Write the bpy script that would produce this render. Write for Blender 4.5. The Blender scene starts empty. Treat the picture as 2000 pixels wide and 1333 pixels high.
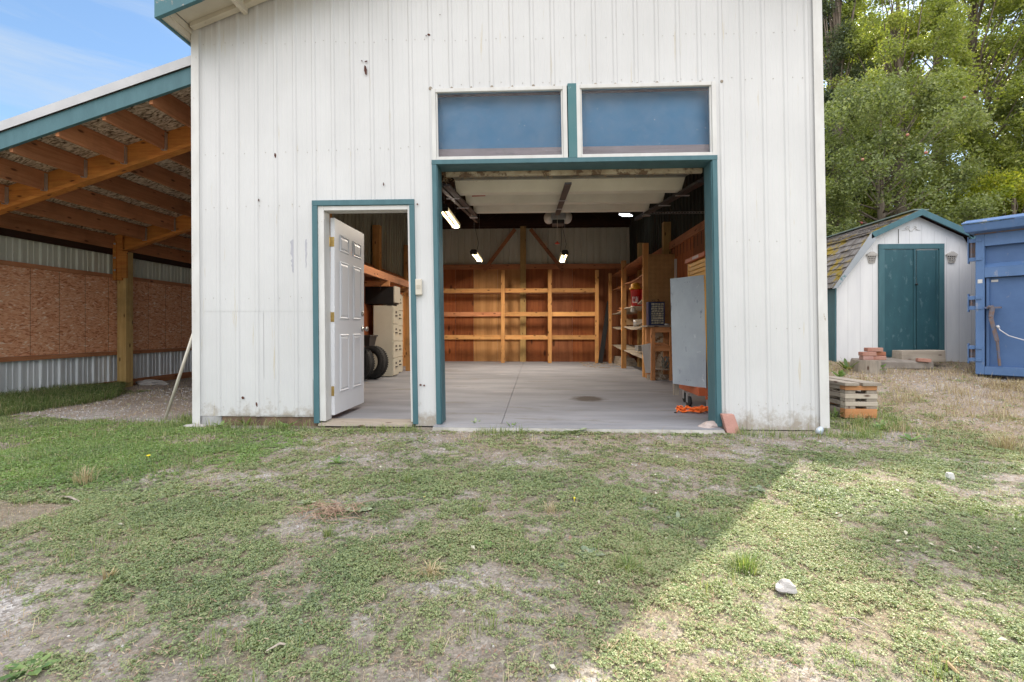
import bpy, math, random
import numpy as np
from mathutils import Vector, Matrix
random.seed(7)
rad = math.radians
S = bpy.context.scene
COL = S.collection

# ------------------------------------------------------------------ camera
H = 0.95            # eye height above the concrete floor
F = 936.0           # focal length in pixels of the 2000 px frame
YAW = rad(2.75)
cam_d = bpy.data.cameras.new('camera')
cam = bpy.data.objects.new('camera', cam_d)
COL.objects.link(cam)
cam_d.sensor_width = 36.0
cam_d.lens = 36.0 * F / 2000.0
cam_d.shift_y = -23.5 / 2000.0
cam_d.clip_start = 0.05
cam_d.clip_end = 2000
cam.location = (0, 0, H)
cam.rotation_euler = (rad(90), 0, YAW)
S.camera = cam

# ------------------------------------------------------------------ light
SUN_AZ = rad(38.2)    # from +Y towards +X
SUN_EL = rad(42)
W = bpy.data.worlds.new('World')
S.world = W
W.use_nodes = True
wt = W.node_tree
for n in list(wt.nodes): wt.nodes.remove(n)
wo = wt.nodes.new('ShaderNodeOutputWorld')
bg = wt.nodes.new('ShaderNodeBackground')
sky = wt.nodes.new('ShaderNodeTexSky')
sky.sky_type = 'NISHITA'
sky.sun_disc = False
sky.sun_elevation = SUN_EL
sky.sun_rotation = SUN_AZ
sky.air_density = 1.3
sky.dust_density = 0.6
sky.ozone_density = 1.6
tc = wt.nodes.new('ShaderNodeTexCoord')
mp = wt.nodes.new('ShaderNodeMapping'); mp.inputs['Scale'].default_value = (1.1, 1.1, 11.0)
mp.inputs['Rotation'].default_value = (rad(0), rad(-4), 0)
nz = wt.nodes.new('ShaderNodeTexNoise'); nz.inputs['Scale'].default_value = 1.6
nz.inputs['Detail'].default_value = 7; nz.inputs['Roughness'].default_value = 0.62
nz.inputs['Distortion'].default_value = 0.4
cr = wt.nodes.new('ShaderNodeValToRGB')
cr.color_ramp.elements[0].position = 0.42; cr.color_ramp.elements[0].color = (0, 0, 0, 1)
cr.color_ramp.elements[1].position = 0.74; cr.color_ramp.elements[1].color = (0.75, 0.75, 0.75, 1)
mx = wt.nodes.new('ShaderNodeMixRGB'); mx.inputs['Color2'].default_value = (1.55, 1.8, 2.1, 1)
L = wt.links.new
L(tc.outputs['Generated'], mp.inputs['Vector']); L(mp.outputs[0], nz.inputs['Vector'])
L(nz.outputs['Fac'], cr.inputs['Fac']); L(cr.outputs['Color'], mx.inputs['Fac'])
sm_ = wt.nodes.new('ShaderNodeVectorMath'); sm_.operation = 'MULTIPLY'; sm_.inputs[1].default_value = (.43, .48, .53)
L(sky.outputs['Color'], sm_.inputs[0]); L(sm_.outputs[0], mx.inputs['Color1'])
# unseen white bank, added overhead and behind the camera as neutral fill light
sx_ = wt.nodes.new('ShaderNodeSeparateXYZ'); L(tc.outputs['Generated'], sx_.inputs[0])
mr_ = wt.nodes.new('ShaderNodeMapRange'); mr_.interpolation_type = 'SMOOTHSTEP'
mr_.inputs['From Min'].default_value = 0.32; mr_.inputs['From Max'].default_value = 0.95; mr_.inputs['To Max'].default_value = 0.9
my_ = wt.nodes.new('ShaderNodeMath'); my_.operation = 'MULTIPLY_ADD'; my_.inputs[1].default_value = -0.42
L(sx_.outputs[1], my_.inputs[0]); L(sx_.outputs[2], my_.inputs[2]); L(my_.outputs[0], mr_.inputs['Value'])
m2_ = wt.nodes.new('ShaderNodeMixRGB'); m2_.inputs['Color2'].default_value = (8.5, 8.25, 8.2, 1)
L(mr_.outputs[0], m2_.inputs['Fac']); L(mx.outputs[0], m2_.inputs['Color1']); L(m2_.outputs[0], bg.inputs['Color'])
bg.inputs['Strength'].default_value = 0.13
L(bg.outputs[0], wo.inputs['Surface'])
sd = bpy.data.lights.new('sun', 'SUN'); sd.energy = 2.9; sd.angle = rad(0.6); sd.color = (1.0, 0.90, 0.74)
sun = bpy.data.objects.new('sun', sd); COL.objects.link(sun)
SV = Vector((math.sin(SUN_AZ) * math.cos(SUN_EL), math.cos(SUN_AZ) * math.cos(SUN_EL), math.sin(SUN_EL)))
sun.rotation_euler = SV.to_track_quat('Z', 'Y').to_euler()
S.view_settings.view_transform = 'Standard'
S.view_settings.look = 'None'
S.view_settings.gamma = 1
S.view_settings.exposure = 1.7
S.cycles.max_bounces = 10
S.cycles.diffuse_bounces = 6
S.cycles.transparent_max_bounces = 12
S.cycles.sample_clamp_indirect = 6
S.cycles.use_denoising = True

# ------------------------------------------------------------------ picture measurements -> real points
FW = (-math.sin(YAW), math.cos(YAW)); RT = (math.cos(YAW), math.sin(YAW))
def ray(u, v):
    a = (u - 1000) / F; b = -(v - 643) / F
    return (FW[0] + a * RT[0], FW[1] + a * RT[1], b)
def PY(u, v, Y):
    d = ray(u, v); t = Y / d[1]; return (d[0] * t, Y, H + d[2] * t)
def PX(u, v, X):
    d = ray(u, v); t = X / d[0]; return (X, d[1] * t, H + d[2] * t)
def PZ(u, v, z=0.0):
    d = ray(u, v); t = (z - H) / d[2]; return (d[0] * t, d[1] * t, z)

# ------------------------------------------------------------------ materials
def _n(nt, t, **kw):
    n = nt.nodes.new(t)
    for k, v in kw.items():
        if k in n.inputs: n.inputs[k].default_value = v
        else: setattr(n, k, v)
    return n
def rgba(c): return (c[0], c[1], c[2], 1.0)
def base_mat(name):
    m = bpy.data.materials.new(name); m.use_nodes = True
    nt = m.node_tree
    b = nt.nodes['Principled BSDF']
    return m, nt, b
def ramp(nt, stops):
    r = nt.nodes.new('ShaderNodeValToRGB')
    e = r.color_ramp.elements
    while len(e) < len(stops): e.new(0.5)
    for k, (p, c) in enumerate(stops):
        e[k].position = p; e[k].color = rgba(c) if len(c) == 3 else c
    return r
def tint_node(nt, col_out, amt):
    oi = nt.nodes.new('ShaderNodeObjectInfo')
    mr = _n(nt, 'ShaderNodeMapRange'); mr.inputs['To Min'].default_value = 1 - amt; mr.inputs['To Max'].default_value = 1 + amt
    nt.links.new(oi.outputs['Random'], mr.inputs['Value'])
    vm = nt.nodes.new('ShaderNodeVectorMath'); vm.operation = 'SCALE'
    nt.links.new(col_out, vm.inputs[0]); nt.links.new(mr.outputs[0], vm.inputs['Scale'])
    return vm.outputs[0]
def pmat(name, c1, c2=None, scale=4, stretch=(1, 1, 1), rough=0.7, metal=0.0, bump=0.1, bscale=60, dirt=None, tint=0.0, spec=0.4, detail=6, lo=0.35, hi=0.65, dirt2=None, coat=0):
    """mottled surface; dirt = (colour, scale, threshold, stretch)"""
    m, nt, b = base_mat(name); l = nt.links.new
    c2 = c2 or tuple(x * 0.85 for x in c1)
    co = nt.nodes.new('ShaderNodeTexCoord')
    mpn = _n(nt, 'ShaderNodeMapping'); mpn.inputs['Scale'].default_value = stretch
    l(co.outputs['Object'], mpn.inputs['Vector'])
    no = _n(nt, 'ShaderNodeTexNoise', Scale=scale, Detail=detail, Roughness=0.6); l(mpn.outputs[0], no.inputs['Vector'])
    r = ramp(nt, [(lo, c1), (hi, c2)]); l(no.outputs['Fac'], r.inputs['Fac'])
    out = r.outputs['Color']
    for dd in (dirt, dirt2):
        if not dd: continue
        dc, ds, dt, dst = dd
        m2 = _n(nt, 'ShaderNodeMapping'); m2.inputs['Scale'].default_value = dst; m2.inputs['Location'].default_value = (3.1 + ds, 1.7, 9.2)
        l(co.outputs['Object'], m2.inputs['Vector'])
        n2 = _n(nt, 'ShaderNodeTexNoise', Scale=ds, Detail=8, Roughness=0.68); l(m2.outputs[0], n2.inputs['Vector'])
        r2 = ramp(nt, [(dt, (0, 0, 0)), (dt + 0.07, (1, 1, 1))]); l(n2.outputs['Fac'], r2.inputs['Fac'])
        mxx = nt.nodes.new('ShaderNodeMixRGB'); mxx.inputs['Color2'].default_value = rgba(dc)
        l(r2.outputs['Color'], mxx.inputs['Fac']); l(out, mxx.inputs['Color1']); out = mxx.outputs[0]
    if tint: out = tint_node(nt, out, tint)
    l(out, b.inputs['Base Color'])
    b.inputs['Roughness'].default_value = rough; b.inputs['Metallic'].default_value = metal
    b.inputs['Specular IOR Level'].default_value = spec
    if coat: b.inputs['Coat Weight'].default_value = coat
    if bump:
        nb = _n(nt, 'ShaderNodeTexNoise', Scale=bscale, Detail=5); l(mpn.outputs[0], nb.inputs['Vector'])
        bp = _n(nt, 'ShaderNodeBump', Strength=bump, Distance=0.01); l(nb.outputs['Fac'], bp.inputs['Height'])
        l(bp.outputs[0], b.inputs['Normal'])
    return m
def wood(name, c1, c2, axis=0, tint=0.18, knots=True, rough=0.75, scale=1.0, dark=(0.06, 0.02, 0.008), stain=0.6):
    """grain runs along axis; knots and dark stains"""
    m, nt, b = base_mat(name); l = nt.links.new
    co = nt.nodes.new('ShaderNodeTexCoord'); oi = nt.nodes.new('ShaderNodeObjectInfo')
    add = nt.nodes.new('ShaderNodeVectorMath'); add.operation = 'MULTIPLY_ADD'
    add.inputs[1].default_value = (1, 1, 1)
    l(co.outputs['Object'], add.inputs[0])
    sc = nt.nodes.new('ShaderNodeVectorMath'); sc.operation = 'SCALE'; sc.inputs[0].default_value = (7, 3, 11)
    l(oi.outputs['Random'], sc.inputs['Scale']); l(sc.outputs[0], add.inputs[2])
    st = [28.0 * scale] * 3; st[axis] = 1.6 * scale
    mpn = _n(nt, 'ShaderNodeMapping'); mpn.inputs['Scale'].default_value = st
    l(add.outputs[0], mpn.inputs['Vector'])
    no = _n(nt, 'ShaderNodeTexNoise', Scale=1.0, Detail=5, Roughness=0.6, Distortion=0.6); l(mpn.outputs[0], no.inputs['Vector'])
    r = ramp(nt, [(0.3, c1), (0.7, c2)]); l(no.outputs['Fac'], r.inputs['Fac']); out = r.outputs['Color']
    # broad stains
    n2 = _n(nt, 'ShaderNodeTexNoise', Scale=2.2 * scale, Detail=5, Roughness=0.6); l(add.outputs[0], n2.inputs['Vector'])
    r2 = ramp(nt, [(0.5, (0, 0, 0)), (0.72, (stain, stain, stain))]); l(n2.outputs['Fac'], r2.inputs['Fac'])
    mxx = nt.nodes.new('ShaderNodeMixRGB'); mxx.inputs['Color2'].default_value = rgba(tuple(0.35 * a for a in c1))
    l(r2.outputs['Color'], mxx.inputs['Fac']); l(out, mxx.inputs['Color1']); out = mxx.outputs[0]
    if knots:
        ks = [11.0 * scale] * 3; ks[axis] = 4.2 * scale
        m3 = _n(nt, 'ShaderNodeMapping'); m3.inputs['Scale'].default_value = ks; l(add.outputs[0], m3.inputs['Vector'])
        vo = _n(nt, 'ShaderNodeTexVoronoi', Scale=1.0); l(m3.outputs[0], vo.inputs['Vector'])
        r3 = ramp(nt, [(0.10, (0.85, 0.85, 0.85)), (0.2, (0, 0, 0))]); l(vo.outputs['Distance'], r3.inputs['Fac'])
        m4 = nt.nodes.new('ShaderNodeMixRGB'); m4.inputs['Color2'].default_value = rgba(dark)
        l(r3.outputs['Color'], m4.inputs['Fac']); l(out, m4.inputs['Color1']); out = m4.outputs[0]
    out = tint_node(nt, out, tint)
    l(out, b.inputs['Base Color']); b.inputs['Roughness'].default_value = rough; b.inputs['Specular IOR Level'].default_value = 0.25
    bp = _n(nt, 'ShaderNodeBump', Strength=0.25, Distance=0.004); l(no.outputs['Fac'], bp.inputs['Height']); l(bp.outputs[0], b.inputs['Normal'])
    return m
def osb_mat(name, cols, scale=(9, 22, 22), rot=0.5, tint=0.0, groove=None):
    m, nt, b = base_mat(name); l = nt.links.new
    co = nt.nodes.new('ShaderNodeTexCoord')
    nn = _n(nt, 'ShaderNodeTexNoise', Scale=3.5, Detail=3); l(co.outputs['Object'], nn.inputs['Vector'])
    ad = nt.nodes.new('ShaderNodeVectorMath'); ad.operation = 'MULTIPLY_ADD'; ad.inputs[1].default_value = (0.16, 0.16, 0.16)
    l(nn.outputs['Color'], ad.inputs[0]); l(co.outputs['Object'], ad.inputs[2])
    prev = None
    for k, (ro, of) in enumerate(((rot, 0), (-rot * 1.2, 5.3))):
        mpn = _n(nt, 'ShaderNodeMapping'); mpn.inputs['Scale'].default_value = scale; mpn.inputs['Rotation'].default_value = (ro, 0.1, 0); mpn.inputs['Location'].default_value = (of, of, of)
        l(ad.outputs[0], mpn.inputs['Vector'])
        vo = _n(nt, 'ShaderNodeTexVoronoi', Scale=1.0); l(mpn.outputs[0], vo.inputs['Vector'])
        sp = nt.nodes.new('ShaderNodeSeparateXYZ'); l(vo.outputs['Color'], sp.inputs[0])
        if prev is None: prev = sp.outputs[0]
        else:
            mm = nt.nodes.new('ShaderNodeMath'); mm.operation = 'MULTIPLY_ADD'; mm.inputs[1].default_value = 0.5
            l(sp.outputs[1], mm.inputs[0])
            m5 = nt.nodes.new('ShaderNodeMath'); m5.operation = 'MULTIPLY'; m5.inputs[1].default_value = 0.5; l(prev, m5.inputs[0]); l(m5.outputs[0], mm.inputs[2]); prev = mm.outputs[0]
    n = len(cols)
    r = ramp(nt, [(0.15 + 0.75 * k / (n - 1), c) for k, c in enumerate(cols)]); l(prev, r.inputs['Fac'])
    out = r.outputs['Color']
    if groove:  # thin dark vertical saw lines at irregular steps along Y
        sp = nt.nodes.new('ShaderNodeSeparateXYZ'); l(co.outputs['Object'], sp.inputs[0])
        w = nt.nodes.new('ShaderNodeMath'); w.operation = 'FRACT'
        dv = nt.nodes.new('ShaderNodeMath'); dv.operation = 'DIVIDE'; dv.inputs[1].default_value = groove; l(sp.outputs[1], dv.inputs[0]); l(dv.outputs[0], w.inputs[0])
        cmpn = nt.nodes.new('ShaderNodeMath'); cmpn.operation = 'LESS_THAN'; cmpn.inputs[1].default_value = 0.013; l(w.outputs[0], cmpn.inputs[0])
        g = nt.nodes.new('ShaderNodeMixRGB'); g.inputs['Color2'].default_value = (0.03, 0.012, 0.006, 1); l(cmpn.outputs[0], g.inputs['Fac']); l(out, g.inputs['Color1']); out = g.outputs[0]
    if tint: out = tint_node(nt, out, tint)
    l(out, b.inputs['Base Color']); b.inputs['Roughness'].default_value = 0.8; b.inputs['Specular IOR Level'].default_value = 0.2
    return m
def leaf_mat(name, cols, trans=0.35, rough=0.6, attr='tint'):
    """leaf colour from a per-leaf random attribute"""
    m, nt, b = base_mat(name); l = nt.links.new
    at = nt.nodes.new('ShaderNodeAttribute'); at.attribute_name = attr
    n = len(cols)
    r = ramp(nt, [(k / max(1, n - 1), c) for k, c in enumerate(cols)]); l(at.outputs['Fac'], r.inputs['Fac'])
    l(r.outputs['Color'], b.inputs['Base Color']); b.inputs['Roughness'].default_value = rough; b.inputs['Specular IOR Level'].default_value = 0.35
    tr = nt.nodes.new('ShaderNodeBsdfTranslucent')
    vm = nt.nodes.new('ShaderNodeVectorMath'); vm.operation = 'MULTIPLY'; vm.inputs[1].default_value = (1.5, 1.6, 0.6); l(r.outputs['Color'], vm.inputs[0]); l(vm.outputs[0], tr.inputs['Color'])
    ms = nt.nodes.new('ShaderNodeMixShader'); ms.inputs[0].default_value = trans
    l(b.outputs[0], ms.inputs[1]); l(tr.outputs[0], ms.inputs[2]); l(ms.outputs[0], nt.nodes['Material Output'].inputs['Surface'])
    return m
def emis(name, col, st):
    m, nt, b = base_mat(name)
    b.inputs['Base Color'].default_value = rgba(col); b.inputs['Emission Color'].default_value = rgba(col); b.inputs['Emission Strength'].default_value = st
    return m

# ------------------------------------------------------------------ mesh building
ORG = {}
class MB:
    def __init__(self, lean=None):
        self.v = []; self.f = []; self.mi = []; self.cur = 0; self.lean = lean; self.smooth = []
        self.sm = False
    def add(self, vs, fs):
        o = len(self.v); self.v.extend([tuple(p) for p in vs])
        for f in fs: self.f.append(tuple(o + i for i in f)); self.mi.append(self.cur); self.smooth.append(self.sm)
        return self
    def box(self, a, b):
        x0, y0, z0 = [min(a[i], b[i]) for i in range(3)]; x1, y1, z1 = [max(a[i], b[i]) for i in range(3)]
        return self.add([(x0,y0,z0),(x1,y0,z0),(x1,y1,z0),(x0,y1,z0),(x0,y0,z1),(x1,y0,z1),(x1,y1,z1),(x0,y1,z1)],
                        [(0,3,2,1),(4,5,6,7),(0,1,5,4),(1,2,6,5),(2,3,7,6),(3,0,4,7)])
    def hexa(self, p):   # 8 points: bottom ring, top ring
        return self.add(p, [(0,3,2,1),(4,5,6,7),(0,1,5,4),(1,2,6,5),(2,3,7,6),(3,0,4,7)])
    def beam(self, p0, p1, w, h, up=(0, 0, 1), end=1.0):
        p0 = Vector(p0); p1 = Vector(p1); d = (p1 - p0).normalized(); s = d.cross(Vector(up))
        if s.length < 1e-4: s = d.cross(Vector((1, 0, 0)))
        s.normalize(); t = s.cross(d).normalized()
        r = []
        for p, k in ((p0, 1.0), (p1, end)):
            r += [p - s*w/2*k - t*h/2*k, p + s*w/2*k - t*h/2*k, p + s*w/2*k + t*h/2*k, p - s*w/2*k + t*h/2*k]
        return self.hexa(r)
    def tube(self, pts, rs, n=8, cap=True):
        pts = [Vector(p) for p in pts]
        if not hasattr(rs, '__len__'): rs = [rs] * len(pts)
        vs = []; fs = []; ref = None
        for i, p in enumerate(pts):
            d = (pts[min(i+1, len(pts)-1)] - pts[max(i-1, 0)])
            if d.length < 1e-9: d = Vector((0, 0, 1))
            d.normalize()
            if ref is None:
                ref = d.cross(Vector((0, 0, 1)))
                if ref.length < 0.1: ref = d.cross(Vector((1, 0, 0)))
            s = ref - d * ref.dot(d)
            if s.length < 1e-6: s = d.orthogonal()
            s.normalize(); ref = s; t = d.cross(s)
            for k in range(n):
                a = 2 * math.pi * k / n; vs.append(p + (s * math.cos(a) + t * math.sin(a)) * rs[i])
        for i in range(len(pts) - 1):
            for k in range(n):
                k2 = (k + 1) % n; fs.append((i*n+k, i*n+k2, (i+1)*n+k2, (i+1)*n+k))
        if cap: fs.append(tuple(range(n-1, -1, -1))); fs.append(tuple((len(pts)-1)*n + k for k in range(n)))
        return self.add(vs, fs)
    def lathe(self, c, prof, n=20, axis='z'):
        vs = []; fs = []
        for (r, h) in prof:
            for k in range(n):
                a = 2 * math.pi * k / n; x, y = r * math.cos(a), r * math.sin(a)
                q = {'z': (x, y, h), 'y': (x, h, y), 'x': (h, x, y)}[axis]
                vs.append((c[0]+q[0], c[1]+q[1], c[2]+q[2]))
        for i in range(len(prof)-1):
            for k in range(n):
                k2 = (k+1) % n; fs.append((i*n+k, i*n+k2, (i+1)*n+k2, (i+1)*n+k))
        fs.append(tuple(range(n-1, -1, -1))); fs.append(tuple((len(prof)-1)*n + k for k in range(n)))
        return self.add(vs, fs)
    def prism(self, pts, y0, y1):   # polygon in XZ, extruded along Y
        n = len(pts)
        vs = [(x, y0, z) for x, z in pts] + [(x, y1, z) for x, z in pts]
        fs = [tuple(range(n)), tuple(range(2*n-1, n-1, -1))] + [(i, (i+1) % n + 0 if False else (i+1) % n, (i+1) % n + n, i+n) for i in range(n)]
        return self.add(vs, fs)
    def blob(self, c, r, sub=2, jit=0.25, seed=0, flat=None):
        rnd = random.Random(seed)
        import bmesh
        bm = bmesh.new(); bmesh.ops.create_icosphere(bm, subdivisions=sub, radius=1.0)
        ph = [rnd.uniform(0, 6) for _ in range(6)]
        vs = []
        for v in bm.verts:
            p = v.co
            k = 1 + jit * (math.sin(3*p.x+ph[0]) * math.sin(2.6*p.y+ph[1]) + 0.5*math.sin(5*p.z+ph[2]+2*p.x) + rnd.uniform(-.18, .18))
            vs.append((c[0] + p.x*r[0]*k, c[1] + p.y*r[1]*k, c[2] + p.z*r[2]*k))
        fs = [tuple(v.index for v in f.verts) for f in bm.faces]
        bm.free(); return self.add(vs, fs)
    def build(self, name, mats, parent=None, bevel=0, lab=None):
        o = ORG.get(parent.name, (0, 0, 0)) if parent else (0, 0, 0)
        me = bpy.data.meshes.new(name)
        vv = self.v
        if self.lean: vv = [self.lean(p) for p in vv]
        me.from_pydata([(p[0]-o[0], p[1]-o[1], p[2]-o[2]) for p in vv], [], self.f)
        for m in (mats if isinstance(mats, (list, tuple)) else [mats]): me.materials.append(m)
        if any(self.mi): me.polygons.foreach_set('material_index', self.mi)
        if any(self.smooth): me.polygons.foreach_set('use_smooth', self.smooth)
        me.validate(); me.update()
        ob = bpy.data.objects.new(name, me); COL.objects.link(ob)
        if parent: ob.parent = parent; ORG[ob.name] = o
        if bevel:
            bv = ob.modifiers.new('bevel', 'BEVEL'); bv.width = bevel; bv.segments = 2; bv.limit_method = 'ANGLE'
        if lab: ob['label'] = lab
        return ob
def empty(name, loc, label, cat, group=None, kind=None):
    o = bpy.data.objects.new(name, None); COL.objects.link(o); o.location = loc; o.empty_display_size = 0.2
    ORG[o.name] = tuple(loc); tag(o, label, cat, group, kind); return o
def tag(o, label=None, cat=None, group=None, kind=None):
    if label: o['label'] = label
    if cat: o['category'] = cat
    if group: o['group'] = group
    if kind: o['kind'] = kind
    return o
def solo(mb, name, mats, loc, label, cat, group=None, bevel=0):
    """a thing that is one mesh, origin at loc; the mesh was built in world coordinates"""
    mb.v = [(p[0]-loc[0], p[1]-loc[1], p[2]-loc[2]) for p in mb.v]
    o = mb.build(name, mats, None, bevel); o.location = loc
    return tag(o, label, cat, group)
def copy_tree(o, parent=None):
    c = o.copy(); COL.objects.link(c); c.parent = parent
    for ch in list(o.children): copy_tree(ch, c)
    return c

# corrugated sheet: ribs across `a`, sheet spans lo..hi in z
PITCH = 0.203
def ribprof(a0, a1, pitch=PITCH, phase=0.0, hgt=0.0115, minor=0.0018, big=0.05):
    pts = {a0, a1}
    prof = []
    k = math.floor((a0 - phase) / pitch) - 1
    seq = []
    while phase + k * pitch < a1 + pitch:
        c = phase + k * pitch
        seq += [(c-big/2, 0), (c-big*.24, hgt), (c+big*.24, hgt), (c+big/2, 0)]
        if minor:
            for m in (pitch*.36, pitch*.64):
                seq += [(c+m-.012, 0), (c+m-.005, minor), (c+m+.005, minor), (c+m+.012, 0)]
        k += 1
    seq.sort()
    def h(a):
        for (p, q), (r, s) in zip(seq, seq[1:]):
            if p <= a <= r: return q + (s-q)*(a-p)/max(1e-9, r-p)
        return 0
    out = [(a0, h(a0))] + [(a, q) for a, q in seq if a0 + 1e-4 < a < a1 - 1e-4] + [(a1, h(a1))]
    return out
def corr(mb, a0, a1, lo, hi, base, axis='x', sign=-1, **kw):
    """axis: direction the ribs repeat along; base: position of the sheet; sign: side the ribs stick out to"""
    L_ = lo if callable(lo) else (lambda a: lo); U_ = hi if callable(hi) else (lambda a: hi)
    pr = ribprof(a0, a1, **kw)
    vs = []; fs = []
    for a, q in pr:
        for z in (L_(a), U_(a)):
            vs.append((a, base + sign*q, z) if axis == 'x' else (base + sign*q, a, z))
    for i in range(len(pr)-1): fs.append((2*i, 2*i+2, 2*i+3, 2*i+1))
    mb.add(vs, fs)

# value noise for laying out ground and plants
_rs = np.random.RandomState(11)
_G = _rs.rand(256, 256)
def vnoise(x, y):
    x = np.asarray(x, float); y = np.asarray(y, float)
    xi = np.floor(x).astype(int); yi = np.floor(y).astype(int); fx = x-xi; fy = y-yi
    fx = fx*fx*(3-2*fx); fy = fy*fy*(3-2*fy)
    g = lambda i, j: _G[i & 255, j & 255]
    return (g(xi, yi)*(1-fx)+g(xi+1, yi)*fx)*(1-fy) + (g(xi, yi+1)*(1-fx)+g(xi+1, yi+1)*fx)*fy
def fbm(x, y, o=4):
    s = 0; a = 1; t = 0
    for k in range(o): s = s + a*vnoise(np.asarray(x)*2**k+17*k, np.asarray(y)*2**k+5*k); t += a; a *= .55
    return s/t
def sstep(a, b, x):
    t = np.clip((np.asarray(x, float)-a)/(b-a), 0, 1); return t*t*(3-2*t)
# ------------------------------------------------------------------ ground
BX0, BX1, BY0, BY1 = -3.46, 2.90, 4.75, 14.15      # garage outer walls
def gz(x, y):
    x = np.asarray(x, float); y = np.asarray(y, float)
    z = -0.035 + 0*x
    z = z + 0.125*np.clip(y-4.95, 0, 14)*sstep(2.3, 3.3, x)
    z = z + 0.03*sstep(7.5, 12, y)*sstep(3, 4, x)
    z = z - 0.03*sstep(-3.3, -4.6, x)*sstep(3, 6, y)
    near = sstep(4.6, 3.6, y) + sstep(3.0, 4.0, x) + sstep(-3.4, -4.2, x)
    z = z + (fbm(x*1.1+3, y*1.1+8)-.5)*0.055*np.clip(near, 0, 1)
    z = z + (fbm(x*6+31, y*6+2, 3)-.5)*0.018*np.clip(near+.25, 0, 1)
    z = z + 0.10*np.exp(-(((x-7.2)/.8)**2+((y-6.55)/.3)**2))     # dry hay heaped before the container
    ins = (x > BX0-.02) & (x < BX1+.02) & (y > BY0-.2) & (y < BY1+.1)
    return np.where(ins, np.minimum(z, -0.03), z)
def gzf(x, y): return float(gz(np.array([x]), np.array([y]))[0])
def Gd(u, v, dz=0.0):
    """point of the ground seen at a pixel of the photograph"""
    z = -0.03
    for _ in range(12):
        p = PZ(u, v, z); z = 0.5*z + 0.5*gzf(p[0], p[1])
    return (p[0], p[1], gzf(p[0], p[1]) + dz)
def patch(x, y, cx, cy, rx, ry): return np.exp(-(((x-cx)/rx)**2 + ((y-cy)/ry)**2))
def cover(x, y):
    """how thickly green things grow, 0..1"""
    x = np.asarray(x, float); y = np.asarray(y, float)
    c = 0.62 + 1.25*(fbm(x*1.3+9, y*1.6+2)-.5) + 0.9*(fbm(x*5+1, y*6+7, 3)-.5)
    c = c + .28*patch(x, y, -3.6, 3.7, 1.6, 1.0) + .35*patch(x, y, -4.8, 4.4, 1.3, .5)
    c = c - .42*patch(x, y, 0.4, 4.25, 2.1, .42)      # worn earth before the big door
    c = c - .22*patch(x, y, -.9, 3.5, .9, .5)
    c = c + .15*patch(x, y, -1.7, 4.62, .9, .16)
    c = c - .5*patch(x, y, -3.25, 4.15, .45, .14)
    c = c + .25*patch(x, y, .3, 2.3, .9, .7)
    c = c - .30*patch(x, y, -1.5, 1.55, .9, .35) - .25*patch(x, y, -.45, 1.45, .3, .25) - .25*patch(x, y, -1.0, 2.35, .35, .2)
    # lean-to floor
    lt = sstep(-3.2, -3.5, x)*sstep(4.95, 5.35, y + .18*(x+5))
    c = c - 1.0*lt
    c = c + 1.1*sstep(-5.9, -6.5, x + .25*(fbm(y*3, x)-.5))*sstep(7.9, 7.5, y)*sstep(4.3, 5.2, y)
    # right yard, drier
    rt = sstep(2.9, 3.6, x)*sstep(4.3, 5.0, y)
    c = c - .25*rt - .25*patch(x, y, 5.5, 6.6, 1.6, .7)
    c = c + .5*patch(x, y, 3.5, 7.0, .5, .8)
    return np.clip(c, 0, 1)
def straw(x, y):
    x = np.asarray(x, float); y = np.asarray(y, float)
    s = .18 + .55*(fbm(x*1.7+40, y*1.7+12)-.5)
    s = s + .55*sstep(2.9, 4.2, x)*sstep(3.2, 4.6, y) + .35*patch(x, y, 2.6, 1.5, .8, .5) + .2*patch(x, y, .3, 4.2, 2, .4)
    s = s + .35*sstep(-3.4, -4, x)*sstep(5.0, 5.6, y)
    return np.clip(s, 0, 1)
def ground():
    def axis(a, b, st, lo, hi):
        fine = np.arange(a, b+1e-6, st)
        out = [fine]
        t = b; d = st
        r = []
        while t < hi: d = min(d*1.35, 25); t += d; r.append(t)
        t = a; d = st; l_ = []
        while t > lo: d = min(d*1.35, 25); t -= d; l_.append(t)
        return np.concatenate([l_[::-1], fine, r])
    xs = axis(-8.5, 9.5, 0.055, -220, 220); ys = axis(0.2, 10.5, 0.055, -120, 260)
    X, Y = np.meshgrid(xs, ys)
    Z = gz(X, Y)
    nx, ny = len(xs), len(ys)
    v = np.stack([X.ravel(), Y.ravel(), Z.ravel()], 1)
    i = np.arange((nx-1)*(ny-1)); r = i // (nx-1); c = i % (nx-1)
    a = r*nx + c
    q = np.stack([a, a+1, a+1+nx, a+nx], 1)
    me = bpy.data.meshes.new('ground')
    me.vertices.add(len(v)); me.vertices.foreach_set('co', v.ravel())
    me.loops.add(q.size); me.loops.foreach_set('vertex_index', q.ravel())
    me.polygons.add(len(q)); me.polygons.foreach_set('loop_start', np.arange(0, q.size, 4)); me.polygons.foreach_set('loop_total', np.full(len(q), 4))
    me.polygons.foreach_set('use_smooth', np.ones(len(q), bool))
    me.update()
    for nm, fn in (('cover', cover), ('straw', straw)):
        at = me.attributes.new(nm, 'FLOAT', 'POINT'); at.data.foreach_set('value', fn(v[:, 0], v[:, 1]).astype(np.float32))
    me.materials.append(ground_mat())
    o = bpy.data.objects.new('ground', me); COL.objects.link(o); o['kind'] = 'structure'
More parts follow.
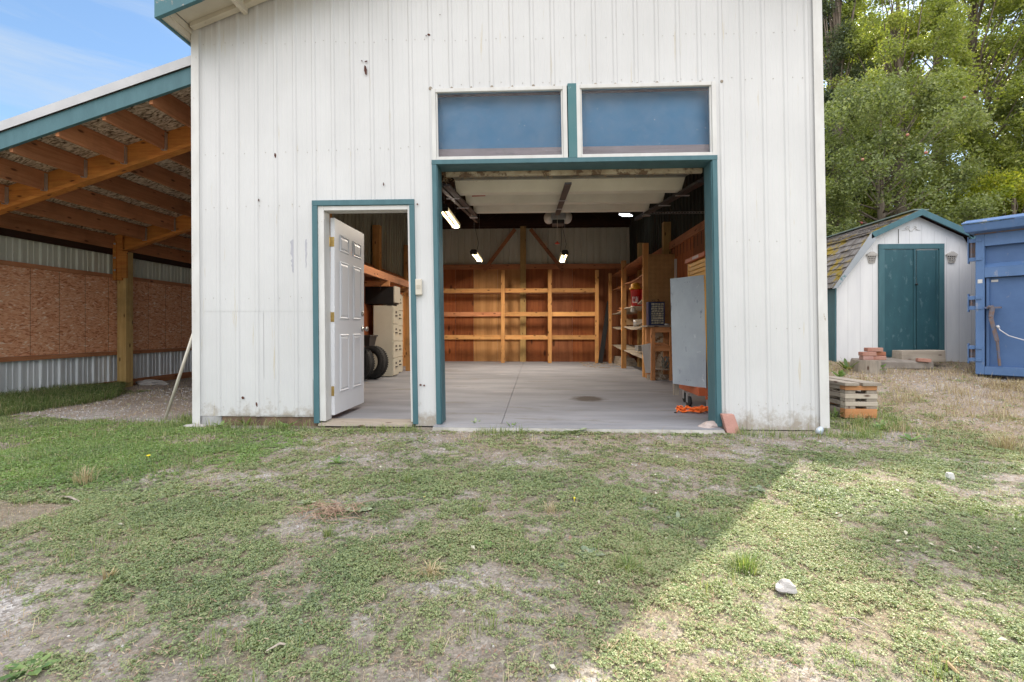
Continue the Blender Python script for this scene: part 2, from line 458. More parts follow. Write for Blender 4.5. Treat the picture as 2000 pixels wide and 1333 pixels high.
def ground_mat():
    m, nt, b = base_mat('soil'); l = nt.links.new
    co = nt.nodes.new('ShaderNodeTexCoord')
    n1 = _n(nt, 'ShaderNodeTexNoise', Scale=14, Detail=9, Roughness=.75); l(co.outputs['Object'], n1.inputs['Vector'])
    r1 = ramp(nt, [(.3, (.125, .108, .097)), (.5, (.235, .212, .195)), (.68, (.37, .35, .335))]); l(n1.outputs['Fac'], r1.inputs['Fac'])
    # pale gravel in bare places
    vo = _n(nt, 'ShaderNodeTexVoronoi', Scale=75); l(co.outputs['Object'], vo.inputs['Vector'])
    r2 = ramp(nt, [(0, (.16, .155, .15)), (.5, (.31, .30, .295)), (1, (.50, .49, .48))])
    sp = nt.nodes.new('ShaderNodeSeparateXYZ'); l(vo.outputs['Color'], sp.inputs[0]); l(sp.outputs[0], r2.inputs['Fac'])
    nb = _n(nt, 'ShaderNodeTexNoise', Scale=2.1, Detail=6, Roughness=.6); l(co.outputs['Object'], nb.inputs['Vector'])
    rb = ramp(nt, [(.42, (0, 0, 0)), (.62, (1, 1, 1))]); l(nb.outputs['Fac'], rb.inputs['Fac'])
    m1 = nt.nodes.new('ShaderNodeMixRGB'); l(rb.outputs['Color'], m1.inputs['Fac']); l(r1.outputs['Color'], m1.inputs['Color1']); l(r2.outputs['Color'], m1.inputs['Color2'])
    # moss and thatch
    ca = nt.nodes.new('ShaderNodeAttribute'); ca.attribute_name = 'cover'
    n3 = _n(nt, 'ShaderNodeTexNoise', Scale=45, Detail=6, Roughness=.7); l(co.outputs['Object'], n3.inputs['Vector'])
    r3 = ramp(nt, [(.3, (.07, .062, .035)), (.55, (.15, .135, .085)), (.75, (.25, .22, .16))]); l(n3.outputs['Fac'], r3.inputs['Fac'])
    mm = nt.nodes.new('ShaderNodeMath'); mm.operation = 'MULTIPLY'; mm.inputs[1].default_value = .92; l(ca.outputs['Fac'], mm.inputs[0])
    m2 = nt.nodes.new('ShaderNodeMixRGB'); l(mm.outputs[0], m2.inputs['Fac']); l(m1.outputs[0], m2.inputs['Color1']); l(r3.outputs['Color'], m2.inputs['Color2'])
    sa = nt.nodes.new('ShaderNodeAttribute'); sa.attribute_name = 'straw'
    n4 = _n(nt, 'ShaderNodeTexNoise', Scale=30, Detail=8, Roughness=.75); l(co.outputs['Object'], n4.inputs['Vector'])
    r4 = ramp(nt, [(.35, (.16, .10, .065)), (.6, (.38, .28, .18))]); l(n4.outputs['Fac'], r4.inputs['Fac'])
    ms = nt.nodes.new('ShaderNodeMath'); ms.operation = 'MULTIPLY'; ms.inputs[1].default_value = .7; l(sa.outputs['Fac'], ms.inputs[0])
    m3 = nt.nodes.new('ShaderNodeMixRGB'); l(ms.outputs[0], m3.inputs['Fac']); l(m2.outputs[0], m3.inputs['Color1']); l(r4.outputs['Color'], m3.inputs['Color2'])
    n6 = _n(nt, 'ShaderNodeTexNoise', Scale=110, Detail=4, Roughness=.7); l(co.outputs['Object'], n6.inputs['Vector'])
    mr6 = _n(nt, 'ShaderNodeMapRange'); mr6.inputs['From Min'].default_value = .3; mr6.inputs['From Max'].default_value = .7; mr6.inputs['To Min'].default_value = .62; mr6.inputs['To Max'].default_value = 1.45
    l(n6.outputs['Fac'], mr6.inputs['Value']); v6 = nt.nodes.new('ShaderNodeVectorMath'); v6.operation = 'SCALE'; l(m3.outputs[0], v6.inputs[0]); l(mr6.outputs[0], v6.inputs['Scale'])
    l(v6.outputs[0], b.inputs['Base Color']); b.inputs['Roughness'].default_value = .95; b.inputs['Specular IOR Level'].default_value = .15
    bp = _n(nt, 'ShaderNodeBump', Strength=.9, Distance=.012); l(n1.outputs['Fac'], bp.inputs['Height'])
    bp2 = _n(nt, 'ShaderNodeBump', Strength=.5, Distance=.006); l(vo.outputs['Distance'], bp2.inputs['Height']); l(bp.outputs[0], bp2.inputs['Normal']); l(bp2.outputs[0], b.inputs['Normal'])
    return m
ground()

# ------------------------------------------------------------------ shared materials
def dented_white(name, c1, c2, low=False):
    return pmat(name, c1, c2, scale=1.1, stretch=(1, 1, .6), rough=.5, bump=.35, bscale=2.3, spec=.35,
                dirt=((.50, .46, .38), 3.0, .62, (5, 5, .35)), dirt2=((.30, .29, .30), 9, .74, (1, 1, .5)))
M = {}
M['white'] = dented_white('white_steel', (.59, .59, .59), (.525, .525, .525))
def splash(m, h=.35):
    nt = m.node_tree; b = nt.nodes['Principled BSDF']; l = nt.links.new; src = b.inputs['Base Color'].links[0].from_socket
    co = nt.nodes.new('ShaderNodeTexCoord'); sp = nt.nodes.new('ShaderNodeSeparateXYZ'); l(co.outputs['Object'], sp.inputs[0])
    mr = _n(nt, 'ShaderNodeMapRange'); mr.inputs['From Min'].default_value = 0; mr.inputs['From Max'].default_value = h; mr.inputs['To Min'].default_value = .30; mr.inputs['To Max'].default_value = -.12; l(sp.outputs[2], mr.inputs['Value'])
    n = _n(nt, 'ShaderNodeTexNoise', Scale=9, Detail=9, Roughness=.75); l(co.outputs['Object'], n.inputs['Vector'])
    ad = nt.nodes.new('ShaderNodeMath'); ad.operation = 'ADD'; l(n.outputs['Fac'], ad.inputs[0]); l(mr.outputs[0], ad.inputs[1])
    r = ramp(nt, [(.60, (0, 0, 0)), (.82, (.75, .75, .75))]); l(ad.outputs[0], r.inputs['Fac'])
    mxx = nt.nodes.new('ShaderNodeMixRGB'); mxx.inputs['Color2'].default_value = (.27, .22, .16, 1); l(r.outputs['Color'], mxx.inputs['Fac']); l(src, mxx.inputs['Color1']); l(mxx.outputs[0], b.inputs['Base Color'])
splash(M['white'])
M['whitetrim'] = pmat('white_trim', (.61, .605, .59), (.54, .53, .51), scale=3, stretch=(3, 3, 1), rough=.6, dirt=((.33, .27, .20), 7, .66, (2, 2, 1)))
M['soffit'] = pmat('soffit', (.62, .57, .48), (.52, .47, .39), scale=2, rough=.7, dirt=((.18, .13, .09), 4, .66, (1, 2, 1)))
M['teal'] = pmat('teal_paint', (.062, .145, .168), (.048, .12, .14), scale=5, stretch=(2, 2, .6), rough=.55, bump=.2, bscale=40,
                 dirt=((.22, .30, .29), 22, .70, (1, 1, .35)), dirt2=((.55, .56, .52), 30, .76, (1, 1, .6)))
M['tealpeel'] = pmat('teal_peeling', (.066, .16, .175), (.05, .15, .165), scale=5, rough=.6, dirt=((.62, .62, .58), 16, .60, (1, 1, .5)))
M['tealdark'] = pmat('teal_dark', (.036, .105, .125), (.03, .085, .105), scale=4, stretch=(2, 2, .6), rough=.5, dirt=((.085, .16, .18), 12, .58, (1, 1, .5)), dirt2=((.30, .38, .38), 34, .73, (1, 1, .5)))
M['cream'] = pmat('cream_steel', (.56, .55, .46), (.48, .47, .38), scale=2, stretch=(3, 3, .5), rough=.5, bump=.1, dirt=((.25, .17, .10), 4, .66, (6, 6, .4)))
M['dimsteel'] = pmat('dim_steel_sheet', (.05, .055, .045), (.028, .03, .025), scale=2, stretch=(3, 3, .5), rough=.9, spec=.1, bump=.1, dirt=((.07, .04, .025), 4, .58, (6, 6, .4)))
M['greysteel'] = pmat('bare_steel_sheet', (.66, .68, .70), (.56, .58, .60), scale=2, stretch=(3, 3, .5), rough=.4, metal=.15, bump=.1)
M['concrete'] = pmat('concrete', (.40, .40, .40), (.30, .295, .29), scale=3, rough=.85, bump=.3, bscale=80, dirt=((.20, .17, .15), 5, .62, (1, 1, 1)))
AX = {'x': 0, 'y': 1, 'z': 2}
for a, k in AX.items():
    M['stud_'+a] = wood('pine_'+a, (.62, .34, .13), (.50, .23, .075), k)
    M['red_'+a] = wood('fir_'+a, (.48, .215, .105), (.34, .135, .06), k, tint=.25)
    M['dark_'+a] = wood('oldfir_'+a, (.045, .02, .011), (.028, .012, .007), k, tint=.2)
    M['grey_'+a] = wood('greywood_'+a, (.36, .315, .26), (.25, .21, .17), k, tint=.12)
    M['orange_'+a] = wood('orangewood_'+a, (.56, .28, .13), (.43, .19, .075), k, tint=.12)
    M['green_'+a] = wood('treated_'+a, (.50, .34, .135), (.36, .22, .08), k, tint=.1)
M['ply1'] = wood('plywood_a', (.38, .125, .042), (.22, .062, .022), 2, tint=.24, scale=.42, stain=.8)
M['ply2'] = wood('plywood_b', (.60, .33, .135), (.42, .20, .07), 2, tint=.20, scale=.3, knots=False, stain=.7)
M['ply3'] = wood('plywood_c', (.36, .14, .06), (.22, .075, .034), 2, tint=.2, scale=.36)
M['osb'] = osb_mat('osb', [(.40, .15, .075), (.58, .25, .13), (.66, .32, .17), (.72, .41, .26), (.62, .28, .15), (.80, .62, .46)], scale=(16, 22, 70), rot=.45, groove=.42)
M['osbroof'] = osb_mat('osb_roof', [(.09, .06, .04), (.36, .27, .20), (.58, .46, .35), (.70, .60, .48)], scale=(22, 60, 30), rot=.6)
M['black'] = pmat('black_plastic', (.012, .012, .013), (.02, .02, .021), rough=.45, bump=.05)
M['rubber'] = pmat('rubber', (.014, .014, .014), (.03, .029, .028), scale=10, rough=.8, bump=.2)
M['darksteel'] = pmat('dark_steel', (.05, .045, .045), (.025, .02, .02), scale=9, rough=.5, metal=.6)
M['galv'] = pmat('galvanised', (.55, .56, .58), (.42, .43, .45), scale=12, rough=.4, metal=.7)
M['brass'] = pmat('brass', (.60, .42, .16), (.45, .30, .10), scale=14, rough=.35, metal=.9)
M['nickel'] = pmat('nickel', (.45, .42, .38), (.3, .28, .25), rough=.3, metal=.9)
M['beige'] = pmat('beige_plastic', (.58, .53, .45), (.50, .46, .38), rough=.5)
M['tube'] = emis('lit_tube', (1.0, .78, .42), 1.3)
M['board'] = pmat('grey_board', (.36, .40, .43), (.28, .31, .345), scale=2.5, stretch=(1, 1, .7), rough=.6, dirt=((.15, .17, .20), 5, .60, (2, 2, .7)), dirt2=((.55, .57, .58), 9, .64, (1, 1, 1)))
M['brick'] = pmat('brick', (.34, .16, .12), (.40, .22, .17), scale=9, rough=.9, bump=.5, bscale=50)
M['stone'] = pmat('stone', (.42, .40, .385), (.30, .28, .265), scale=7, rough=.9, bump=.5, bscale=40)
# ------------------------------------------------------------------ garage
def kx(x): return 0.004 + 0.014*float(sstep(-3.2, -1.0, x))
def LEAN(p):    # the old front wall leans a little to the left
    return (p[0] - kx(p[0])*(p[2]-H), p[1], p[2])
def WF(u, v, Y=4.75):   # front-wall point before leaning
    x, y, z = PY(u, v, Y)
    for _ in range(3): x0 = x + kx(x)*(z-H)
    return x0, z
garage = empty('garage_building', (0, 4.75, 0), 'white metal-sided garage with teal trim and its big door open', 'garage')
YF = 4.75
xL, _ = WF(380, 643); xR, _ = WF(1612, 643)
xD0, _ = WF(616, 643); xD1, zD = WF(805, 398)
xG0, _ = WF(851, 643); xG1, _ = WF(1404, 643)
_, zW1 = WF(1120, 172); _, zW0 = WF(1120, 310); _, zHd = WF(1120, 319)
APX, APZ, RM = .5, 5.505, .37
def rz(x):  return APZ - RM*abs(x-APX)
def wtop(x): return rz(x) - .005
w = MB(LEAN)
zb = .06
corr(w, xL+.04, xD0, zb, wtop, YF, phase=.02)
corr(w, xD0, xD1, zD+.02, wtop, YF, phase=.02)
corr(w, xD1, xG0, -.02, wtop, YF, phase=.02)
corr(w, xG0, xG1, zW1+.02, wtop, YF, phase=.02)
corr(w, xG1, xR, -.025, wtop, YF, phase=.02)
# overlapping patch sheets (lapped seams)
def patchsheet(u0, v0, u1, v1, off):
    a, z1 = WF(u0, v0); b, z0 = WF(u1, v1)
    corr(w, a, b, z0, z1, YF-off, phase=.02)
patchsheet(396, 414, 612, 608, .002); patchsheet(515, 740, 612, 812, .006)
patchsheet(460, 610, 516, 812, .0035)
wallmb = w
# bumpy upper sheet lip above the windows, screws, rust marks
w = MB(LEAN)
rnd = random.Random(3)
def dot(x, z, r, mat=0, y=YF-.003, sy=.5):
    w.cur = mat
    w.lathe((x, y, z), [(r, 0), (r*.75, -r*.5), (0.0005, -r*.7)], n=6, axis='y')
for (v0, v1, ua, ub) in ((88, 62, 400, 1590), (304, 288, 400, 840), (408, 400, 400, 610), (165, 152, 840, 1590), (585, 580, 400, 610), (470, 470, 1420, 1600), (640, 640, 1420, 1600), (790, 790, 1420, 1600), (795, 795, 400, 600)):
    n = int((ub-ua)/39*1.0*2)
    for k in range(n):
        u = ua + (ub-ua)*k/n + rnd.uniform(-4, 4)
        v = v0 + (v1-v0)*k/n + rnd.uniform(-3, 3)
        x, z = WF(u, v); dot(x, z, .0045, 0)
w1 = w; w = MB(LEAN)
def speck(u, v, wd, h, ang=0):
    x, z = WF(u, v); ca, sa = math.cos(ang), math.sin(ang)
    pts = [(-.5, 0), (-.2, .5), (.25, .42), (.5, .05), (.2, -.5), (-.25, -.4)]
    P = [(x + (a*wd*ca - b*h*sa), YF-.016, z + (a*wd*sa + b*h*ca)) for a, b in pts]
    Q = [(a, YF-.0135, c) for a, b, c in P]
    w.add(P+Q, [tuple(range(6))]+[(i, (i+1) % 6, (i+1) % 6+6, i+6) for i in range(6)])
for s in ((715, 139, .03, .10, .1), (716, 122, .035, .014, .3), (708, 121, .02, .012, -.4), (838, 70, .035, .02, -.3), (833, 72, .012, .012, 0), (750, 361, .012, .035, 0),
          (507, 392, .012, .03, 0), (539, 305, .02, .05, .1), (816, 400, .016, .02, .6), (476, 777, .03, .03, .8), (503, 790, .02, .05, .2), (822, 752, .025, .02, 0), (829, 753, .02, .018, 0), (860, 31, .01, .01, 0)):
    speck(*s)
w2 = w
# grey touch-up smears
w = MB(LEAN)
def smear(u, v0, v1, wpx, seed):
    r = random.Random(seed); n = 14
    Lp = []; Rp = []
    for k in range(n+1):
        v = v0 + (v1-v0)*k/n; hw = wpx*(.95 - .6*k/n)*r.uniform(.55, 1.1)/2*(0.5 if k in (0, n) else 1)
        cu = u + r.uniform(-.12, .12)*wpx
        a, z = WF(cu-hw, v); b, _ = WF(cu+hw, v); Lp.append((a, z)); Rp.append((b, z))
    vs = [(x, YF-.0032, z) for x, z in Lp] + [(x, YF-.0032, z) for x, z in Rp] + [(x, YF-.0015, z) for x, z in Lp] + [(x, YF-.0015, z) for x, z in Rp]
    m = n+1; w.add(vs, [(k, k+1, m+k+1, m+k) for k in range(n)])
smear(573, 468, 533, 13, 1); smear(598, 468, 524, 5, 2)
w.build('paint_smear', pmat('grey_paint', (.40, .40, .44), (.36, .36, .40), rough=.6), garage)
# corner trims, door and opening trims, all on the leaning face
def fbox(mb, x0, x1, z0, z1, y0, y1): mb.box((x0, y0, z0), (x1, y1, z1))
w = MB(LEAN); fbox(w, xL-.012, xL+.07, -.03, wtop(xL)-.01, YF-.022, YF-.0185); w.box((xL-.012, YF-.018, -.03), (xL-.008, YF+.10, wtop(xL)-.02))
w.build('corner_trim', M['whitetrim'], garage)
w = MB(LEAN); fbox(w, xR-.075, xR+.012, .0, wtop(xR)-.01, YF-.022, YF-.0185); w.box((xR+.008, YF-.018, .0), (xR+.012, YF+.10, wtop(xR)-.02))
w.build('corner_trim', M['whitetrim'], garage)
TW = .055
dx0, dz1 = WF(611, 393); dx1, _ = WF(810, 393)
_, dxz = WF(700, 822)
w = MB(LEAN); fbox(w, dx0, dx0+TW, .0, dz1-TW, YF-.026, YF); fbox(w, dx1-TW+.004, dx1, .0, dz1-TW, YF-.026, YF); fbox(w, dx0, dx1, dz1-TW+.001, dz1, YF-.0265, YF)
w.build('door_trim', M['teal'], garage, bevel=.003)
w = MB(LEAN)   # white jamb
fbox(w, dx0+TW-.002, dx0+TW+.062, .02, dz1-TW, YF-.010, YF+.13); fbox(w, dx1-TW-.018, dx1-TW+.006, .02, dz1-TW, YF-.010, YF+.13)
fbox(w, dx0+TW+.062, dx1-TW-.018, dz1-TW-.045, dz1-TW-.001, YF-.010, YF+.13)
w.build('door_jamb', M['whitetrim'], garage, bevel=.003)
w = MB(LEAN); w.hexa([(dx0+TW, YF-.06, -.02), (dx1-TW, YF-.06, -.02), (dx1-TW, YF+.16, -.02), (dx0+TW, YF+.16, -.02), (dx0+TW, YF-.05, .0), (dx1-TW, YF-.05, .0), (dx1-TW, YF+.15, .02), (dx0+TW, YF+.15, .02)])
w.build('door_sill', M['grey_x'], garage, bevel=.004)
# big opening: reveals and header
gx0, gx1 = xG0, xG1; TG = .042
zH = zHd
w = MB(LEAN); fbox(w, gx0-.004, gx0+TG, .005, zH, YF-.030, YF-.012); fbox(w, gx0+TG-.02, gx0+TG+.008, .005, zH-.0025, YF-.0118, YF+.19)
w.build('opening_jamb', M['teal'], garage, bevel=.002)
w = MB(LEAN); fbox(w, gx1-TG, gx1+.004, .005, zH, YF-.030, YF-.012); fbox(w, gx1-TG-.008, gx1-TG+.02, .005, zH-.0025, YF-.0118, YF+.19)
w.build('opening_jamb', M['teal'], garage, bevel=.002)
w = MB(LEAN); fbox(w, gx0-.006, gx1+.006, zH+.0005, zH+.045, YF-.032, YF-.010); fbox(w, gx0, gx1, zH-.002, zH+.03, YF-.0095, YF+.20)
fbox(w, gx0, gx1, zH, zH+.06, YF-.0095, YF+.06)
w.build('opening_header', M['teal'], garage, bevel=.002)
w = MB(LEAN); a, z1 = WF(1108, 166); b, _ = WF(1125, 166); fbox(w, a, b, zH+.046, z1, YF-.030, YF+.05)
w.build('window_post', M['tealpeel'], garage, bevel=.003)
# windows above the opening
blue_panel = pmat('sky_reflection', (.028, .20, .37), (.03, .175, .32), scale=1.2, rough=.35, bump=.02, spec=.5)  # blue sky reflection put into the colour of a panel behind the glass
glass, nt, b = base_mat('window_glass')
for n in list(nt.nodes):
    if n.type != 'OUTPUT_MATERIAL': nt.nodes.remove(n)
g1 = nt.nodes.new('ShaderNodeBsdfGlossy'); g1.inputs['Roughness'].default_value = .08; g1.inputs['Color'].default_value = (.9, .95, 1, 1)
t1 = nt.nodes.new('ShaderNodeBsdfTransparent'); t1.inputs['Color'].default_value = (.86, .9, .93, 1)
d1 = nt.nodes.new('ShaderNodeBsdfDiffuse'); d1.inputs['Color'].default_value = (.5, .5, .52, 1)
fr = nt.nodes.new('ShaderNodeFresnel'); fr.inputs['IOR'].default_value = 1.2
s1 = nt.nodes.new('ShaderNodeMixShader'); s2 = nt.nodes.new('ShaderNodeMixShader')
nn = _n(nt, 'ShaderNodeTexNoise', Scale=3.5, Detail=12, Roughness=.8); r_ = ramp(nt, [(.35, (.01, .01, .01)), (.8, (.13, .13, .13))])
co = nt.nodes.new('ShaderNodeTexCoord'); nt.links.new(co.outputs['Object'], nn.inputs['Vector']); nt.links.new(nn.outputs['Fac'], r_.inputs['Fac'])
nt.links.new(fr.outputs[0], s1.inputs[0]); nt.links.new(t1.outputs[0], s1.inputs[1]); nt.links.new(g1.outputs[0], s1.inputs[2])
nt.links.new(r_.outputs['Color'], s2.inputs[0]); nt.links.new(s1.outputs[0], s2.inputs[1]); nt.links.new(d1.outputs[0], s2.inputs[2]); nt.links.new(s2.outputs[0], nt.nodes['Material Output'].inputs['Surface'])
pinkwood = wood('pale_sill_wood', (.50, .36, .33), (.40, .27, .25), 0, tint=.03, knots=False)
def window(u0, v0, u1, v1):
    a, z1 = WF(u0, v0); b, z0 = WF(u1, v1)
    w = MB(LEAN); t = .042
    for (p, q, r, s) in ((a, a+t, z0, z1), (b-t, b, z0, z1)): fbox(w, p, q, r, s, YF-.028, YF+.03)
    for (r, s) in ((z0, z0+t*.85), (z1-t*.9, z1)): fbox(w, a+t+.0005, b-t-.0005, r, s, YF-.027, YF+.03)
    for (p, q, r, s) in ((a+t, a+t+.016, z0+t*.85, z1-t*.9), (b-t-.016, b-t, z0+t*.85, z1-t*.9)): fbox(w, p, q, r, s, YF-.012, YF+.02)
    fr_ = w.build('window', M['whitetrim'], garage, bevel=.004)
    w = MB(LEAN); fbox(w, a+t+.001, b-t-.001, z0+t*.86, z1-t*.91, YF+.002, YF+.006); w.cur = 1
    rp_ = random.Random(int(u0))
    for q_ in range(16):
        px_, pz_ = rp_.uniform(a+t+.03, b-t-.03), rp_.uniform(z0+t+.03, z1-t-.05); sz_ = rp_.uniform(.002, .0045)
        w.add([(px_-sz_, YF+.0012, pz_), (px_, YF+.0012, pz_-sz_*rp_.uniform(.4, 1.6)), (px_+sz_*.8, YF+.0012, pz_+sz_*.2), (px_, YF+.0012, pz_+sz_*.6)], [(0, 1, 2, 3)])
    w.build('pane', [glass, M['whitetrim']], fr_)
    w = MB(LEAN); fbox(w, a+.02, b-.02, z0+.03, z1-.02, YF+.12, YF+.14); w.build('sky_panel', blue_panel, fr_)  # added panel stands in for the reflected sky
    w = MB(LEAN); fbox(w, a+.02, b-.02, z0+.02, z0+.145, YF+.07, YF+.10); w.build('inner_sill', pinkwood, fr_)
window(843, 176, 1109, 311); window(1124, 168, 1399, 306)
w = MB(LEAN)   # dark seam caps where the ribs end over the window heads
rnd = random.Random(77)
a = gx0+.02
while a < gx1+.2:
    k = round((a-.02)/PITCH)*PITCH + .02; r0_ = rnd.uniform(.010, .024); w.lathe((k+rnd.uniform(-.01, .01), YF-.002, zW1+.022), [(r0_, 0), (r0_*.85, -.015), (.001, -.017)], n=8, axis='y'); a += PITCH
for src_, mi_ in ((w1, 1), (w2, 2), (w, 3)):
    wallmb.cur = mi_; wallmb.add(src_.v, src_.f)
wall = wallmb.build('front_wall', [M['white'], pmat('screw_heads', (.40, .37, .33), (.25, .22, .2), rough=.6), pmat('rust', (.10, .035, .02), (.06, .02, .015), rough=.9), pmat('rib_end_dark', (.30, .26, .21), (.2, .16, .12))], garage)
# doorbell box
w = MB(LEAN); a, z1 = WF(813, 546); b, z0 = WF(826, 577); fbox(w, a, b, z0, z1, YF-.045, YF-.012)
kp = w.build('keypad', M['beige'], garage, bevel=.006)
w = MB(LEAN); fbox(w, a+.012, b-.012, (z0+z1)/2-.02, (z0+z1)/2+.02, YF-.048, YF-.0455); w.build('button', pmat('keypad_button', (.48, .43, .35)), kp)
# footing and sill boards
w = MB(); w.box((xL+.03, YF+.0, -.25), (xL+.28, YF+.25, .06)); w.build('footing', M['concrete'], garage, bevel=.012)
w = MB(); w.box((xL+.285, YF+.012, -.10), (dx0+.03, YF+.05, .07)); w.build('sill_board', pmat('grimy_sill', (.20, .13, .085), (.10, .07, .05), scale=8, rough=.9), garage, bevel=.003)
# other outer walls
w = MB(); corr(w, BY0+.02, BY1, -.05, rz(BX0)-.06, BX0+.012, axis='y', sign=-1); w.build('side_wall', M['white'], garage)
w = MB(LEAN); corr(w, BY0+.02, BY1, -.05, rz(BX1)-.03, xR-.01, axis='y', sign=1); w.build('side_wall', M['white'], garage)
w = MB(LEAN); corr(w, BX0+.02, xR-.02, -.05, wtop, BY1+.10, axis='x', sign=1); w.build('rear_wall', M['white'], garage)
# roof with overhang to the front
def roofslab(x0, x1, y0, y1, off, th):
    mb = MB(); z = lambda x: rz(x)+off
    mb.hexa([(x0, y0, z(x0)), (x1, y0, z(x1)), (x1, y1, z(x1)), (x0, y1, z(x0)), (x0, y0, z(x0)+th), (x1, y0, z(x1)+th), (x1, y1, z(x1)+th), (x0, y1, z(x0)+th)]); return mb
roofmat = pmat('roof_steel', (.62, .62, .63), (.5, .5, .5), rough=.4, metal=.3)
rl = MB()
rl.v += []; m1 = roofslab(-3.55, APX, 4.32, 14.3, .05, .03); m2 = roofslab(APX+.001, 3.0, 4.32, 14.3, .05, .03)
rl.add(m1.v, m1.f); rl.add(m2.v, m2.f); roof = rl.build('roof', roofmat, garage)
rl = MB(); m1 = roofslab(-3.49, APX, 4.37, 4.76, .0, .02); m2 = roofslab(APX, 2.95, 4.37, 4.76, .0, .02); rl.add(m1.v, m1.f); rl.add(m2.v, m2.f); rl.build('soffit', M['soffit'], roof)
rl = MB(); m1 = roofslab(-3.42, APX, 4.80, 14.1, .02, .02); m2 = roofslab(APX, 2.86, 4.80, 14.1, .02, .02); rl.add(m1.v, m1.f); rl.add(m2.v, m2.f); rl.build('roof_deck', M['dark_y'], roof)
rl = MB(); m1 = roofslab(-3.565, APX, 4.325, 4.365, -.135, .185); m2 = roofslab(APX, 3.0, 4.325, 4.365, -.135, .185); rl.add(m1.v, m1.f); rl.add(m2.v, m2.f)
rl.build('rake_board', pmat('weathered_teal', (.055, .15, .175), (.045, .12, .14), scale=4, rough=.6, dirt=((.42, .34, .28), 5, .56, (1, 1, 1))), roof, bevel=.003)
ze = rz(-3.48)
rl = MB(); rl.box((-3.565, 4.367, ze-.16), (-3.545, 14.3, ze+.02)); rl.build('eave_board', M['teal'], roof)
rl = MB(); rl.box((-3.5435, 4.367, ze-.135), (-3.515, 14.3, ze+.0)); rl.box((-3.514, 4.40, ze-.075), (-3.494, 4.73, ze-.01)); rl.build('eave_lining', M['soffit'], roof)
for x in (-2.93, -1.7, -.5, .8, 2.0):
    rl = MB(); z = rz(x); rl.hexa([(x-.02, 4.367, z-.10), (x+.02, 4.367, z-.10+.008), (x+.02, 4.73, z-.10+.008), (x-.02, 4.73, z-.10), (x-.02, 4.367, z-.002), (x+.02, 4.367, z-.002), (x+.02, 4.73, z-.002), (x-.02, 4.73, z-.002)])
    rl.build('lookout', M['soffit'], roof, bevel=.002)
rl = MB(); m1 = roofslab(-3.47, APX, 4.66, 4.725, -.045, .043); rl.add(m1.v, m1.f); rl.build('wall_moulding', M['soffit'], roof)
# floor slab
def slab_mat():
    m = pmat('garage_floor', (.28, .285, .31), (.19, .195, .215), scale=1.4, stretch=(.5, 1.6, 1), rough=.75, bump=.12, bscale=60, dirt=((.19, .185, .185), 2.2, .58, (.5, 1.6, 1)), dirt2=((.36, .36, .38), 3.1, .62, (.3, 2, 1)))
    nt = m.node_tree; b = nt.nodes['Principled BSDF']; l = nt.links.new
    src = b.inputs['Base Color'].links[0].from_socket
    co = nt.nodes.new('ShaderNodeTexCoord'); cx, cy, _ = PZ(1150, 779)
    n = _n(nt, 'ShaderNodeTexNoise', Scale=7, Detail=5)
    l(co.outputs['Object'], n.inputs['Vector'])
    vm = nt.nodes.new('ShaderNodeVectorMath'); vm.operation = 'MULTIPLY_ADD'; vm.inputs[1].default_value = (.25, .25, 0); l(n.outputs['Color'], vm.inputs[0]); l(co.outputs['Object'], vm.inputs[2])
    sb = nt.nodes.new('ShaderNodeVectorMath'); sb.operation = 'SUBTRACT'; sb.inputs[1].default_value = (cx+.12, cy+.12, 0); l(vm.outputs[0], sb.inputs[0])
    sc = nt.nodes.new('ShaderNodeVectorMath'); sc.operation = 'MULTIPLY'; sc.inputs[1].default_value = (3.6, 3.4, 0); l(sb.outputs[0], sc.inputs[0])
    ln = nt.nodes.new('ShaderNodeVectorMath'); ln.operation = 'LENGTH'; l(sc.outputs[0], ln.inputs[0])
    r = ramp(nt, [(.55, (.95, .95, .95)), (1.0, (0, 0, 0))]); l(ln.outputs['Value'], r.inputs['Fac'])
    mx_ = nt.nodes.new('ShaderNodeMixRGB'); mx_.inputs['Color2'].default_value = (.06, .045, .035, 1); l(r.outputs['Color'], mx_.inputs['Fac']); l(src, mx_.inputs['Color1']); l(mx_.outputs[0], b.inputs['Base Color'])
    return m
sx = -.335
w = MB(); w.box((BX0+.06, YF+.055, -.3), (sx-.003, BY1, 0)); w.box((sx+.003, YF+.055, -.3), (BX1-.06, BY1, 0)); w.box((sx-.0029, YF+.06, -.3), (sx+.0029, BY1, -.012))
w.box((xG0+.0, YF-.13, -.3), (xG1-.0, YF+.0545, -.002)); fl = w.build('floor', slab_mat(), None); fl['kind'] = 'structure'
w = MB(); r = random.Random(5)
n = 40; vs = []
for k in range(n+1):
    x = xG0 + (xG1-xG0)*k/n; y = YF-.145 - r.uniform(0, .02)
    vs += [(x, y-.03, -.045-r.uniform(0, .01)), (x, YF-.131, -.006)]
w.add(vs, [(2*k, 2*k+2, 2*k+3, 2*k+1) for k in range(n)]); kb = w.build('floor_edge', pmat('pale_concrete_edge', (.38, .365, .33), (.26, .245, .215), scale=9, rough=.95, bump=.6, bscale=30), None); kb['kind'] = 'structure'

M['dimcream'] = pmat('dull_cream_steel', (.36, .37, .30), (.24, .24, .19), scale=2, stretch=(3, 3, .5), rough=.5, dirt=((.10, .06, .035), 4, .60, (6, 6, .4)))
# ------------------------------------------------------------------ inside the garage
YB = 14.0
iL, iR = BX0+.06, BX1-.13
def bvert(u0, v0, u1, v1, Y): a = PY(u0, v0, Y); b = PY(u1, v1, Y); return a[0], b[0], b[2], a[2]
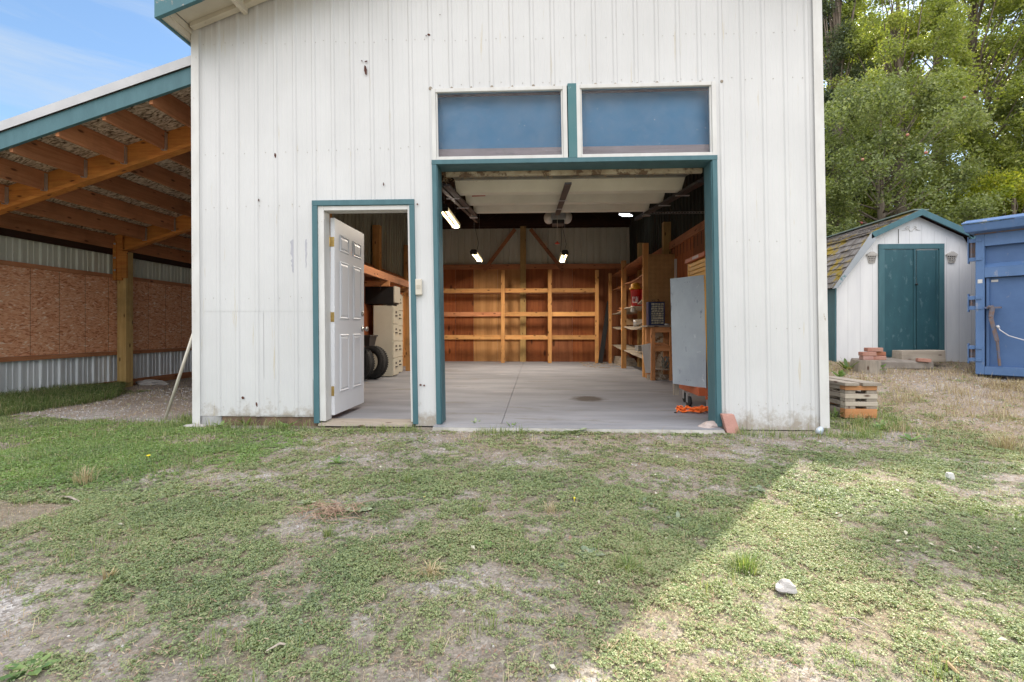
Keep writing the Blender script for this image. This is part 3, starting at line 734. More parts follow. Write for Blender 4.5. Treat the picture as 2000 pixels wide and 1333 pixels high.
# rear wall: cream corrugated above, plywood below
w = MB(); corr(w, iL, iR, 2.80, 3.92, YB+.05, axis='x', sign=1, pitch=.19, hgt=.02, minor=0)
w.build('rear_lining', M['cream'], garage)
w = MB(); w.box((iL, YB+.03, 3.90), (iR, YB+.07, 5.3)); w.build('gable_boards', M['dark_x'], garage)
edges = [858, 924, 935, 978, 1024, 1070, 1115, 1165, 1215, 1262]
xe = [iL] + [PY(u, 643, YB)[0] for u in (620, 700, 780, 858, 890, 925, 972, 1018, 1073, 1118, 1166, 1205)] + [iR]
mt = ['ply1', 'ply1', 'ply2', 'ply1', 'ply1', 'ply1', 'ply2', 'ply2', 'ply1', 'ply3', 'ply1', 'ply3', 'ply3']
for k in range(len(xe)-1):
    w = MB(); w.box((xe[k]+.002, YB+.005, 0), (xe[k+1]-.002, YB+.02, 2.78)); w.build('plywood_sheet', M[mt[k % len(mt)]], garage)
w = MB(); w.box((iL, YB-.035, 2.70), (iR, YB+.004, 2.84)); w.build('girt', M['red_x'], garage)
a = PY(1016, 643, YB-.1)[0]; w = MB(); w.box((a, YB-.12, 0), (a+.165, YB-.036, 4.0)); w.build('wall_post', M['green_z'], garage)
zk = PY(1020, 452, YB-.15)[2]
for ut, ub in ((1006, 945), (1036, 1100)):
    p = PY(ut, 448, YB-.15); q = PY(ub, 529, YB-.15); w = MB(); w.beam(p, q, .09, .04, up=(0, 1, 0)); w.beam
    w = MB(); w.beam(p, q, .04, .10); w.build('knee_brace', M['red_x'], garage)
# trusses
for Y in (6.3, 8.75, 11.2, 13.7):
    w = MB(); w.box((iL, Y, 3.90), (iR, Y+.045, 4.06)); w.beam((iL, Y+.02, rz(iL)-.10), (APX, Y+.02, rz(APX)-.10), .05, .16, up=(0, 0, 1)); w.beam((iR, Y+.02, rz(iR)-.10), (APX+.05, Y+.02, rz(APX)-.12), .05, .16)
    w.beam((APX, Y+.07, 4.0), (APX, Y+.07, 5.35), .04, .09); w.beam((-1.6, Y+.07, 4.0), (APX-.1, Y+.07, 5.2), .04, .09); w.beam((2.0, Y+.07, 4.0), (APX+.1, Y+.07, 5.2), .04, .09)
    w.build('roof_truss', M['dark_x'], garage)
# side walls inside
def sidewall(X, s, plytop, topz, mply):
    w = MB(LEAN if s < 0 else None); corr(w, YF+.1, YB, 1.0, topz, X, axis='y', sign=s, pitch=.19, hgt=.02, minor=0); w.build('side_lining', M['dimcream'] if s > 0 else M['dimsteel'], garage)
    ys = [YF+.12, 7.2, 8.4, 9.6, 10.8, 12.0, YB]
    for k in range(len(ys)-1):
        w = MB(); w.box((X - s*.0 + s*.03, ys[k]+.003, 0), (X + s*.045, ys[k+1]-.003, plytop)); w.build('plywood_sheet', M[mply[k % len(mply)]], garage)
    w = MB(); w.box((X + s*.046, YF+.12, plytop-.08), (X + s*.085, YB-.13, plytop+.06)); w.build('girt', M['red_y'], garage)
    for Y in (7.3, 9.75, 12.1):
        w = MB(); w.box((X + s*.046, Y, 0), (X + s*.19, Y+.14, 3.1)); w.build('wall_post', M['stud_z'] if s > 0 else M['green_z'], garage)
sidewall(iL, 1, 2.2, rz(iL)-.02, ['ply1', 'ply2', 'ply1', 'ply3'])
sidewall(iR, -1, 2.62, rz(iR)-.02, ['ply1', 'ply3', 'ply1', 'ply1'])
# dark inner face of the front wall
w = MB(); w.box((iL, YF+.07, 0), (dx0+.02, YF+.09, 4.0)); w.box((dx1-.02, YF+.07, 0), (gx0-.0, YF+.19, 3.7)); w.box((gx1+.02, YF+.07, 0), (iR, YF+.09, 4.3)); w.box((dx0+.0, YF+.07, dz1+.01), (dx1, YF+.09, 4.2)); w.box((gx0, YF+.15, zW1+.02), (gx1+.02, YF+.17, 5.0)); w.box((iL, YF+.07, 4.01), (dx0, YF+.09, 4.1))
w.build('front_lining', M['ply3'], garage)
# ---- open sectional door under the roof
A = PY(860, 342.5, 5.0); Bp = PY(925, 408, 7.45)
dxa, dxb = -.93, 1.70
ya, za = 5.0, A[2]; yb, zb_ = 7.45, Bp[2]
door = bpy.data.objects.new('sectional_door', None); COL.objects.link(door); door.parent = garage; door.location = (0, 0, 0); ORG[door.name] = ORG[garage.name]
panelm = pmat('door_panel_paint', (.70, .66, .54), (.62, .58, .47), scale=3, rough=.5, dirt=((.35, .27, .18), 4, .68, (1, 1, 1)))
panelshade = pmat('door_panel_shaded', (.30, .285, .24), (.25, .24, .20), scale=3, rough=.7)  # band shading put into colour: flats darker, slanted faces keep the cream
npan = 3
for k in range(npan):
    t0, t1 = k/npan, (k+1)/npan
    y0, y1 = ya+(yb-ya)*t0+.002, ya+(yb-ya)*t1-.002; z0, z1 = za+(zb_-za)*t0, za+(zb_-za)*t1
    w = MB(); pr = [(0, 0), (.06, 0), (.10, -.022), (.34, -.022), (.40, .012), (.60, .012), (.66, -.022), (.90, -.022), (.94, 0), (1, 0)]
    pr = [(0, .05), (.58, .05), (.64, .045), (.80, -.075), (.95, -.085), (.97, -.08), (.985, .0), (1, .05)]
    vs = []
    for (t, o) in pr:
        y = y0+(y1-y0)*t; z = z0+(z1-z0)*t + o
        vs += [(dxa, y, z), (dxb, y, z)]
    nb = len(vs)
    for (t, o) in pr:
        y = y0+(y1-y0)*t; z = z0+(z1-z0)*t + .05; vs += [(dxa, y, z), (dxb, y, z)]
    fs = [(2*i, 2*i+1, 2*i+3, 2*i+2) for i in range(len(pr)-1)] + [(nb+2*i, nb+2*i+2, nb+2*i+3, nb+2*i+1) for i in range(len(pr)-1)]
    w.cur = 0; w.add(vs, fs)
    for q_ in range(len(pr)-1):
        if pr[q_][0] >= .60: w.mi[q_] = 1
    w.build('door_panel', [panelshade, panelm], door)
w = MB(); w.box((dxa-.0, ya-.045, za-.030), (dxb, ya-.001, za+.035)); w.build('bottom_rail', pmat('dirty_door_edge', (.46, .40, .30), (.30, .24, .17), scale=6, rough=.9, dirt=((.13, .085, .055), 7, .50, (1, 1, 1))), door, bevel=.004)
# nesting litter along the left end of the rail
w = MB(); r = random.Random(9)
for k in range(260):
    t = r.random()**2.5; x = dxa-.02 + (dxb-dxa)*t*.95; y = ya-.05+r.uniform(-.01, .05); z = za-.03 + r.uniform(-.03, .05)*(1.3-t)
    d = Vector((r.uniform(-1, 1), r.uniform(-.5, .5), r.uniform(-.8, .5))).normalized()*r.uniform(.02, .06)
    w.beam((x, y, z), (x+d.x, y+d.y, z+d.z), .0018, .0018)
nst = w.build('nest_litter', pmat('straw_litter', (.42, .30, .17), (.25, .16, .09)), door); nst['kind'] = 'stuff'
for X, nm in ((dxa-.0, 'l'), ((dxa+dxb)/2-.04, 'c'), (dxb+.0, 'r')):
    w = MB(); w.beam((X, ya, za-.105), (X, yb+.01, zb_-.105), .07, .02); w.build('door_stile', M['darksteel'], door)
for X in (dxa-.12, dxb+.10):
    w = MB(); w.beam((X, ya+.05, za-.05), (X, yb+1.2, zb_+.08), .05, .06); w.beam((X, ya-.01, za-.9), (X, ya+.05, za-.05), .05, .05); w.build('track', M['darksteel'], door)
    w = MB(); s = 1 if X < 0 else -1; w.box((X+s*.05, yb-.02, zb_-.13), (X+s*.13, yb+.05, zb_-.03)); w.box((X+s*.03, yb-.02, zb_-.14), (X+s*.15, yb+.05, zb_-.131)); w.build('roller_bracket', M['galv'], door)
    for t in (.3, .62):
        w = MB(); y = ya+(yb-ya)*t; z = za+(zb_-za)*t-.126; w.box((X-.02*s, y, z), (X+s*.14, y+.03, z+.008)); w.build('hinge', M['galv'], door)
for t in (.42, .72):
    w = MB(); y = ya+(yb-ya)*t; z = za+(zb_-za)*t-.122; X = (dxa+dxb)/2-.04; w.box((X-.06, y, z), (X+.06, y+.02, z+.004)); w.build('hinge', M['galv'], door)
p = PY(922, 381, 6.05); q = PY(948, 380, 6.05)
w = MB(); w.beam((p[0], p[1], p[2]-.012), (q[0], q[1], q[2]-.012), .02, .018); w.build('pull_handle', pmat('red_handle', (.45, .09, .06)), door)
# perforated hanger angle on the right
p = PY(1270, 417, 7.6); q = PY(1381, 413, 7.6)
w = MB(); w.box((p[0], 7.6, p[2]-.012), (iR-.05, 7.604, p[2]+.022)); w.box((p[0], 7.6035, p[2]+.018), (iR-.05, 7.64, p[2]+.0225)); hg = w.build('track_hanger', M['galv'], door)
w = MB()
x = p[0]+.03
while x < iR-.08: w.box((x, 7.5985, p[2]-.003), (x+.02, 7.5995, p[2]+.010)); x += .045
w.build('slot', M['black'], hg)
# ---- entry door, swung inwards
EX, EY = PX(641, 643, -2.13)[0], YF+.13
ex0 = dx0+TW+.066
dw, dh, dt = .86, 2.05, .045
EYe = EY + dw
ed = bpy.data.objects.new('entry_door', None); COL.objects.link(ed); ed.parent = garage; ORG[ed.name] = ORG[garage.name]
edm = pmat('door_paint', (.70, .71, .74), (.66, .67, .70), scale=2, rough=.45, bump=.05, dirt=((.42, .36, .28), 7, .72, (1, 1, .6)))
w = MB(); z0 = .055
w.box((ex0-.010, EY, z0), (ex0+dt-.010, EY+dw, z0+dh)); leaf = w.build('door_leaf', edm, ed, bevel=.003)
fx = ex0+dt-.010
w = MB()   # six raised panels on the visible face
cols = ((.13, .38), (.50, .75)); rows = ((.15, .62), (.80, 1.46), (1.62, 1.80)); 
rows = ((.22, .84), (1.00, 1.62), (1.72, 1.90))
for a, b in cols:
    for c, d in rows:
        ya_, yb_ = EY+a, EY+b; za_, zb2 = z0+c, z0+d
        def ring(i, x): return [(x, ya_+i, za_+i), (x, yb_-i, za_+i), (x, yb_-i, zb2-i), (x, ya_+i, zb2-i)]
        R = [ring(0, fx+.0005), ring(.012, fx+.009), ring(.026, fx+.001), ring(.045, fx+.007)]
        vs = sum(R, []); fs = []
        for i in range(3):
            for k in range(4): fs.append((i*4+k, i*4+(k+1) % 4, (i+1)*4+(k+1) % 4, (i+1)*4+k))
        fs.append((12, 13, 14, 15)); w.add(vs, fs)
w.build('panel_moulding', edm, leaf)
for zz in (.25, 1.02, 1.80):
    w = MB(); w.box((ex0-.0115, EY-.0035, z0+zz-.05), (ex0+dt-.012, EY-.0005, z0+zz+.05)); w.tube([(ex0-.016, EY-.008, z0+zz-.05), (ex0-.016, EY-.008, z0+zz+.05)], .008)
    w.build('hinge', M['brass'], ed)
w = MB(); w.sm = True; yk = EY+dw-.065; w.lathe((fx, yk, .95), [(.032, .0005), (.030, .008), (.012, .012), (.012, .035), (.026, .045), (.030, .06), (.022, .072), (.002, .076)], axis='x'); w.build('door_knob', M['nickel'], ed)
w = MB(); w.sm = True; w.lathe((fx, yk, 1.13), [(.030, .0005), (.028, .012), (.02, .018), (.002, .02)], axis='x'); w.build('deadbolt', M['nickel'], ed)
w = MB(); w.sm = True; w.lathe((fx-dt-.0, yk, .95), [(.002, -.076), (.022, -.072), (.030, -.06), (.026, -.045), (.012, -.035), (.012, -.012), (.030, -.008), (.032, -.0005)], axis='x'); w.build('door_knob', M['nickel'], ed)
# ------------------------------------------------------------------ things standing in the garage
# rear shelf frame
YS = 13.45
sf = empty('shelf_frame', (PY(1024, 643, YS)[0], YS, 0), 'unfinished pine shelf framing standing along the rear plywood wall', 'shelf frame')
for (u0, u1, vt) in ((979, 986, 528), (1070, 1077.5, 527), (1162, 1169, 528), (858, 864, 528)):
    a, b, z0, z1 = bvert(u0, vt, u1, 706, YS)
    w = MB(); w.box((a, YS-.045, 0), (b, YS, z1)); w.build('post', M['stud_z'], sf, bevel=.003)
xA = PY(850, 643, YS)[0]; xB = PY(1164, 643, YS)[0]
for (v0, v1) in ((564, 572), (610, 618), (655, 663.5)):
    z1 = PY(1020, v0, YS+.05)[2]; z0 = PY(1020, v1, YS+.05)[2]
    for (p, q, mm_) in ((xA, PY(982, 643, YS)[0], 'stud_x'), (PY(982.3, 643, YS)[0], PY(1073, 643, YS)[0], 'stud_x'), (PY(1073.3, 643, YS)[0], xB, 'stud_x')):
        w = MB(); w.box((p, YS+.001, z0), (q-.004, YS+.04, z1)); w.build('rail', M['red_x'] if (v0 == 610 and p == xA) else M[mm_], sf, bevel=.003)
    w = MB(); w.box((xA, YB-.075, z0), (xB, YB-.037, z1-.01)); w.build('rail', M['red_x'], sf)
# side shelving unit along the right wall
XS = 2.19
su = empty('shelving_unit', (XS, 11.6, 0), 'deep pine shelving along the right wall with sagging grey shelves', 'shelving')
for (u0, u1, vt, Y) in ((1189, 1195, 534, 13.3), (1214.5, 1223.5, 509, 11.65), (1256.5, 1267, 475, 9.55)):
    a = PY(u0, 643, Y)[0]; b = PY(u1, 643, Y)[0]; z1 = PY(u0, vt, Y)[2]
    w = MB(); w.box((a, Y, 0), (b, Y+.09, z1)); w.build('post', M['stud_z'], su, bevel=.003)
for (u, vt, Y) in ((1232, 506, 11.7), (1236, 535, 11.7)):
    pass
for Y in (13.35, 11.7):
    w = MB(); w.box((iR-.19, Y, 0), (iR-.10, Y+.04, 2.5 if Y < 12 else 2.1)); w.build('post', M['red_z'], su)
def shelf(zs, mat, sag=.05, thick=.02, y0=9.66, y1=13.5):
    n = 14; vs = []
    for k in range(n+1):
        t = k/n; y = y0+(y1-y0)*t
        if zs == 'top': z = 2.30
        else: z = zs[0]+(zs[1]-zs[0])*t
        z -= sag*abs(math.sin(math.pi*2*t))*.6
        for x, dz in ((XS-.05+random.uniform(-.012, .012), -.03*abs(math.sin(7*t))*.4), (iR-.10, 0)):
            vs += [(x, y, z+dz), (x, y, z+dz+thick)]
    fs = []
    for k in range(n):
        o = 4*k; p = o+4
        fs += [(o+1, o+3, p+3, p+1), (o, p, p+2, o+2), (o, o+1, p+1, p), (o+2, p+2, p+3, o+3)]
    fs += [(0, 2, 3, 1), (4*n, 4*n+1, 4*n+3, 4*n+2)]
    w = MB(); w.add(vs, fs); w.build('shelf', mat, su)
zs = []
def zat(u, v, Y): return PY(u, v, Y)[2]
greyply = wood('grey_shelf', (.42, .37, .30), (.30, .25, .19), 1, tint=.1, knots=False)
shelf((2.02, 2.02), M['red_y'], sag=.03)
shelf((zat(1262, 585, 9.7)-.02, zat(1190, 614, 13.3)), greyply, sag=.06)
shelf((1.05-.06, 1.0), greyply, sag=.08)
shelf((.36, .50), greyply, sag=.0)
shelf((2.42, 2.42), M['red_y'], sag=0)
# pegboard end panel
def peg_mat():
    m = pmat('pegboard_brown', (.52, .30, .125), (.42, .23, .09), scale=5, rough=.7, bump=0)
    nt = m.node_tree; b = nt.nodes['Principled BSDF']; l = nt.links.new; src = b.inputs['Base Color'].links[0].from_socket
    co = nt.nodes.new('ShaderNodeTexCoord'); mp_ = _n(nt, 'ShaderNodeMapping'); mp_.inputs['Scale'].default_value = (40, 40, 40); l(co.outputs['Object'], mp_.inputs['Vector'])
    fr_ = nt.nodes.new('ShaderNodeVectorMath'); fr_.operation = 'FRACTION'; l(mp_.outputs[0], fr_.inputs[0])
    sb = nt.nodes.new('ShaderNodeVectorMath'); sb.operation = 'SUBTRACT'; sb.inputs[1].default_value = (.5, .5, .5); l(fr_.outputs[0], sb.inputs[0])
    ml = nt.nodes.new('ShaderNodeVectorMath'); ml.operation = 'MULTIPLY'; ml.inputs[1].default_value = (1, 0, 1); l(sb.outputs[0], ml.inputs[0])
    ln = nt.nodes.new('ShaderNodeVectorMath'); ln.operation = 'LENGTH'; l(ml.outputs[0], ln.inputs[0])
    r = ramp(nt, [(.2, (1, 1, 1)), (.28, (0, 0, 0))]); l(ln.outputs['Value'], r.inputs['Fac'])
    mx_ = nt.nodes.new('ShaderNodeMixRGB'); mx_.inputs['Color2'].default_value = (.03, .015, .008, 1); l(r.outputs['Color'], mx_.inputs['Fac']); l(src, mx_.inputs['Color1']); l(mx_.outputs[0], b.inputs['Base Color'])
    return m
YP = 9.50
a, b, z0, z1 = bvert(1266.5, 497, 1324, 640, YP)
w = MB(); w.box((a, YP, .7), (b, YP+.012, z1)); o = solo(w, 'pegboard', peg_mat(), (a, YP, .7), 'brown pegboard panel closing the end of the shelving above the workbench', 'pegboard')
a, b, z0, z1 = bvert(1324, 474, 1334.5, 640, YP-.05)
w = MB(); w.box((a, YP-.09, 0), (b, YP-.05, z1)); solo(w, 'timber_stud', M['stud_z'], (a, YP-.09, 0), 'upright pine stud at the right edge of the pegboard', 'timber', bevel=.003)
a, b, z0, z1 = bvert(1317.5, 506, 1322.5, 640, YP-.15)
w = MB(); w.box((a, YP-.15, .9), (b, YP-.13, z1)); solo(w, 'white_batten', M['whitetrim'], (a, YP-.15, .9), 'thin white strip of wood standing right of the pegboard', 'batten')
a, b, z0, z1 = bvert(1333, 530, 1340, 640, 9.2)
w = MB(); w.beam((a, 9.2, .02), (b, 9.3, z1), .045, .09); solo(w, 'leaning_timber', M['orange_z'], (a, 9.2, 0), 'orange-brown board leaning by the wall behind the grey board', 'timber')
# workbench
YW = 8.95
bx0 = PY(1269, 643, YW)[0]; bx1 = iR-.2; zt = PY(1280, 636, YW)[2]
wb = empty('workbench', (bx0, YW, 0), 'small wooden workbench with open shelves below the pegboard', 'workbench')
w = MB(); w.box((bx0-.05, YW-.03, zt-.03), (bx1, YP-.02, zt)); w.build('top', M['grey_x'], wb, bevel=.004)
lx0 = PY(1272, 643, YW)[0]; lx1 = PY(1280, 643, YW)[0]
for (x, y) in ((lx0, YW), (bx1-.09, YW), (lx0, YP-.15), (bx1-.09, YP-.15)):
    w = MB(); w.box((x, y, 0), (x+.075, y+.075, zt-.031)); w.build('leg', M['orange_z'], wb, bevel=.003)
z = PY(1290, 676, YW)[2]
w = MB(); w.box((lx1+.001, YW+.005, z-.10), (bx1-.09, YW+.04, z+.0)); w.build('apron', M['orange_x'], wb); w = MB(); w.box((lx1+.001, YW+.002, zt-.13), (bx1-.09, YW+.03, zt-.033)); w.build('apron', M['orange_x'], wb)
w = MB(); w.hexa([(lx0+.08, YW+.05, z+.002), (bx1-.1, YW+.05, z+.002), (bx1-.1, YP-.16, z+.01), (lx0+.08, YP-.16, z+.01), (lx0+.08, YW+.05, z+.045), (bx1-.1, YW+.05, z+.02), (bx1-.1, YP-.16, z+.05), (lx0+.08, YP-.16, z+.05)]); w.build('middle_shelf', M['orange_x'], wb)
w = MB(); w.box((lx0+.08, YW+.0, .19), (bx1-.1, YP-.16, .21)); w.build('bottom_shelf', M['grey_x'], wb)
w = MB(); w.box((lx0+.02, YP-.06, .05), (bx1, YP-.035, zt-.14)); w.build('back_panel', pmat('peeling_cream', (.62, .57, .46), (.52, .46, .34), rough=.8, dirt=((.24, .15, .08), 9, .52, (1.5, 1, 1))), wb)
w = MB(); w.box((bx0-.02, YW+.12, 0.001), (bx1, YW+.14, .10)); w.build('kick_board', pmat('dirty_white', (.60, .57, .48), (.4, .33, .25), dirt=((.2, .14, .09), 8, .5, (1, 1, 1))), wb)
# white offcut leaning on the bench
p = [PY(1253, 674, 8.90), PY(1271, 671, 8.93), PY(1271, 729, 8.84), PY(1261, 729, 8.82)]
w = MB(); ft = [(q[0], q[1], q[2]) for q in p]; bk = [(q[0], q[1]+.012, q[2]) for q in p]
w.add(ft+bk, [(0, 3, 2, 1), (4, 5, 6, 7), (0, 1, 5, 4), (1, 2, 6, 5), (2, 3, 7, 6), (3, 0, 4, 7)])
solo(w, 'white_offcut', M['whitetrim'], (p[3][0], p[3][1], p[3][2]), 'tapered white board leaning on the left leg of the workbench', 'board')
# chain / wire bundle on the bottom shelf
w = MB(); r = random.Random(2); c = PY(1307, 722, 8.9)
pts = [(c[0]+.09*math.sin(t*1.9+1)*r.uniform(.6, 1.1), YW+.06+.05*math.cos(t*1.3), .22+.11+.11*math.sin(t*2.7)) for t in [k*.35 for k in range(60)]]
w.tube(pts, .009, 6, False); solo(w, 'cable_bundle', pmat('old_cable', (.20, .20, .17), (.09, .09, .08)), (c[0], YW+.06, .21), 'tangled grey cable bundle on the bottom shelf of the workbench', 'cable')
# small-parts cabinet
blue = pmat('dark_blue_plastic', (.016, .032, .11), (.012, .025, .085), rough=.45, bump=.05)
a, b, z0, z1 = bvert(1266.5, 590, 1298.5, 635.5, 9.08)
cb = empty('parts_cabinet', (a, 9.08, zt+.001), 'dark blue small-parts cabinet with clear drawers standing on the workbench', 'parts cabinet')
w = MB(); w.box((a, 9.10, zt+.001), (b, 9.26, z1)); w.box((a, 9.08, zt+.001), (a+.05, 9.0995, z1)); w.box((b-.018, 9.08, zt+.001), (b, 9.0995, z1)); w.box((a+.0505, 9.08, z1-.02), (b-.0185, 9.0995, z1)); w.box((a+.0505, 9.08, zt+.001), (b-.0185, 9.0995, zt+.02))
w.build('case', blue, cb, bevel=.002)
drm = pmat('clear_drawer', (.12, .14, .14), (.62, .58, .44), scale=26, rough=.25, bump=.1)
rows_ = 9; hh = (z1-zt-.045)/rows_; x0 = a+.052; wd = (b-.02-x0)
for rr in range(rows_):
    nc = 4 if rr >= 5 else (2 if rr in (2, 3) else 5)
    for cc in range(nc):
        w = MB(); w.box((x0+wd*cc/nc+.004, 9.083, zt+.024+hh*rr+.006), (x0+wd*(cc+1)/nc-.004, 9.0985, zt+.024+hh*(rr+1)-.004)); w.box((x0+wd*(cc+.35)/nc, 9.077, zt+.024+hh*rr+.012), (x0+wd*(cc+.65)/nc, 9.0825, zt+.024+hh*rr+.018)); w.build('drawer', drm, cb)
w = MB(); r = random.Random(4)
for k in range(7): x = a+.12+.02*k; w.tube([(x, 9.17, z1), (x+r.uniform(-.04, .04), 9.17, z1+.03), (x+r.uniform(-.06, .06), 9.16, z1+.06)], .003, 5)
solo(w, 'wire_offcuts', M['darksteel'], (a+.15, 9.17, z1), 'loose wire offcuts lying on top of the blue parts cabinet', 'wire')
w = MB(); c = PY(1303, 634, 9.05); w.sm = True; w.lathe((c[0], 9.05, zt+.001), [(.045, 0), (.05, .012), (.05, .03), (.045, .034), (.002, .034)]); solo(w, 'tin_lid', M['galv'], (c[0], 9.05, zt), 'small round metal tin beside the blue parts cabinet', 'tin')
# red bucket with yellow sponge heap
YQ = 10.3
zs_ = PY(1240, 598, YQ)[2]; c = PY(1243, 598, YQ); rb = PY(1254, 598, YQ)[0]-c[0]
hB = PY(1243, 566, YQ)[2]-zs_
bk_ = empty('bucket', (c[0], YQ, zs_), 'red plastic bucket with a yellow lid on the side shelving', 'bucket')
w = MB(); w.sm = True; w.lathe((c[0], YQ, zs_), [(rb*.86, 0), (rb, hB*.9), (rb*1.06, hB*.91), (rb*1.06, hB), (rb*.9, hB)], n=28); w.build('body', pmat('red_plastic', (.52, .018, .012), (.45, .015, .01), rough=.35, bump=0), bk_)
w = MB(); w.sm = True; w.lathe((c[0]-.02, YQ, zs_+hB), [(rb*1.08, 0), (rb*1.08, .035), (rb*.95, .04), (rb*.8, .045), (rb*.82, .10), (rb*.5, .14), (.002, .15)], n=24); w.build('lid', pmat('yellow_plastic', (.68, .33, .02), (.6, .27, .015), rough=.5), bk_)
w = MB()  # pale label wrapped on the front with red marks
n = 8; R1 = rb*1.003
vs = []
for k in range(n+1):
    th = rad(-150 + 75*k/n)
    for zz in (.06, hB*.55):
        rr = rb*(.86+.14*zz/(hB*.9))+.002; vs.append((c[0]+rr*math.cos(th), YQ+rr*math.sin(th), zs_+zz))
w.add(vs, [(2*k, 2*k+2, 2*k+3, 2*k+1) for k in range(n)]); lb = w.build('paper_label', pmat('bucket_label', (.62, .52, .55), (.40, .06, .06), scale=14, stretch=(1, 1, .4), lo=.48, hi=.55, rough=.5, bump=0), bk_)
w = MB(); w.sm = True; c2 = PY(1262, 598, 10.1); w.lathe((c[0]+rb*1.35, YQ-.15, zs_+.0), [(.09, 0), (.105, .30), (.11, .31), (.10, .33), (.002, .33)], n=20); solo(w, 'red_tub', pmat('dark_red_plastic', (.40, .02, .015), (.33, .015, .01), rough=.4), (c[0]+rb*1.35, YQ-.15, zs_), 'smaller dark red tub beside the red bucket, half behind the post', 'tub')
# rags on the shelf
w = MB(); c = PY(1253, 636, 9.9)
w.blob((XS+.12, 10.0, 1.03), (.13, .22, .045), 3, .4, 5); solo(w, 'rag', pmat('rag_cloth', (.50, .45, .38), (.36, .31, .25), rough=.95), (XS+.12, 10.0, 1.0), 'crumpled pale rag on the middle side shelf', 'rag')
w = MB(); w.blob((XS+.10, 10.2, PY(1250, 590, 10.2)[2]-.02), (.10, .14, .03), 2, .4, 8)
# small things on the side shelves
def shelf_thing(y, x, z, sz, name, mat, label, cat, kind='box'):
    w = MB()
    if kind == 'box': w.box((x, y, z), (x+sz[0], y+sz[1], z+sz[2])); w.box((x-.004, y-.004, z+sz[2]*.82), (x+sz[0]+.004, y+sz[1]+.004, z+sz[2]+.003))
    elif kind == 'can': w.sm = True; w.lathe((x, y, z), [(sz[0], 0), (sz[0], sz[2]), (sz[0]*.92, sz[2]+.004), (.002, sz[2]+.002)], n=18)
    else:
        r = random.Random(int(y*100))
        for k in range(5): w.beam((x+.02*k, y+r.uniform(-.1, .1), z+.012+.022*k), (x+r.uniform(-.05, .12), y+sz[1], z+.012+.022*k), .07, .02)
    solo(w, name, mat, (x, y, z), label, cat, bevel=.003 if kind == 'box' else 0)
shelf_thing(12.2, XS+.02, 1.05, (.28, .32, .16), 'cardboard_box', pmat('cardboard', (.40, .27, .15), (.33, .21, .11), rough=.9), 'small cardboard box on the middle side shelf near the rear', 'box')
shelf_thing(10.9, XS+.08, 1.00, (.06, 0, .15), 'paint_tin', M['galv'], 'grey paint tin on the middle side shelf', 'tin', 'can')
shelf_thing(11.0, XS+.03, 1.33, (.05, 0, .14), 'spray_can', pmat('white_can', (.6, .6, .58)), 'small white can on the side shelf beyond the red bucket', 'can', 'can')
shelf_thing(12.3, XS+.05, 1.40, (.2, .5, 0), 'wood_offcuts', M['red_y'], 'reddish offcuts piled on the upper side shelf at the rear', 'offcuts', 'pile')
shelf_thing(9.9, XS+.02, 1.045, (.2, .5, 0), 'wood_offcuts', M['grey_y'], 'grey offcuts piled on the middle side shelf behind the front post', 'offcuts', 'pile')
shelf_thing(10.6, XS+.06, .46, (.30, .34, .12), 'storage_crate', pmat('grey_crate', (.22, .22, .21), (.15, .15, .15)), 'grey crate on the lowest side shelf', 'crate')
# black board leaning in the rear corner
p = PY(1184, 590, 13.5); q = PY(1172, 706, 13.25)
w = MB(); w.beam((q[0], 13.2, 0.02), (p[0]+.07, 13.42, p[2]), .12, .03, up=(0, 1, 0)); solo(w, 'black_plank', M['black'], (q[0], 13.25, 0), 'long black plank leaning in the rear right corner beside the shelf frame', 'plank')
# stacked boards under the shelving
w = MB()
for k in range(4): w.box((2.18+.01*k, 12.3, .0+.05*k), (2.62-.03*k, 13.6, .045+.05*k))
solo(w, 'board_stack', M['grey_y'], (2.2, 12.3, 0), 'low stack of flat boards on the floor under the side shelving', 'board stack')
w = MB(); r = random.Random(14)
for k in range(60):
    x, y = r.uniform(1.2, 2.2), r.uniform(11.6, 13.6); a_ = r.uniform(0, 3.1); l_ = r.uniform(.04, .2)
    w.beam((x, y, .008), (x+l_*math.cos(a_), y+l_*math.sin(a_)*.4, .012), r.uniform(.01, .04), .006)
o = solo(w, 'floor_scraps', pmat('scrap_wood', (.50, .42, .32), (.3, .22, .15)), (1.7, 12.6, 0), 'wood scraps and shavings scattered on the floor before the side shelving', 'scraps'); o['kind'] = 'stuff'
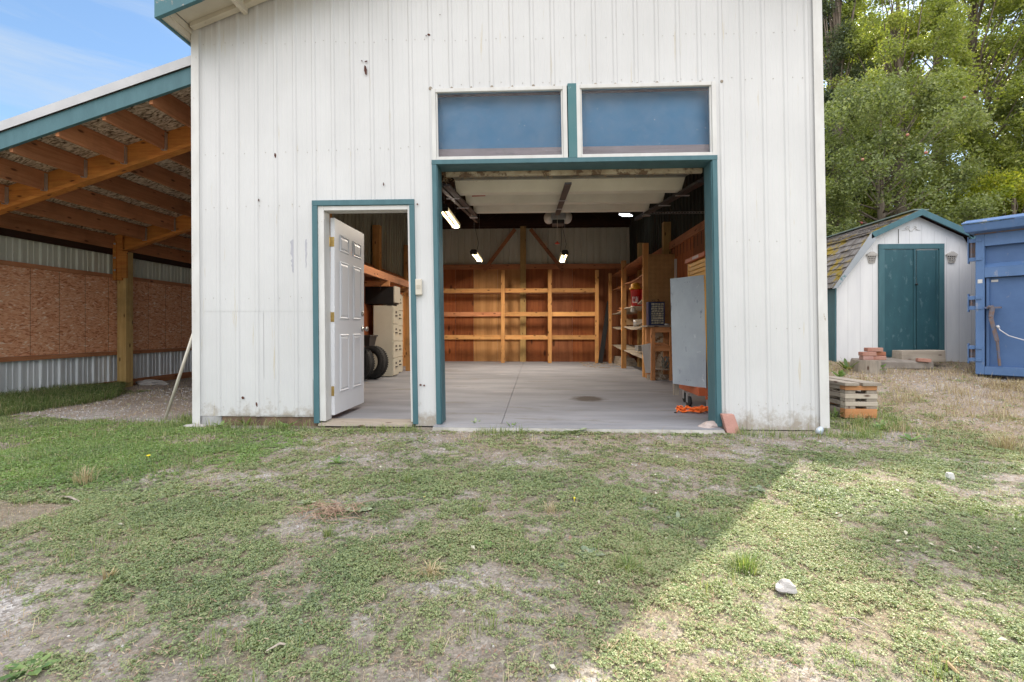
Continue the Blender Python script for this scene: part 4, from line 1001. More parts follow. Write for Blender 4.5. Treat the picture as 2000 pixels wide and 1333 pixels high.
# grey board leaning against the rolling rack
p = [PY(1309, 545, 6.12), PY(1378, 537, 5.78), PY(1379, 759, 5.66), PY(1314, 749.5, 6.0)]
gb = empty('grey_panel', (p[3][0], p[3][1], p[3][2]), 'tall grey drilled board leaning beside the right door post', 'board')
nv = Vector((p[1][0]-p[0][0], p[1][1]-p[0][1], 0)).cross(Vector((0, 0, 1))).normalized()*-.022
w = MB(); w.add([tuple(q) for q in p]+[(q[0]+nv.x, q[1]+nv.y, q[2]) for q in p], [(0, 3, 2, 1), (4, 5, 6, 7), (0, 1, 5, 4), (1, 2, 6, 5), (2, 3, 7, 6), (3, 0, 4, 7)])
w.build('board', M['board'], gb)
w = MB()
P0, P1, P2, P3 = [Vector(q) for q in p]
off = -nv.normalized()*.0008
for k in range(13):
    t = .05+.075*k
    for s in (.44, .54) if k % 3 else (.43, .50, .56):
        a_ = P0.lerp(P1, s); b_ = P3.lerp(P2, s); c_ = a_.lerp(b_, t)+off
        dx = (P1-P0).normalized()*.0042; dz = Vector((0, 0, .0042))
        w.add([c_-dx, c_-dz, c_+dx, c_+dz, c_-dx-off*.9, c_-dz-off*.9, c_+dx-off*.9, c_+dz-off*.9], [(0, 1, 2, 3), (4, 7, 6, 5), (0, 4, 5, 1), (1, 5, 6, 2), (2, 6, 7, 3), (3, 7, 4, 0)])
w.build('drill_hole', M['black'], gb)
# rolling rack behind it
yel = pmat('yellow_wood', (.66, .34, .035), (.58, .27, .025), scale=6, rough=.5)
org = pmat('orange_paint', (.46, .12, .045), (.38, .09, .035), scale=5, rough=.55, dirt=((.2, .07, .04), 8, .62, (1, 1, 1)))
xa, xb = PY(1351, 643, 6.35)[0], PY(1392, 643, 5.72)[0]
x1 = PY(1381, 643, 5.68)[0]
rk = empty('rolling_rack', (2.1, 6.0, 0), 'yellow slatted rack with orange top and base on black casters', 'rack')
zt2 = PY(1380, 491, 5.7)[2]; xr0, xr1, yr0, yr1 = 1.97, 2.30, 5.70, 6.45
def rx(u, Y): return PY(u, 643, Y)[0]
xr0 = rx(1378, 5.72); xr1 = xr0+.34; yr1 = 6.4
w = MB(); w.box((xr0-.03, yr0-.02, zt2-.055), (xr1, yr1, zt2)); top = w.build('top_cap', org, rk, bevel=.006)
w = MB(); w.box((xr0-.0325, yr0+.18, zt2-.045), (xr0-.0305, yr0+.40, zt2-.010)); w.build('sticker', pmat('pale_sticker', (.55, .50, .48), (.45, .38, .38)), top)
for (x, y) in ((xr0, yr0), (xr1-.05, yr0), (xr0, yr1-.06), (xr1-.05, yr1-.06)):
    w = MB(); w.box((x, y, .27), (x+.03, y+.045, zt2-.056)); w.build('upright', yel, rk, bevel=.002)
w = MB()
z = .5
while z < zt2-.10: w.box((xr0+.005, yr0+.05, z), (xr0+.02, yr1-.065, z+.045)); z += .052
w.build('slatted_side', yel, rk, bevel=.002)
w = MB()
z = .5
while z < zt2-.10: w.box((xr0+.035, yr1-.045, z), (xr1-.055, yr1-.03, z+.045)); z += .052
w.build('slatted_back', yel, rk, bevel=.002)
w = MB(); w.box((xr0-.10, yr0-.03, .17), (xr1, yr1+.02, .268)); w.box((xr0-.02, yr0-.04, .13), (xr1, yr0-.0305, .25)); w.build('base', org, rk, bevel=.006)
w = MB(); w.box((xr0-.26, yr0+.38, .12), (xr0-.20, yr0+.44, .27)); w.build('wood_block', M['grey_z'], rk)
for (x, y) in ((xr0-.11, yr0+.28), (xr0+.03, yr0-.02), (xr1-.06, yr1-.1), (xr0-.05, yr1-.08)):
    w = MB(); w.sm = True; w.lathe((x-.018, y, .063), [(.045, -.002), (.062, 0), (.062, .036), (.045, .038)], n=20, axis='x'); cw = w.build('caster', M['rubber'], rk)
    w = MB(); w.box((x-.026, y-.025, .05), (x-.021, y+.03, .165)); w.box((x+.024, y-.025, .05), (x+.029, y+.03, .165)); w.box((x-.03, y-.035, .1655), (x+.034, y+.04, .1695)); w.build('fork', M['galv'], cw)
# orange strap heap
r = random.Random(21); c = PZ(1358, 807, 0)
w = MB(); w.sm = True
pts = []
for k in range(230):
    t = k/230; cx = c[0] + (t-.5)*.36 + .010*math.sin(k*.13); R_ = .036 + .008*math.sin(k*.37)
    pts.append((cx + R_*math.cos(k*.42)*1.1, c[1] + R_*1.3*math.sin(k*.42) + .03*math.sin(t*9), .02 + .022*(1+math.sin(k*.31+1)) + .008*math.sin(k*.9)))
w.tube(pts, .0085, 6)
pts = [(c[0]-.16, c[1]+.02, .045), (c[0]-.19, c[1], .03), (c[0]-.215, c[1]-.02, .014)]; w.tube(pts, [.014, .011, .006], 6)
st = solo(w, 'tie_down_strap', pmat('orange_strap', (.80, .115, .015), (.9, .20, .03), scale=20, rough=.6), (c[0], c[1], 0), 'tangled bright orange strap heap on the floor by the right jamb', 'strap')
w = MB(); w.cur = 0; w.tube([(c[0]-.215, c[1]-.022, .012), (c[0]-.245, c[1]-.035, .010), (c[0]-.225, c[1]-.05, .008)], .005, 6); w.build('hook', M['darksteel'], st)
st.children[0].location = (-c[0], -c[1], 0)

# ---- seen through the entry door
YC = 9.36
cab = pmat('filing_cabinet_paint', (.56, .53, .44), (.50, .47, .38), scale=2, rough=.45, dirt=((.28, .20, .12), 8, .70, (1, 1, 1)))
def cabinet(u, vtop, Y, dep, nd, label):
    xr = PY(u, 643, Y)[0]; z1 = PY(u, vtop, Y)[2]; x0 = iL+.20
    t = empty('filing_cabinet', (xr-.3, Y, 0), label, 'filing cabinet', 'filing cabinets inside the entry door')
    w = MB(); w.box((x0, Y, .012), (xr-.02, Y+dep, z1)); w.build('case', cab, t, bevel=.004)
    hh = (z1-.05)/nd
    for k in range(nd):
        w = MB(); w.box((xr-.0195, Y+.012, .03+hh*k), (xr, Y+dep-.012, .03+hh*(k+1)-.012)); d_ = w.build('drawer', cab, t, bevel=.003)
        w = MB(); z = .03+hh*(k+.45); w.box((xr+.0005, Y+dep*.38, z), (xr+.022, Y+dep*.62, z+.018)); w.box((xr+.0005, Y+dep*.40, z+.06), (xr+.004, Y+dep*.60, z+.10)); w.build('handle', M['darksteel'], d_)
    return t, x0, xr, z1
t1_, cx0, cx1, cz = cabinet(768, 597, YC, .40, 4, 'cream four-drawer filing cabinet under the black case')
cabinet(775, 573, 9.95, .46, 5, 'taller cream filing cabinet behind the one with the black case')
# black case
a = PY(771, 643, YC-.05)[0]; z1 = PY(740, 560, YC-.05)[2]
bc = empty('equipment_case', (a-.4, YC, cz+.0), 'long black case with pale end lying on the filing cabinet', 'case')
w = MB(); w.box((a-1.05, YC-.03, cz+.03), (a-.03, YC+.34, z1)); w.build('shell', M['black'], bc, bevel=.008)
w = MB(); w.box((a-.0295, YC-.028, cz+.06), (a, YC+.33, z1+.01)); w.build('end_cap', M['beige'], bc, bevel=.004)
for x in (a-.95, a-.14):
    w = MB(); w.lathe((x, YC-.02, cz+.016), [(.015, 0), (.015, .04)], axis='y', n=10); w.lathe((x+.06, YC-.02, cz+.016), [(.015, 0), (.015, .04)], axis='y', n=10); w.box((x-.02, YC-.012, cz+.0005), (x+.08, YC+.3, cz+.0295)); w.build('foot', M['rubber'], bc)
# tyres
def tyre(c, R, wd, label, yawd=0, hub=False):
    t = empty('tyre', (0, 0, 0), label, 'tyre', 'tyres standing before the filing cabinet')
    w = MB(); w.sm = True
    w.lathe((0, 0, 0), [(R*.60, -wd*.36), (R*.66, -wd*.46), (R*.80, -wd*.5), (R*.93, -wd*.46), (R*.985, -wd*.38), (R, -wd*.30), (R*.985, -wd*.27), (R*.985, -wd*.23), (R, -wd*.2), (R, -.02), (R*.985, -.016), (R*.985, .016), (R, .02), (R, wd*.2), (R*.985, wd*.23), (R*.985, wd*.27), (R, wd*.30), (R*.985, wd*.38), (R*.93, wd*.46), (R*.80, wd*.5), (R*.66, wd*.46), (R*.60, wd*.36), (R*.60, -wd*.36)], n=40, axis='y')
    w.f = w.f[:-2]; w.mi = w.mi[:-2]; w.smooth = w.smooth[:-2]
    w.sm = False
    for k in range(44):
        a_ = 2*math.pi*k/44
        for s in (-1, 1):
            y0_, y1_ = s*wd*.22, s*wd*.42
            ca, sa = math.cos(a_), math.sin(a_); ta = a_+.05
            w.beam((ca*R*1.0, y0_, sa*R*1.0), (math.cos(ta)*R*.985, y1_, math.sin(ta)*R*.985), .022, .014, up=(ca, 0, sa))
    w.build('tread', M['rubber'], t)
    if hub:
        w = MB(); w.sm = True; w.lathe((0, 0, 0), [(R*.60, -wd*.34), (R*.56, -wd*.30), (R*.5, -wd*.1), (R*.2, -wd*.06), (.002, -wd*.08)], n=28, axis='y'); w.build('rim', M['darksteel'], t)
    t.location = c; t.rotation_euler = (rad(-6), 0, rad(yawd)); return t
RT_ = .315
cA = PY(728, 706, 8.95); tyre((cA[0]-.02, 8.95, RT_+.003), RT_, .21, 'rearmost and rightmost of the black tyres standing against the cabinet', -18)
tyre((cA[0]-.16, 8.60, RT_+.003), RT_, .21, 'middle of the standing black tyres before the cabinet', -18)
tyre((cA[0]-.27, 8.28, RT_+.003), RT_, .21, 'front of the standing black tyres before the cabinet', -18, True)
tyre((cA[0]-.22, 7.35, .21), .21, .17, 'small black tyre at the very front just behind the door edge', -12, True)
# black bin perched on the tyres
c = PY(716, 672, 8.45)
w = MB(); x0_, x1_ = PY(690, 643, 8.45)[0], PY(728, 643, 8.45)[0]; z0_ = 2*RT_+.02; z1_ = PY(716, 655, 8.45)[2]
w.hexa([(x0_+.03, 8.35, z0_), (x1_-.03, 8.35, z0_), (x1_-.03, 8.65, z0_), (x0_+.03, 8.65, z0_), (x0_, 8.30, z1_), (x1_, 8.30, z1_), (x1_, 8.70, z1_), (x0_, 8.70, z1_)]); w.box((x0_-.01, 8.29, z1_-.03), (x1_+.01, 8.71, z1_-.001))
solo(w, 'plastic_bin', M['black'], (c[0], 8.5, z0_), 'shallow black plastic bin resting on the tyres', 'bin', bevel=.006)
# uprights and loft shelf along the left wall
a, b, z0, z1 = bvert(792, 505, 801, 726, 10.72)
w = MB(); w.box((a, 10.72, 0), (b, 10.81, z1)); solo(w, 'timber_post', M['stud_z'], (a, 10.72, 0), 'pine post standing right of the filing cabinets', 'timber', bevel=.003)
lf = empty('loft_shelf', (iL+.4, 8.5, 1.7), 'rough storage shelf along the left wall above the filing cabinets', 'shelf')
zz = PY(770, 547, 10.0)[2]
w = MB(); w.box((iL+.09, 5.9, 1.98), (iL+.62, 10.6, 2.0)); w.build('shelf_board', M['red_y'], lf)
w = MB(); w.box((iL+.60, 5.9, 1.86), (iL+.64, 10.6, 1.975)); w.build('edge_beam', M['red_y'], lf)
for Y in (6.3, 8.9, 10.5):
    w = MB(); w.box((iL+.09, Y, 1.76), (iL+.66, Y+.04, 1.859)); w.build('bracket', M['orange_x'], lf)
    w = MB(); w.tube([(iL+.5, Y-.02, 1.78), (iL+.5, Y-.03, 1.70), (iL+.52, Y-.05, 1.68)], .006, 6); w.build('hook', M['darksteel'], lf)
def pile(x, y, z, n, seed, ln, label):
    r = random.Random(seed); t = MB()
    for k in range(n):
        dx = r.uniform(-.06, .06); t.beam((x+dx, y, z+.022+.042*k), (x+dx+r.uniform(-.05, .05), y+ln*r.uniform(.7, 1), z+.022+.042*k), r.uniform(.08, .14), .038)
    solo(t, 'lumber', M['grey_y'], (x, y, z), label, 'lumber', bevel=.002)
pile(iL+.38, 6.6, 2.001, 4, 1, 1.6, 'weathered boards piled on the near end of the loft shelf')
pile(iL+.30, 8.9, 2.001, 2, 3, 1.3, 'short boards lying on the far end of the loft shelf')
# tan stub plank on the shelf
w = MB(); a = PY(715, 487, 8.2); w.beam((a[0]-.2, 8.2, 2.09), (a[0]+.33, 8.25, 2.09), .13, .10); 
# ---- hanging tube lights
darkc = M['darksteel']
def shop_light(X, Y, Z, ln, label, tilt=0, zroof=3.92):
    t = empty('hanging_light', (X, Y, Z), label, 'tube light', 'lit tube lights hanging in the garage')
    w = MB(); w.hexa([(X-.09, Y, Z+.03), (X+.09, Y, Z+.03), (X+.09, Y+ln, Z+.03), (X-.09, Y+ln, Z+.03), (X-.05, Y, Z+.085), (X+.05, Y, Z+.085), (X+.05, Y+ln, Z+.085), (X-.05, Y+ln, Z+.085)])
    w.build('housing', M['black'], t, bevel=.004)
    for s in (-1, 1):
        w = MB(); w.sm = True; w.tube([(X+s*.045, Y+.03, Z), (X+s*.045, Y+ln-.03, Z)], .019, 10); w.build('tube', M['tube'], t)
    w = MB(); w.box((X-.08, Y-.004, Z-.03), (X+.08, Y+.025, Z+.029)); w.build('end_cap', M['black'], t, bevel=.006)
    w = MB(); w.box((X-.08, Y+ln-.025, Z-.03), (X+.08, Y+ln+.004, Z+.029)); w.build('end_cap', M['whitetrim'], t, bevel=.006)
    la = bpy.data.lights.new('tube_glow', 'AREA'); la.shape = 'RECTANGLE'; la.size = .02; la.size_y = ln-.1; la.energy = 25; la.color = (1.0, .88, .74)
    lo_ = bpy.data.objects.new('tube_glow', la); COL.objects.link(lo_); lo_.parent = t; lo_.location = (0, ln/2, -.002)
    for y in (Y+.1, Y+ln-.1):
        w = MB(); n = 26; zz0 = Z+.085
        for k in range(n):
            z_ = zz0 + (zroof-zz0)*k/n; w.tube([(X, y, z_), (X, y, z_+(zroof-zz0)/n*.8)], .0045 if k % 2 else .003, 4)
        w.build('chain', M['galv'], t)
    w = MB(); w.tube([(X, Y+ln*.4, Z+.08), (X+.06, Y+ln*.4, Z+.3), (X-.03, Y+ln*.4, Z+.7), (X+.03, Y+ln*.4, zroof)], .005, 5); w.build('cord', M['black'], t)
p = PY(866, 411, 7.3); shop_light(p[0], 7.25, p[2], 1.22, 'lit twin-tube light hanging nearest the door at upper left')
p = PY(926, 496, 11.0); shop_light(p[0], 10.9, p[2], 1.22, 'lit twin-tube light hanging before the left knee brace')
p = PY(1103, 497, 11.0); shop_light(p[0], 10.9, p[2], 1.22, 'lit twin-tube light hanging before the right knee brace')
for (u, v, Y, lab) in ((1183, 408, 10.4, 'pale strip lamp in the dark roof, nearer the door opener'), (1221, 420, 11.6, 'pale strip lamp in the dark roof, nearer the right wall')):
    p = PY(u, v, Y); t = empty('strip_lamp', p, lab, 'strip lamp', 'strip lamps in the roof')
    w = MB(); w.hexa([(p[0]-.16, Y-.03, p[2]+.02), (p[0]+.10, Y-.03, p[2]+.02), (p[0]+.22, Y+.18, p[2]+.02), (p[0]-.04, Y+.18, p[2]+.02), (p[0]-.16, Y-.03, p[2]+.06), (p[0]+.10, Y-.03, p[2]+.06), (p[0]+.22, Y+.18, p[2]+.06), (p[0]-.04, Y+.18, p[2]+.06)]); w.build('housing', M['whitetrim'], t)
    w = MB(); w.hexa([(p[0]-.15, Y-.02, p[2]), (p[0]+.09, Y-.02, p[2]), (p[0]+.21, Y+.17, p[2]), (p[0]-.03, Y+.17, p[2]), (p[0]-.15, Y-.02, p[2]+.019), (p[0]+.09, Y-.02, p[2]+.019), (p[0]+.21, Y+.17, p[2]+.019), (p[0]-.03, Y+.17, p[2]+.019)]); w.build('diffuser', emis('strip_glow', (.85, .9, 1), 2.0), t)
    w = MB(); w.tube([(p[0], Y+.07, p[2]+.06), (p[0], Y+.07, 3.95 if p[2] < 3.8 else p[2]+.4)], .006, 5); w.build('rod', M['galv'], t)
# ---- opener
YO = 8.3
p = PY(1090, 425, YO); s_ = YO/F
op = empty('door_opener', p, 'white garage door opener with rounded ends hung behind the door panels', 'door opener')
X, Z = p[0], p[2]
w = MB(); w.sm = True
for s in (-1, 1):
    w.lathe((X+s*.155, YO-.08, Z), [(.001, -.01), (.06, 0), (.085, .03), (.09, .12), (.085, .22), (.06, .26), (.001, .27)], n=24, axis='y')
w.build('light_cover', pmat('opener_cover', (.62, .58, .52), (.56, .52, .46), rough=.3, bump=0), op)
w = MB(); w.box((X-.125, YO-.10, Z-.06), (X+.125, YO+.2, Z+.06)); w.build('motor_housing', M['galv'], op, bevel=.01)
w = MB(); w.box((X-.10, YO-.115, Z-.13), (X+.10, YO+.15, Z-.061)); w.build('lower_housing', M['black'], op, bevel=.008)
w = MB(); w.beam((X-.01, YO-.1, Z+.10), ((dxa+dxb)/2-.04, 5.0, za+.14), .03, .035); w.build('rail', M['darksteel'], op)
for s in (-1, 1):
    w = MB(); w.beam((X+s*.12, YO, Z+.06), (X+s*.14, YO+.02, 3.95), .025, .004); w.build('hanger_strap', M['galv'], op)
w = MB(); w.tube([(X-.02, YO-.15, Z+.08), (X-.02, YO-.15, PY(1090, 474, YO)[2])], .004, 5); w.build('pull_cord', M['beige'], op)
zq = PY(1090, 478, YO)[2]
w = MB(); w.sm = True; w.lathe((X-.02, YO-.15, zq-.015), [(.008, -.01), (.03, 0), (.05, .012), (.02, .02), (.006, .045)], n=14); w.build('pull_handle', pmat('red_pull', (.55, .07, .04)), op)
w = MB(); w.tube([(X+.05, YO, Z-.12), (X+.06, YO, Z-.4), (X+.04, YO+.02, Z-.62), (X+.09, YO+.02, Z-.75)], .0035, 5); w.build('cord', M['black'], op)
# ------------------------------------------------------------------ lean-to on the left
XW = -7.27
lt = empty('lean_to', (-5.2, 4.85, -.05), 'open lean-to with blue-green fascia, timber beams and chipboard side wall', 'lean-to')
YA = 4.80; XE = BX0-.005
RS = .308
zt0 = PY(378, 111, YA)[2]
xt0 = PY(378, 111, YA)[0]
def lz(x): return zt0 + RS*(x-xt0)     # top of the metal roof
def slope_box(x0, x1, y0, y1, top, th):  # slab following the roof slope
    w = MB(); w.hexa([(x0, y0, lz(x0)-top-th), (x1, y0, lz(x1)-top-th), (x1, y1, lz(x1)-top-th), (x0, y1, lz(x0)-top-th), (x0, y0, lz(x0)-top), (x1, y0, lz(x1)-top), (x1, y1, lz(x1)-top), (x0, y1, lz(x0)-top)]); return w
XR = XW-.45
w = slope_box(XR, XE, YA-.03, 13.9, .0, .03); w.add(*[(lambda m: (m.v, m.f))(slope_box(XR, XE, YA-.035, YA-.031, .028, .075))][0]) ; w.build('metal_roof', pmat('pale_roof_edge', (.46, .46, .47), (.40, .40, .41), rough=.4, bump=.05), lt)
w = slope_box(XR, XE, YA-.01, YA+.028, .102, .178); w.build('fascia', M['teal'], lt, bevel=.003)
w = slope_box(XW-.10, XE, YA+.03, 13.8, .07, .02); w.build('roof_sheathing', M['osbroof'], lt)
Y1, Y2, Y3 = 5.68, 7.95, 10.4
hang = M['galv']
for k in range(8):
    x = PY(324, 290, Y1)[0] + .514*(k-5)
    for (ya_, yb_, off) in ((YA+.03, Y1-.002, 0), (Y1+.092, Y2-.002, -.11), (Y2+.092, Y3, -.11)):
        xx = x+off
        if xx < XW-.05 or xx > XE-.03: continue
        w = MB(); zz = lz(xx)-.092; w.box((xx-.02, ya_, zz-.225), (xx+.02, yb_, zz)); w.build('purlin', M['red_y'], lt, bevel=.003)
        w = MB(); w.box((xx-.026, yb_-.045, zz-.232), (xx-.0215, yb_-.004, zz-.02)); w.box((xx+.0215, yb_-.045, zz-.232), (xx+.026, yb_-.004, zz-.02)); w.box((xx-.026, yb_-.045, zz-.236), (xx+.026, yb_-.004, zz-.2325))
        w.build('joist_hanger', hang, lt)
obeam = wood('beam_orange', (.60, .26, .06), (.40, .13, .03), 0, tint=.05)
for n_, Y in enumerate((Y1, Y2, Y3)):
    for (a_, b_, t_, h_, mt_) in ((0, .045, .093, .225, 'beam'), (.0455, .09, .093, .225, 'beam'), (-.012, .10, .319, .05, 'ledge')):
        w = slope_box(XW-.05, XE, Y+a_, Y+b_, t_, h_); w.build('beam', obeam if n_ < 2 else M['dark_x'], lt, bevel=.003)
# rafter plate along the wall, dark
w = MB(); w.box((XW+.03, YA+.05, lz(XW)-.40), (XW+.07, 13.8, lz(XW)-.12)); w.build('wall_plate', M['dark_y'], lt)
# posts
for Y in (Y1, Y2, Y3):
    pu = PY(228.5, 700, Y2-.03)[0]
    zb_ = gzf(pu, Y)-.05; zt_ = lz(pu+.05)-.375
    w = MB(); w.box((pu, Y-.03, zb_), (pu+.16, Y+.12, zt_)); w.build('post', M['green_z'], lt, bevel=.005)
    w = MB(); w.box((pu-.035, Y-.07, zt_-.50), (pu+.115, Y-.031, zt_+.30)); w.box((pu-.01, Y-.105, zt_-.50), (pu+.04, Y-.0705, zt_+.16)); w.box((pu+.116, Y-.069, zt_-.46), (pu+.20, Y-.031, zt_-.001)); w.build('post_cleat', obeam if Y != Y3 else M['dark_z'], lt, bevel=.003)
    w = MB()
    for dz in (-.33, -.12, .12): w.lathe((pu+.03, Y-.107, zt_+dz), [(.02, 0), (.02, -.006), (.010, -.007), (.010, -.02), (.001, -.021)], n=8, axis='y')
    w.build('bolt', M['galv'], lt)
# side wall
zo1 = PX(240, 546, XW+.04)[2]; zo0 = PX(240, 685.5, XW+.04)[2]; zlow = PX(200, 742, XW)[2]
w = MB(); corr(w, 4.2, 13.8, zo1-.02, lz(XW)-.12, XW, axis='y', sign=1, pitch=.28, hgt=.022, minor=.009, big=.06); w.build('upper_siding', M['cream'], lt)
w = MB(); corr(w, 4.2, 13.8, .045, zo0+.02, XW, axis='y', sign=1, pitch=.28, hgt=.022, minor=.009, big=.06); w.build('lower_siding', M['greysteel'], lt)
ys = [4.2, 5.42, 6.64, 7.86, 9.08, 10.30, 11.52, 12.74, 13.8]
for k in range(len(ys)-1):
    w = MB(); w.box((XW+.028, ys[k]+.002, zo0), (XW+.04, ys[k+1]-.002, zo1)); w.build('chipboard_sheet', M['osb'], lt)
for z in (zo0-.065, zo1+.0):
    w = MB(); w.box((XW+.028, 4.2, z), (XW+.065, 13.8, z+.062)); w.build('girt', M['red_y'], lt)
w = MB(); w.box((XW+.0, 4.2, -.12), (XW+.055, 13.8, .05)); w.build('skirt_board', M['red_y'], lt)
w = MB(); w.box((XW-.03, 4.2, -.2), (XW-.025, 13.8, lz(XW)-.1)); w.build('outer_skin', M['white'], lt)
# white pole leaning on the garage corner
p = Gd(322, 820); q = PY(392, 609, 4.93)
w = MB(); w.sm = True; w.tube([(p[0], p[1], p[2]-.01), q], .016, 12); solo(w, 'white_pole', pmat('white_pole_paint', (.66, .62, .54), (.55, .50, .42), rough=.6), p, 'long off-white pole leaning against the left corner of the garage', 'pole')
# pale stone in the lean-to
p = Gd(293, 752)
w = MB(); w.blob((p[0], p[1], p[2]+.03), (.27, .12, .06), 3, .3, 3); solo(w, 'pale_rock', M['stone'], p, 'flat pale rock lying on the lean-to floor behind the post', 'rock')
p = Gd(1100+0, 850)
p = Gd(393, 834); w = MB(); w.blob((p[0]-.07, p[1], p[2]+.0), (.10, .08, .03), 2, .3, 9); solo(w, 'flat_stone', M['stone'], p, 'small flat stone at the foot of the left corner trim', 'rock')

# ------------------------------------------------------------------ garden shed
YSH = 8.36
def SH(u, v, Y=YSH): p = PY(u, v, Y); return p[0], p[2]
zsb = SH(1782, 700)[1]-.02
shed = empty('garden_shed', (SH(1785, 700)[0], YSH, zsb), 'small white barn-roofed shed with teal double doors', 'shed')
xs0 = SH(1632, 640)[0]; xc = SH(1788.5, 640)[0]; xs1 = 2*xc-xs0
shw = pmat('shed_siding', (.74, .74, .74), (.66, .66, .67), scale=1.5, rough=.7, bump=.35, bscale=9, dirt=((.40, .33, .25), 6, .70, (1.5, 1, .6)), stretch=(4, 4, .6))
prof = [(1648, 549), (1700.7, 457.5), (1792.5, 411)]
P = [SH(u, v, YSH-.12) for u, v in prof]
hx = [xc - P[0][0], xc - P[1][0]]; hz = [P[0][1], P[1][1], P[2][1]]
hx[0] = xc - SH(1628, 560, YSH-.12)[0]; hz[0] = SH(1628, 561, YSH-.12)[1]
out = [(xc-hx[0], hz[0]), (xc-hx[1], hz[1]), (xc, hz[2]), (xc+hx[1], hz[1]), (xc+hx[0], hz[0])]
# gable wall
w = MB(); ins = [(xs0, zsb-.1), (xs1, zsb-.1), (xs1, hz[0]-.02), (xc+hx[1]-.05, hz[1]-.04), (xc, hz[2]-.06), (xc-hx[1]+.05, hz[1]-.04), (xs0, hz[0]-.02)]
w.prism(ins, YSH, YSH+.03)
for k in range(1, 12):   # shallow plank grooves
    pass
w.build('front_wall', shw, shed)
w = MB(); x = xs0+.2
while x < xs1-.1:
    top_ = min(hz[0]+(x-xs0)*1.2, hz[2]-.12-abs(x-xc)*.52, hz[0]+(xs1-x)*1.2)
    w.box((x, YSH-.0012, zsb-.05), (x+.004, YSH+.001, top_-.05)); x += .2
w.build('siding_groove', pmat('groove_grey', (.48, .48, .49)), shed)
w = MB(); c = SH(1754, 455); d = SH(1757, 476); w.box((c[0], YSH-.0022, d[1]), (c[0]+.011, YSH+.0005, c[1]+.06)); w.build('wall_crack', M['black'], shed)
YSB = YSH+3.2
w = MB(); w.box((xs0, YSH+.031, zsb-.1), (xs0+.03, YSB, hz[0]-.02)); w.box((xs1-.03, YSH+.031, zsb-.1), (xs1, YSB, hz[0]-.02)); w.build('side_wall', shw, shed)
w = MB(); w.prism(ins, YSB, YSB+.03); w.build('rear_wall', shw, shed)
w = MB(); w.box((xs0-.02, YSH-.018, zsb-.1), (xs0-.001, YSH+.10, hz[0]-.01)); w.box((xs0-.020, YSH-.0205, zsb-.1), (xs0+.004, YSH-.0185, hz[0]-.01)); w.box((xs0-.0195, YSH+.101, zsb-.08), (xs0-.004, YSB-.03, hz[0]-.02)); w.build('corner_trim', M['teal'], shed)
# roof deck + shingles + barge boards
def edge(k): return out[k], out[k+1]
sh_mat = pmat('shingle', (.11, .095, .083), (.21, .195, .185), scale=9, stretch=(1, 1, 1), rough=.95, bump=.7, bscale=40, tint=0, dirt=((.24, .17, .015), 2.1, .53, (1, 1, 1)), dirt2=((.42, .43, .38), 14, .68, (1, 1, 1)))
rf = MB(); y0, y1 = YSH-.10, YSB+.12
for k in range(4):
    a_, b_ = edge(k); rf.add([(a_[0], y0, a_[1]), (b_[0], y0, b_[1]), (b_[0], y1, b_[1]), (a_[0], y1, a_[1]), (a_[0], y0, a_[1]-.03), (b_[0], y0, b_[1]-.03), (b_[0], y1, b_[1]-.03), (a_[0], y1, a_[1]-.03)], [(0, 1, 2, 3), (7, 6, 5, 4), (0, 4, 5, 1), (3, 2, 6, 7)])
roof_s = rf.build('roof', M['dark_y'], shed)
rr = random.Random(8); s_ = MB()
for k in range(4):
    a_, b_ = edge(k)
    if k >= 2: a_, b_ = b_, a_
    A_ = Vector((a_[0], 0, a_[1])); B_ = Vector((b_[0], 0, b_[1])); dl = (B_-A_); Ln = dl.length; dl.normalize()
    nrm = Vector((-dl.z, 0, dl.x)); 
    if nrm.z < 0: nrm = -nrm
    if k in (0, 3) and nrm.z < .0: nrm = -nrm
    if (k == 0 and nrm.x > 0) or (k == 3 and nrm.x < 0): nrm = -nrm
    rows_ = int(Ln/.135)+1
    for r_ in range(rows_):
        s0 = -.04 + r_*.135; s1 = min(s0+.20, Ln+.01)
        y = y0-.02 - rr.uniform(0, .2)
        while y < y1:
            wd_ = rr.uniform(.14, .30); o0 = .022+rr.uniform(0, .010); sj = s0+rr.uniform(-.018, .018)
            p0 = A_+dl*sj + nrm*o0; p1 = A_+dl*s1 + nrm*.006
            ya_, yb_ = max(y, y0-.03), min(y+wd_-.008, y1+.02)
            if yb_-ya_ > .02:
                q = [(p0.x, ya_, p0.z), (p0.x, yb_, p0.z), (p1.x, yb_, p1.z), (p1.x, ya_, p1.z)]
                bt = [(v[0]-nrm.x*.012, v[1], v[2]-nrm.z*.012) for v in q]
                s_.add(bt+q, [(0, 3, 2, 1), (4, 5, 6, 7), (0, 1, 5, 4), (1, 2, 6, 5), (2, 3, 7, 6), (3, 0, 4, 7)])
            y += wd_
s_.build('shingles', sh_mat, roof_s)
w = MB(); w.beam((xc-.05, y0-.02, hz[2]+.012), (xc-.05, y1, hz[2]+.012), .14, .02); w.beam((xc+.06, y0-.02, hz[2]+.008), (xc+.06, y1, hz[2]+.008), .12, .02); w.build('ridge_cap', pmat('ridge_green', (.13, .19, .17), (.22, .25, .22), scale=6, rough=.9), roof_s)
bw = .085
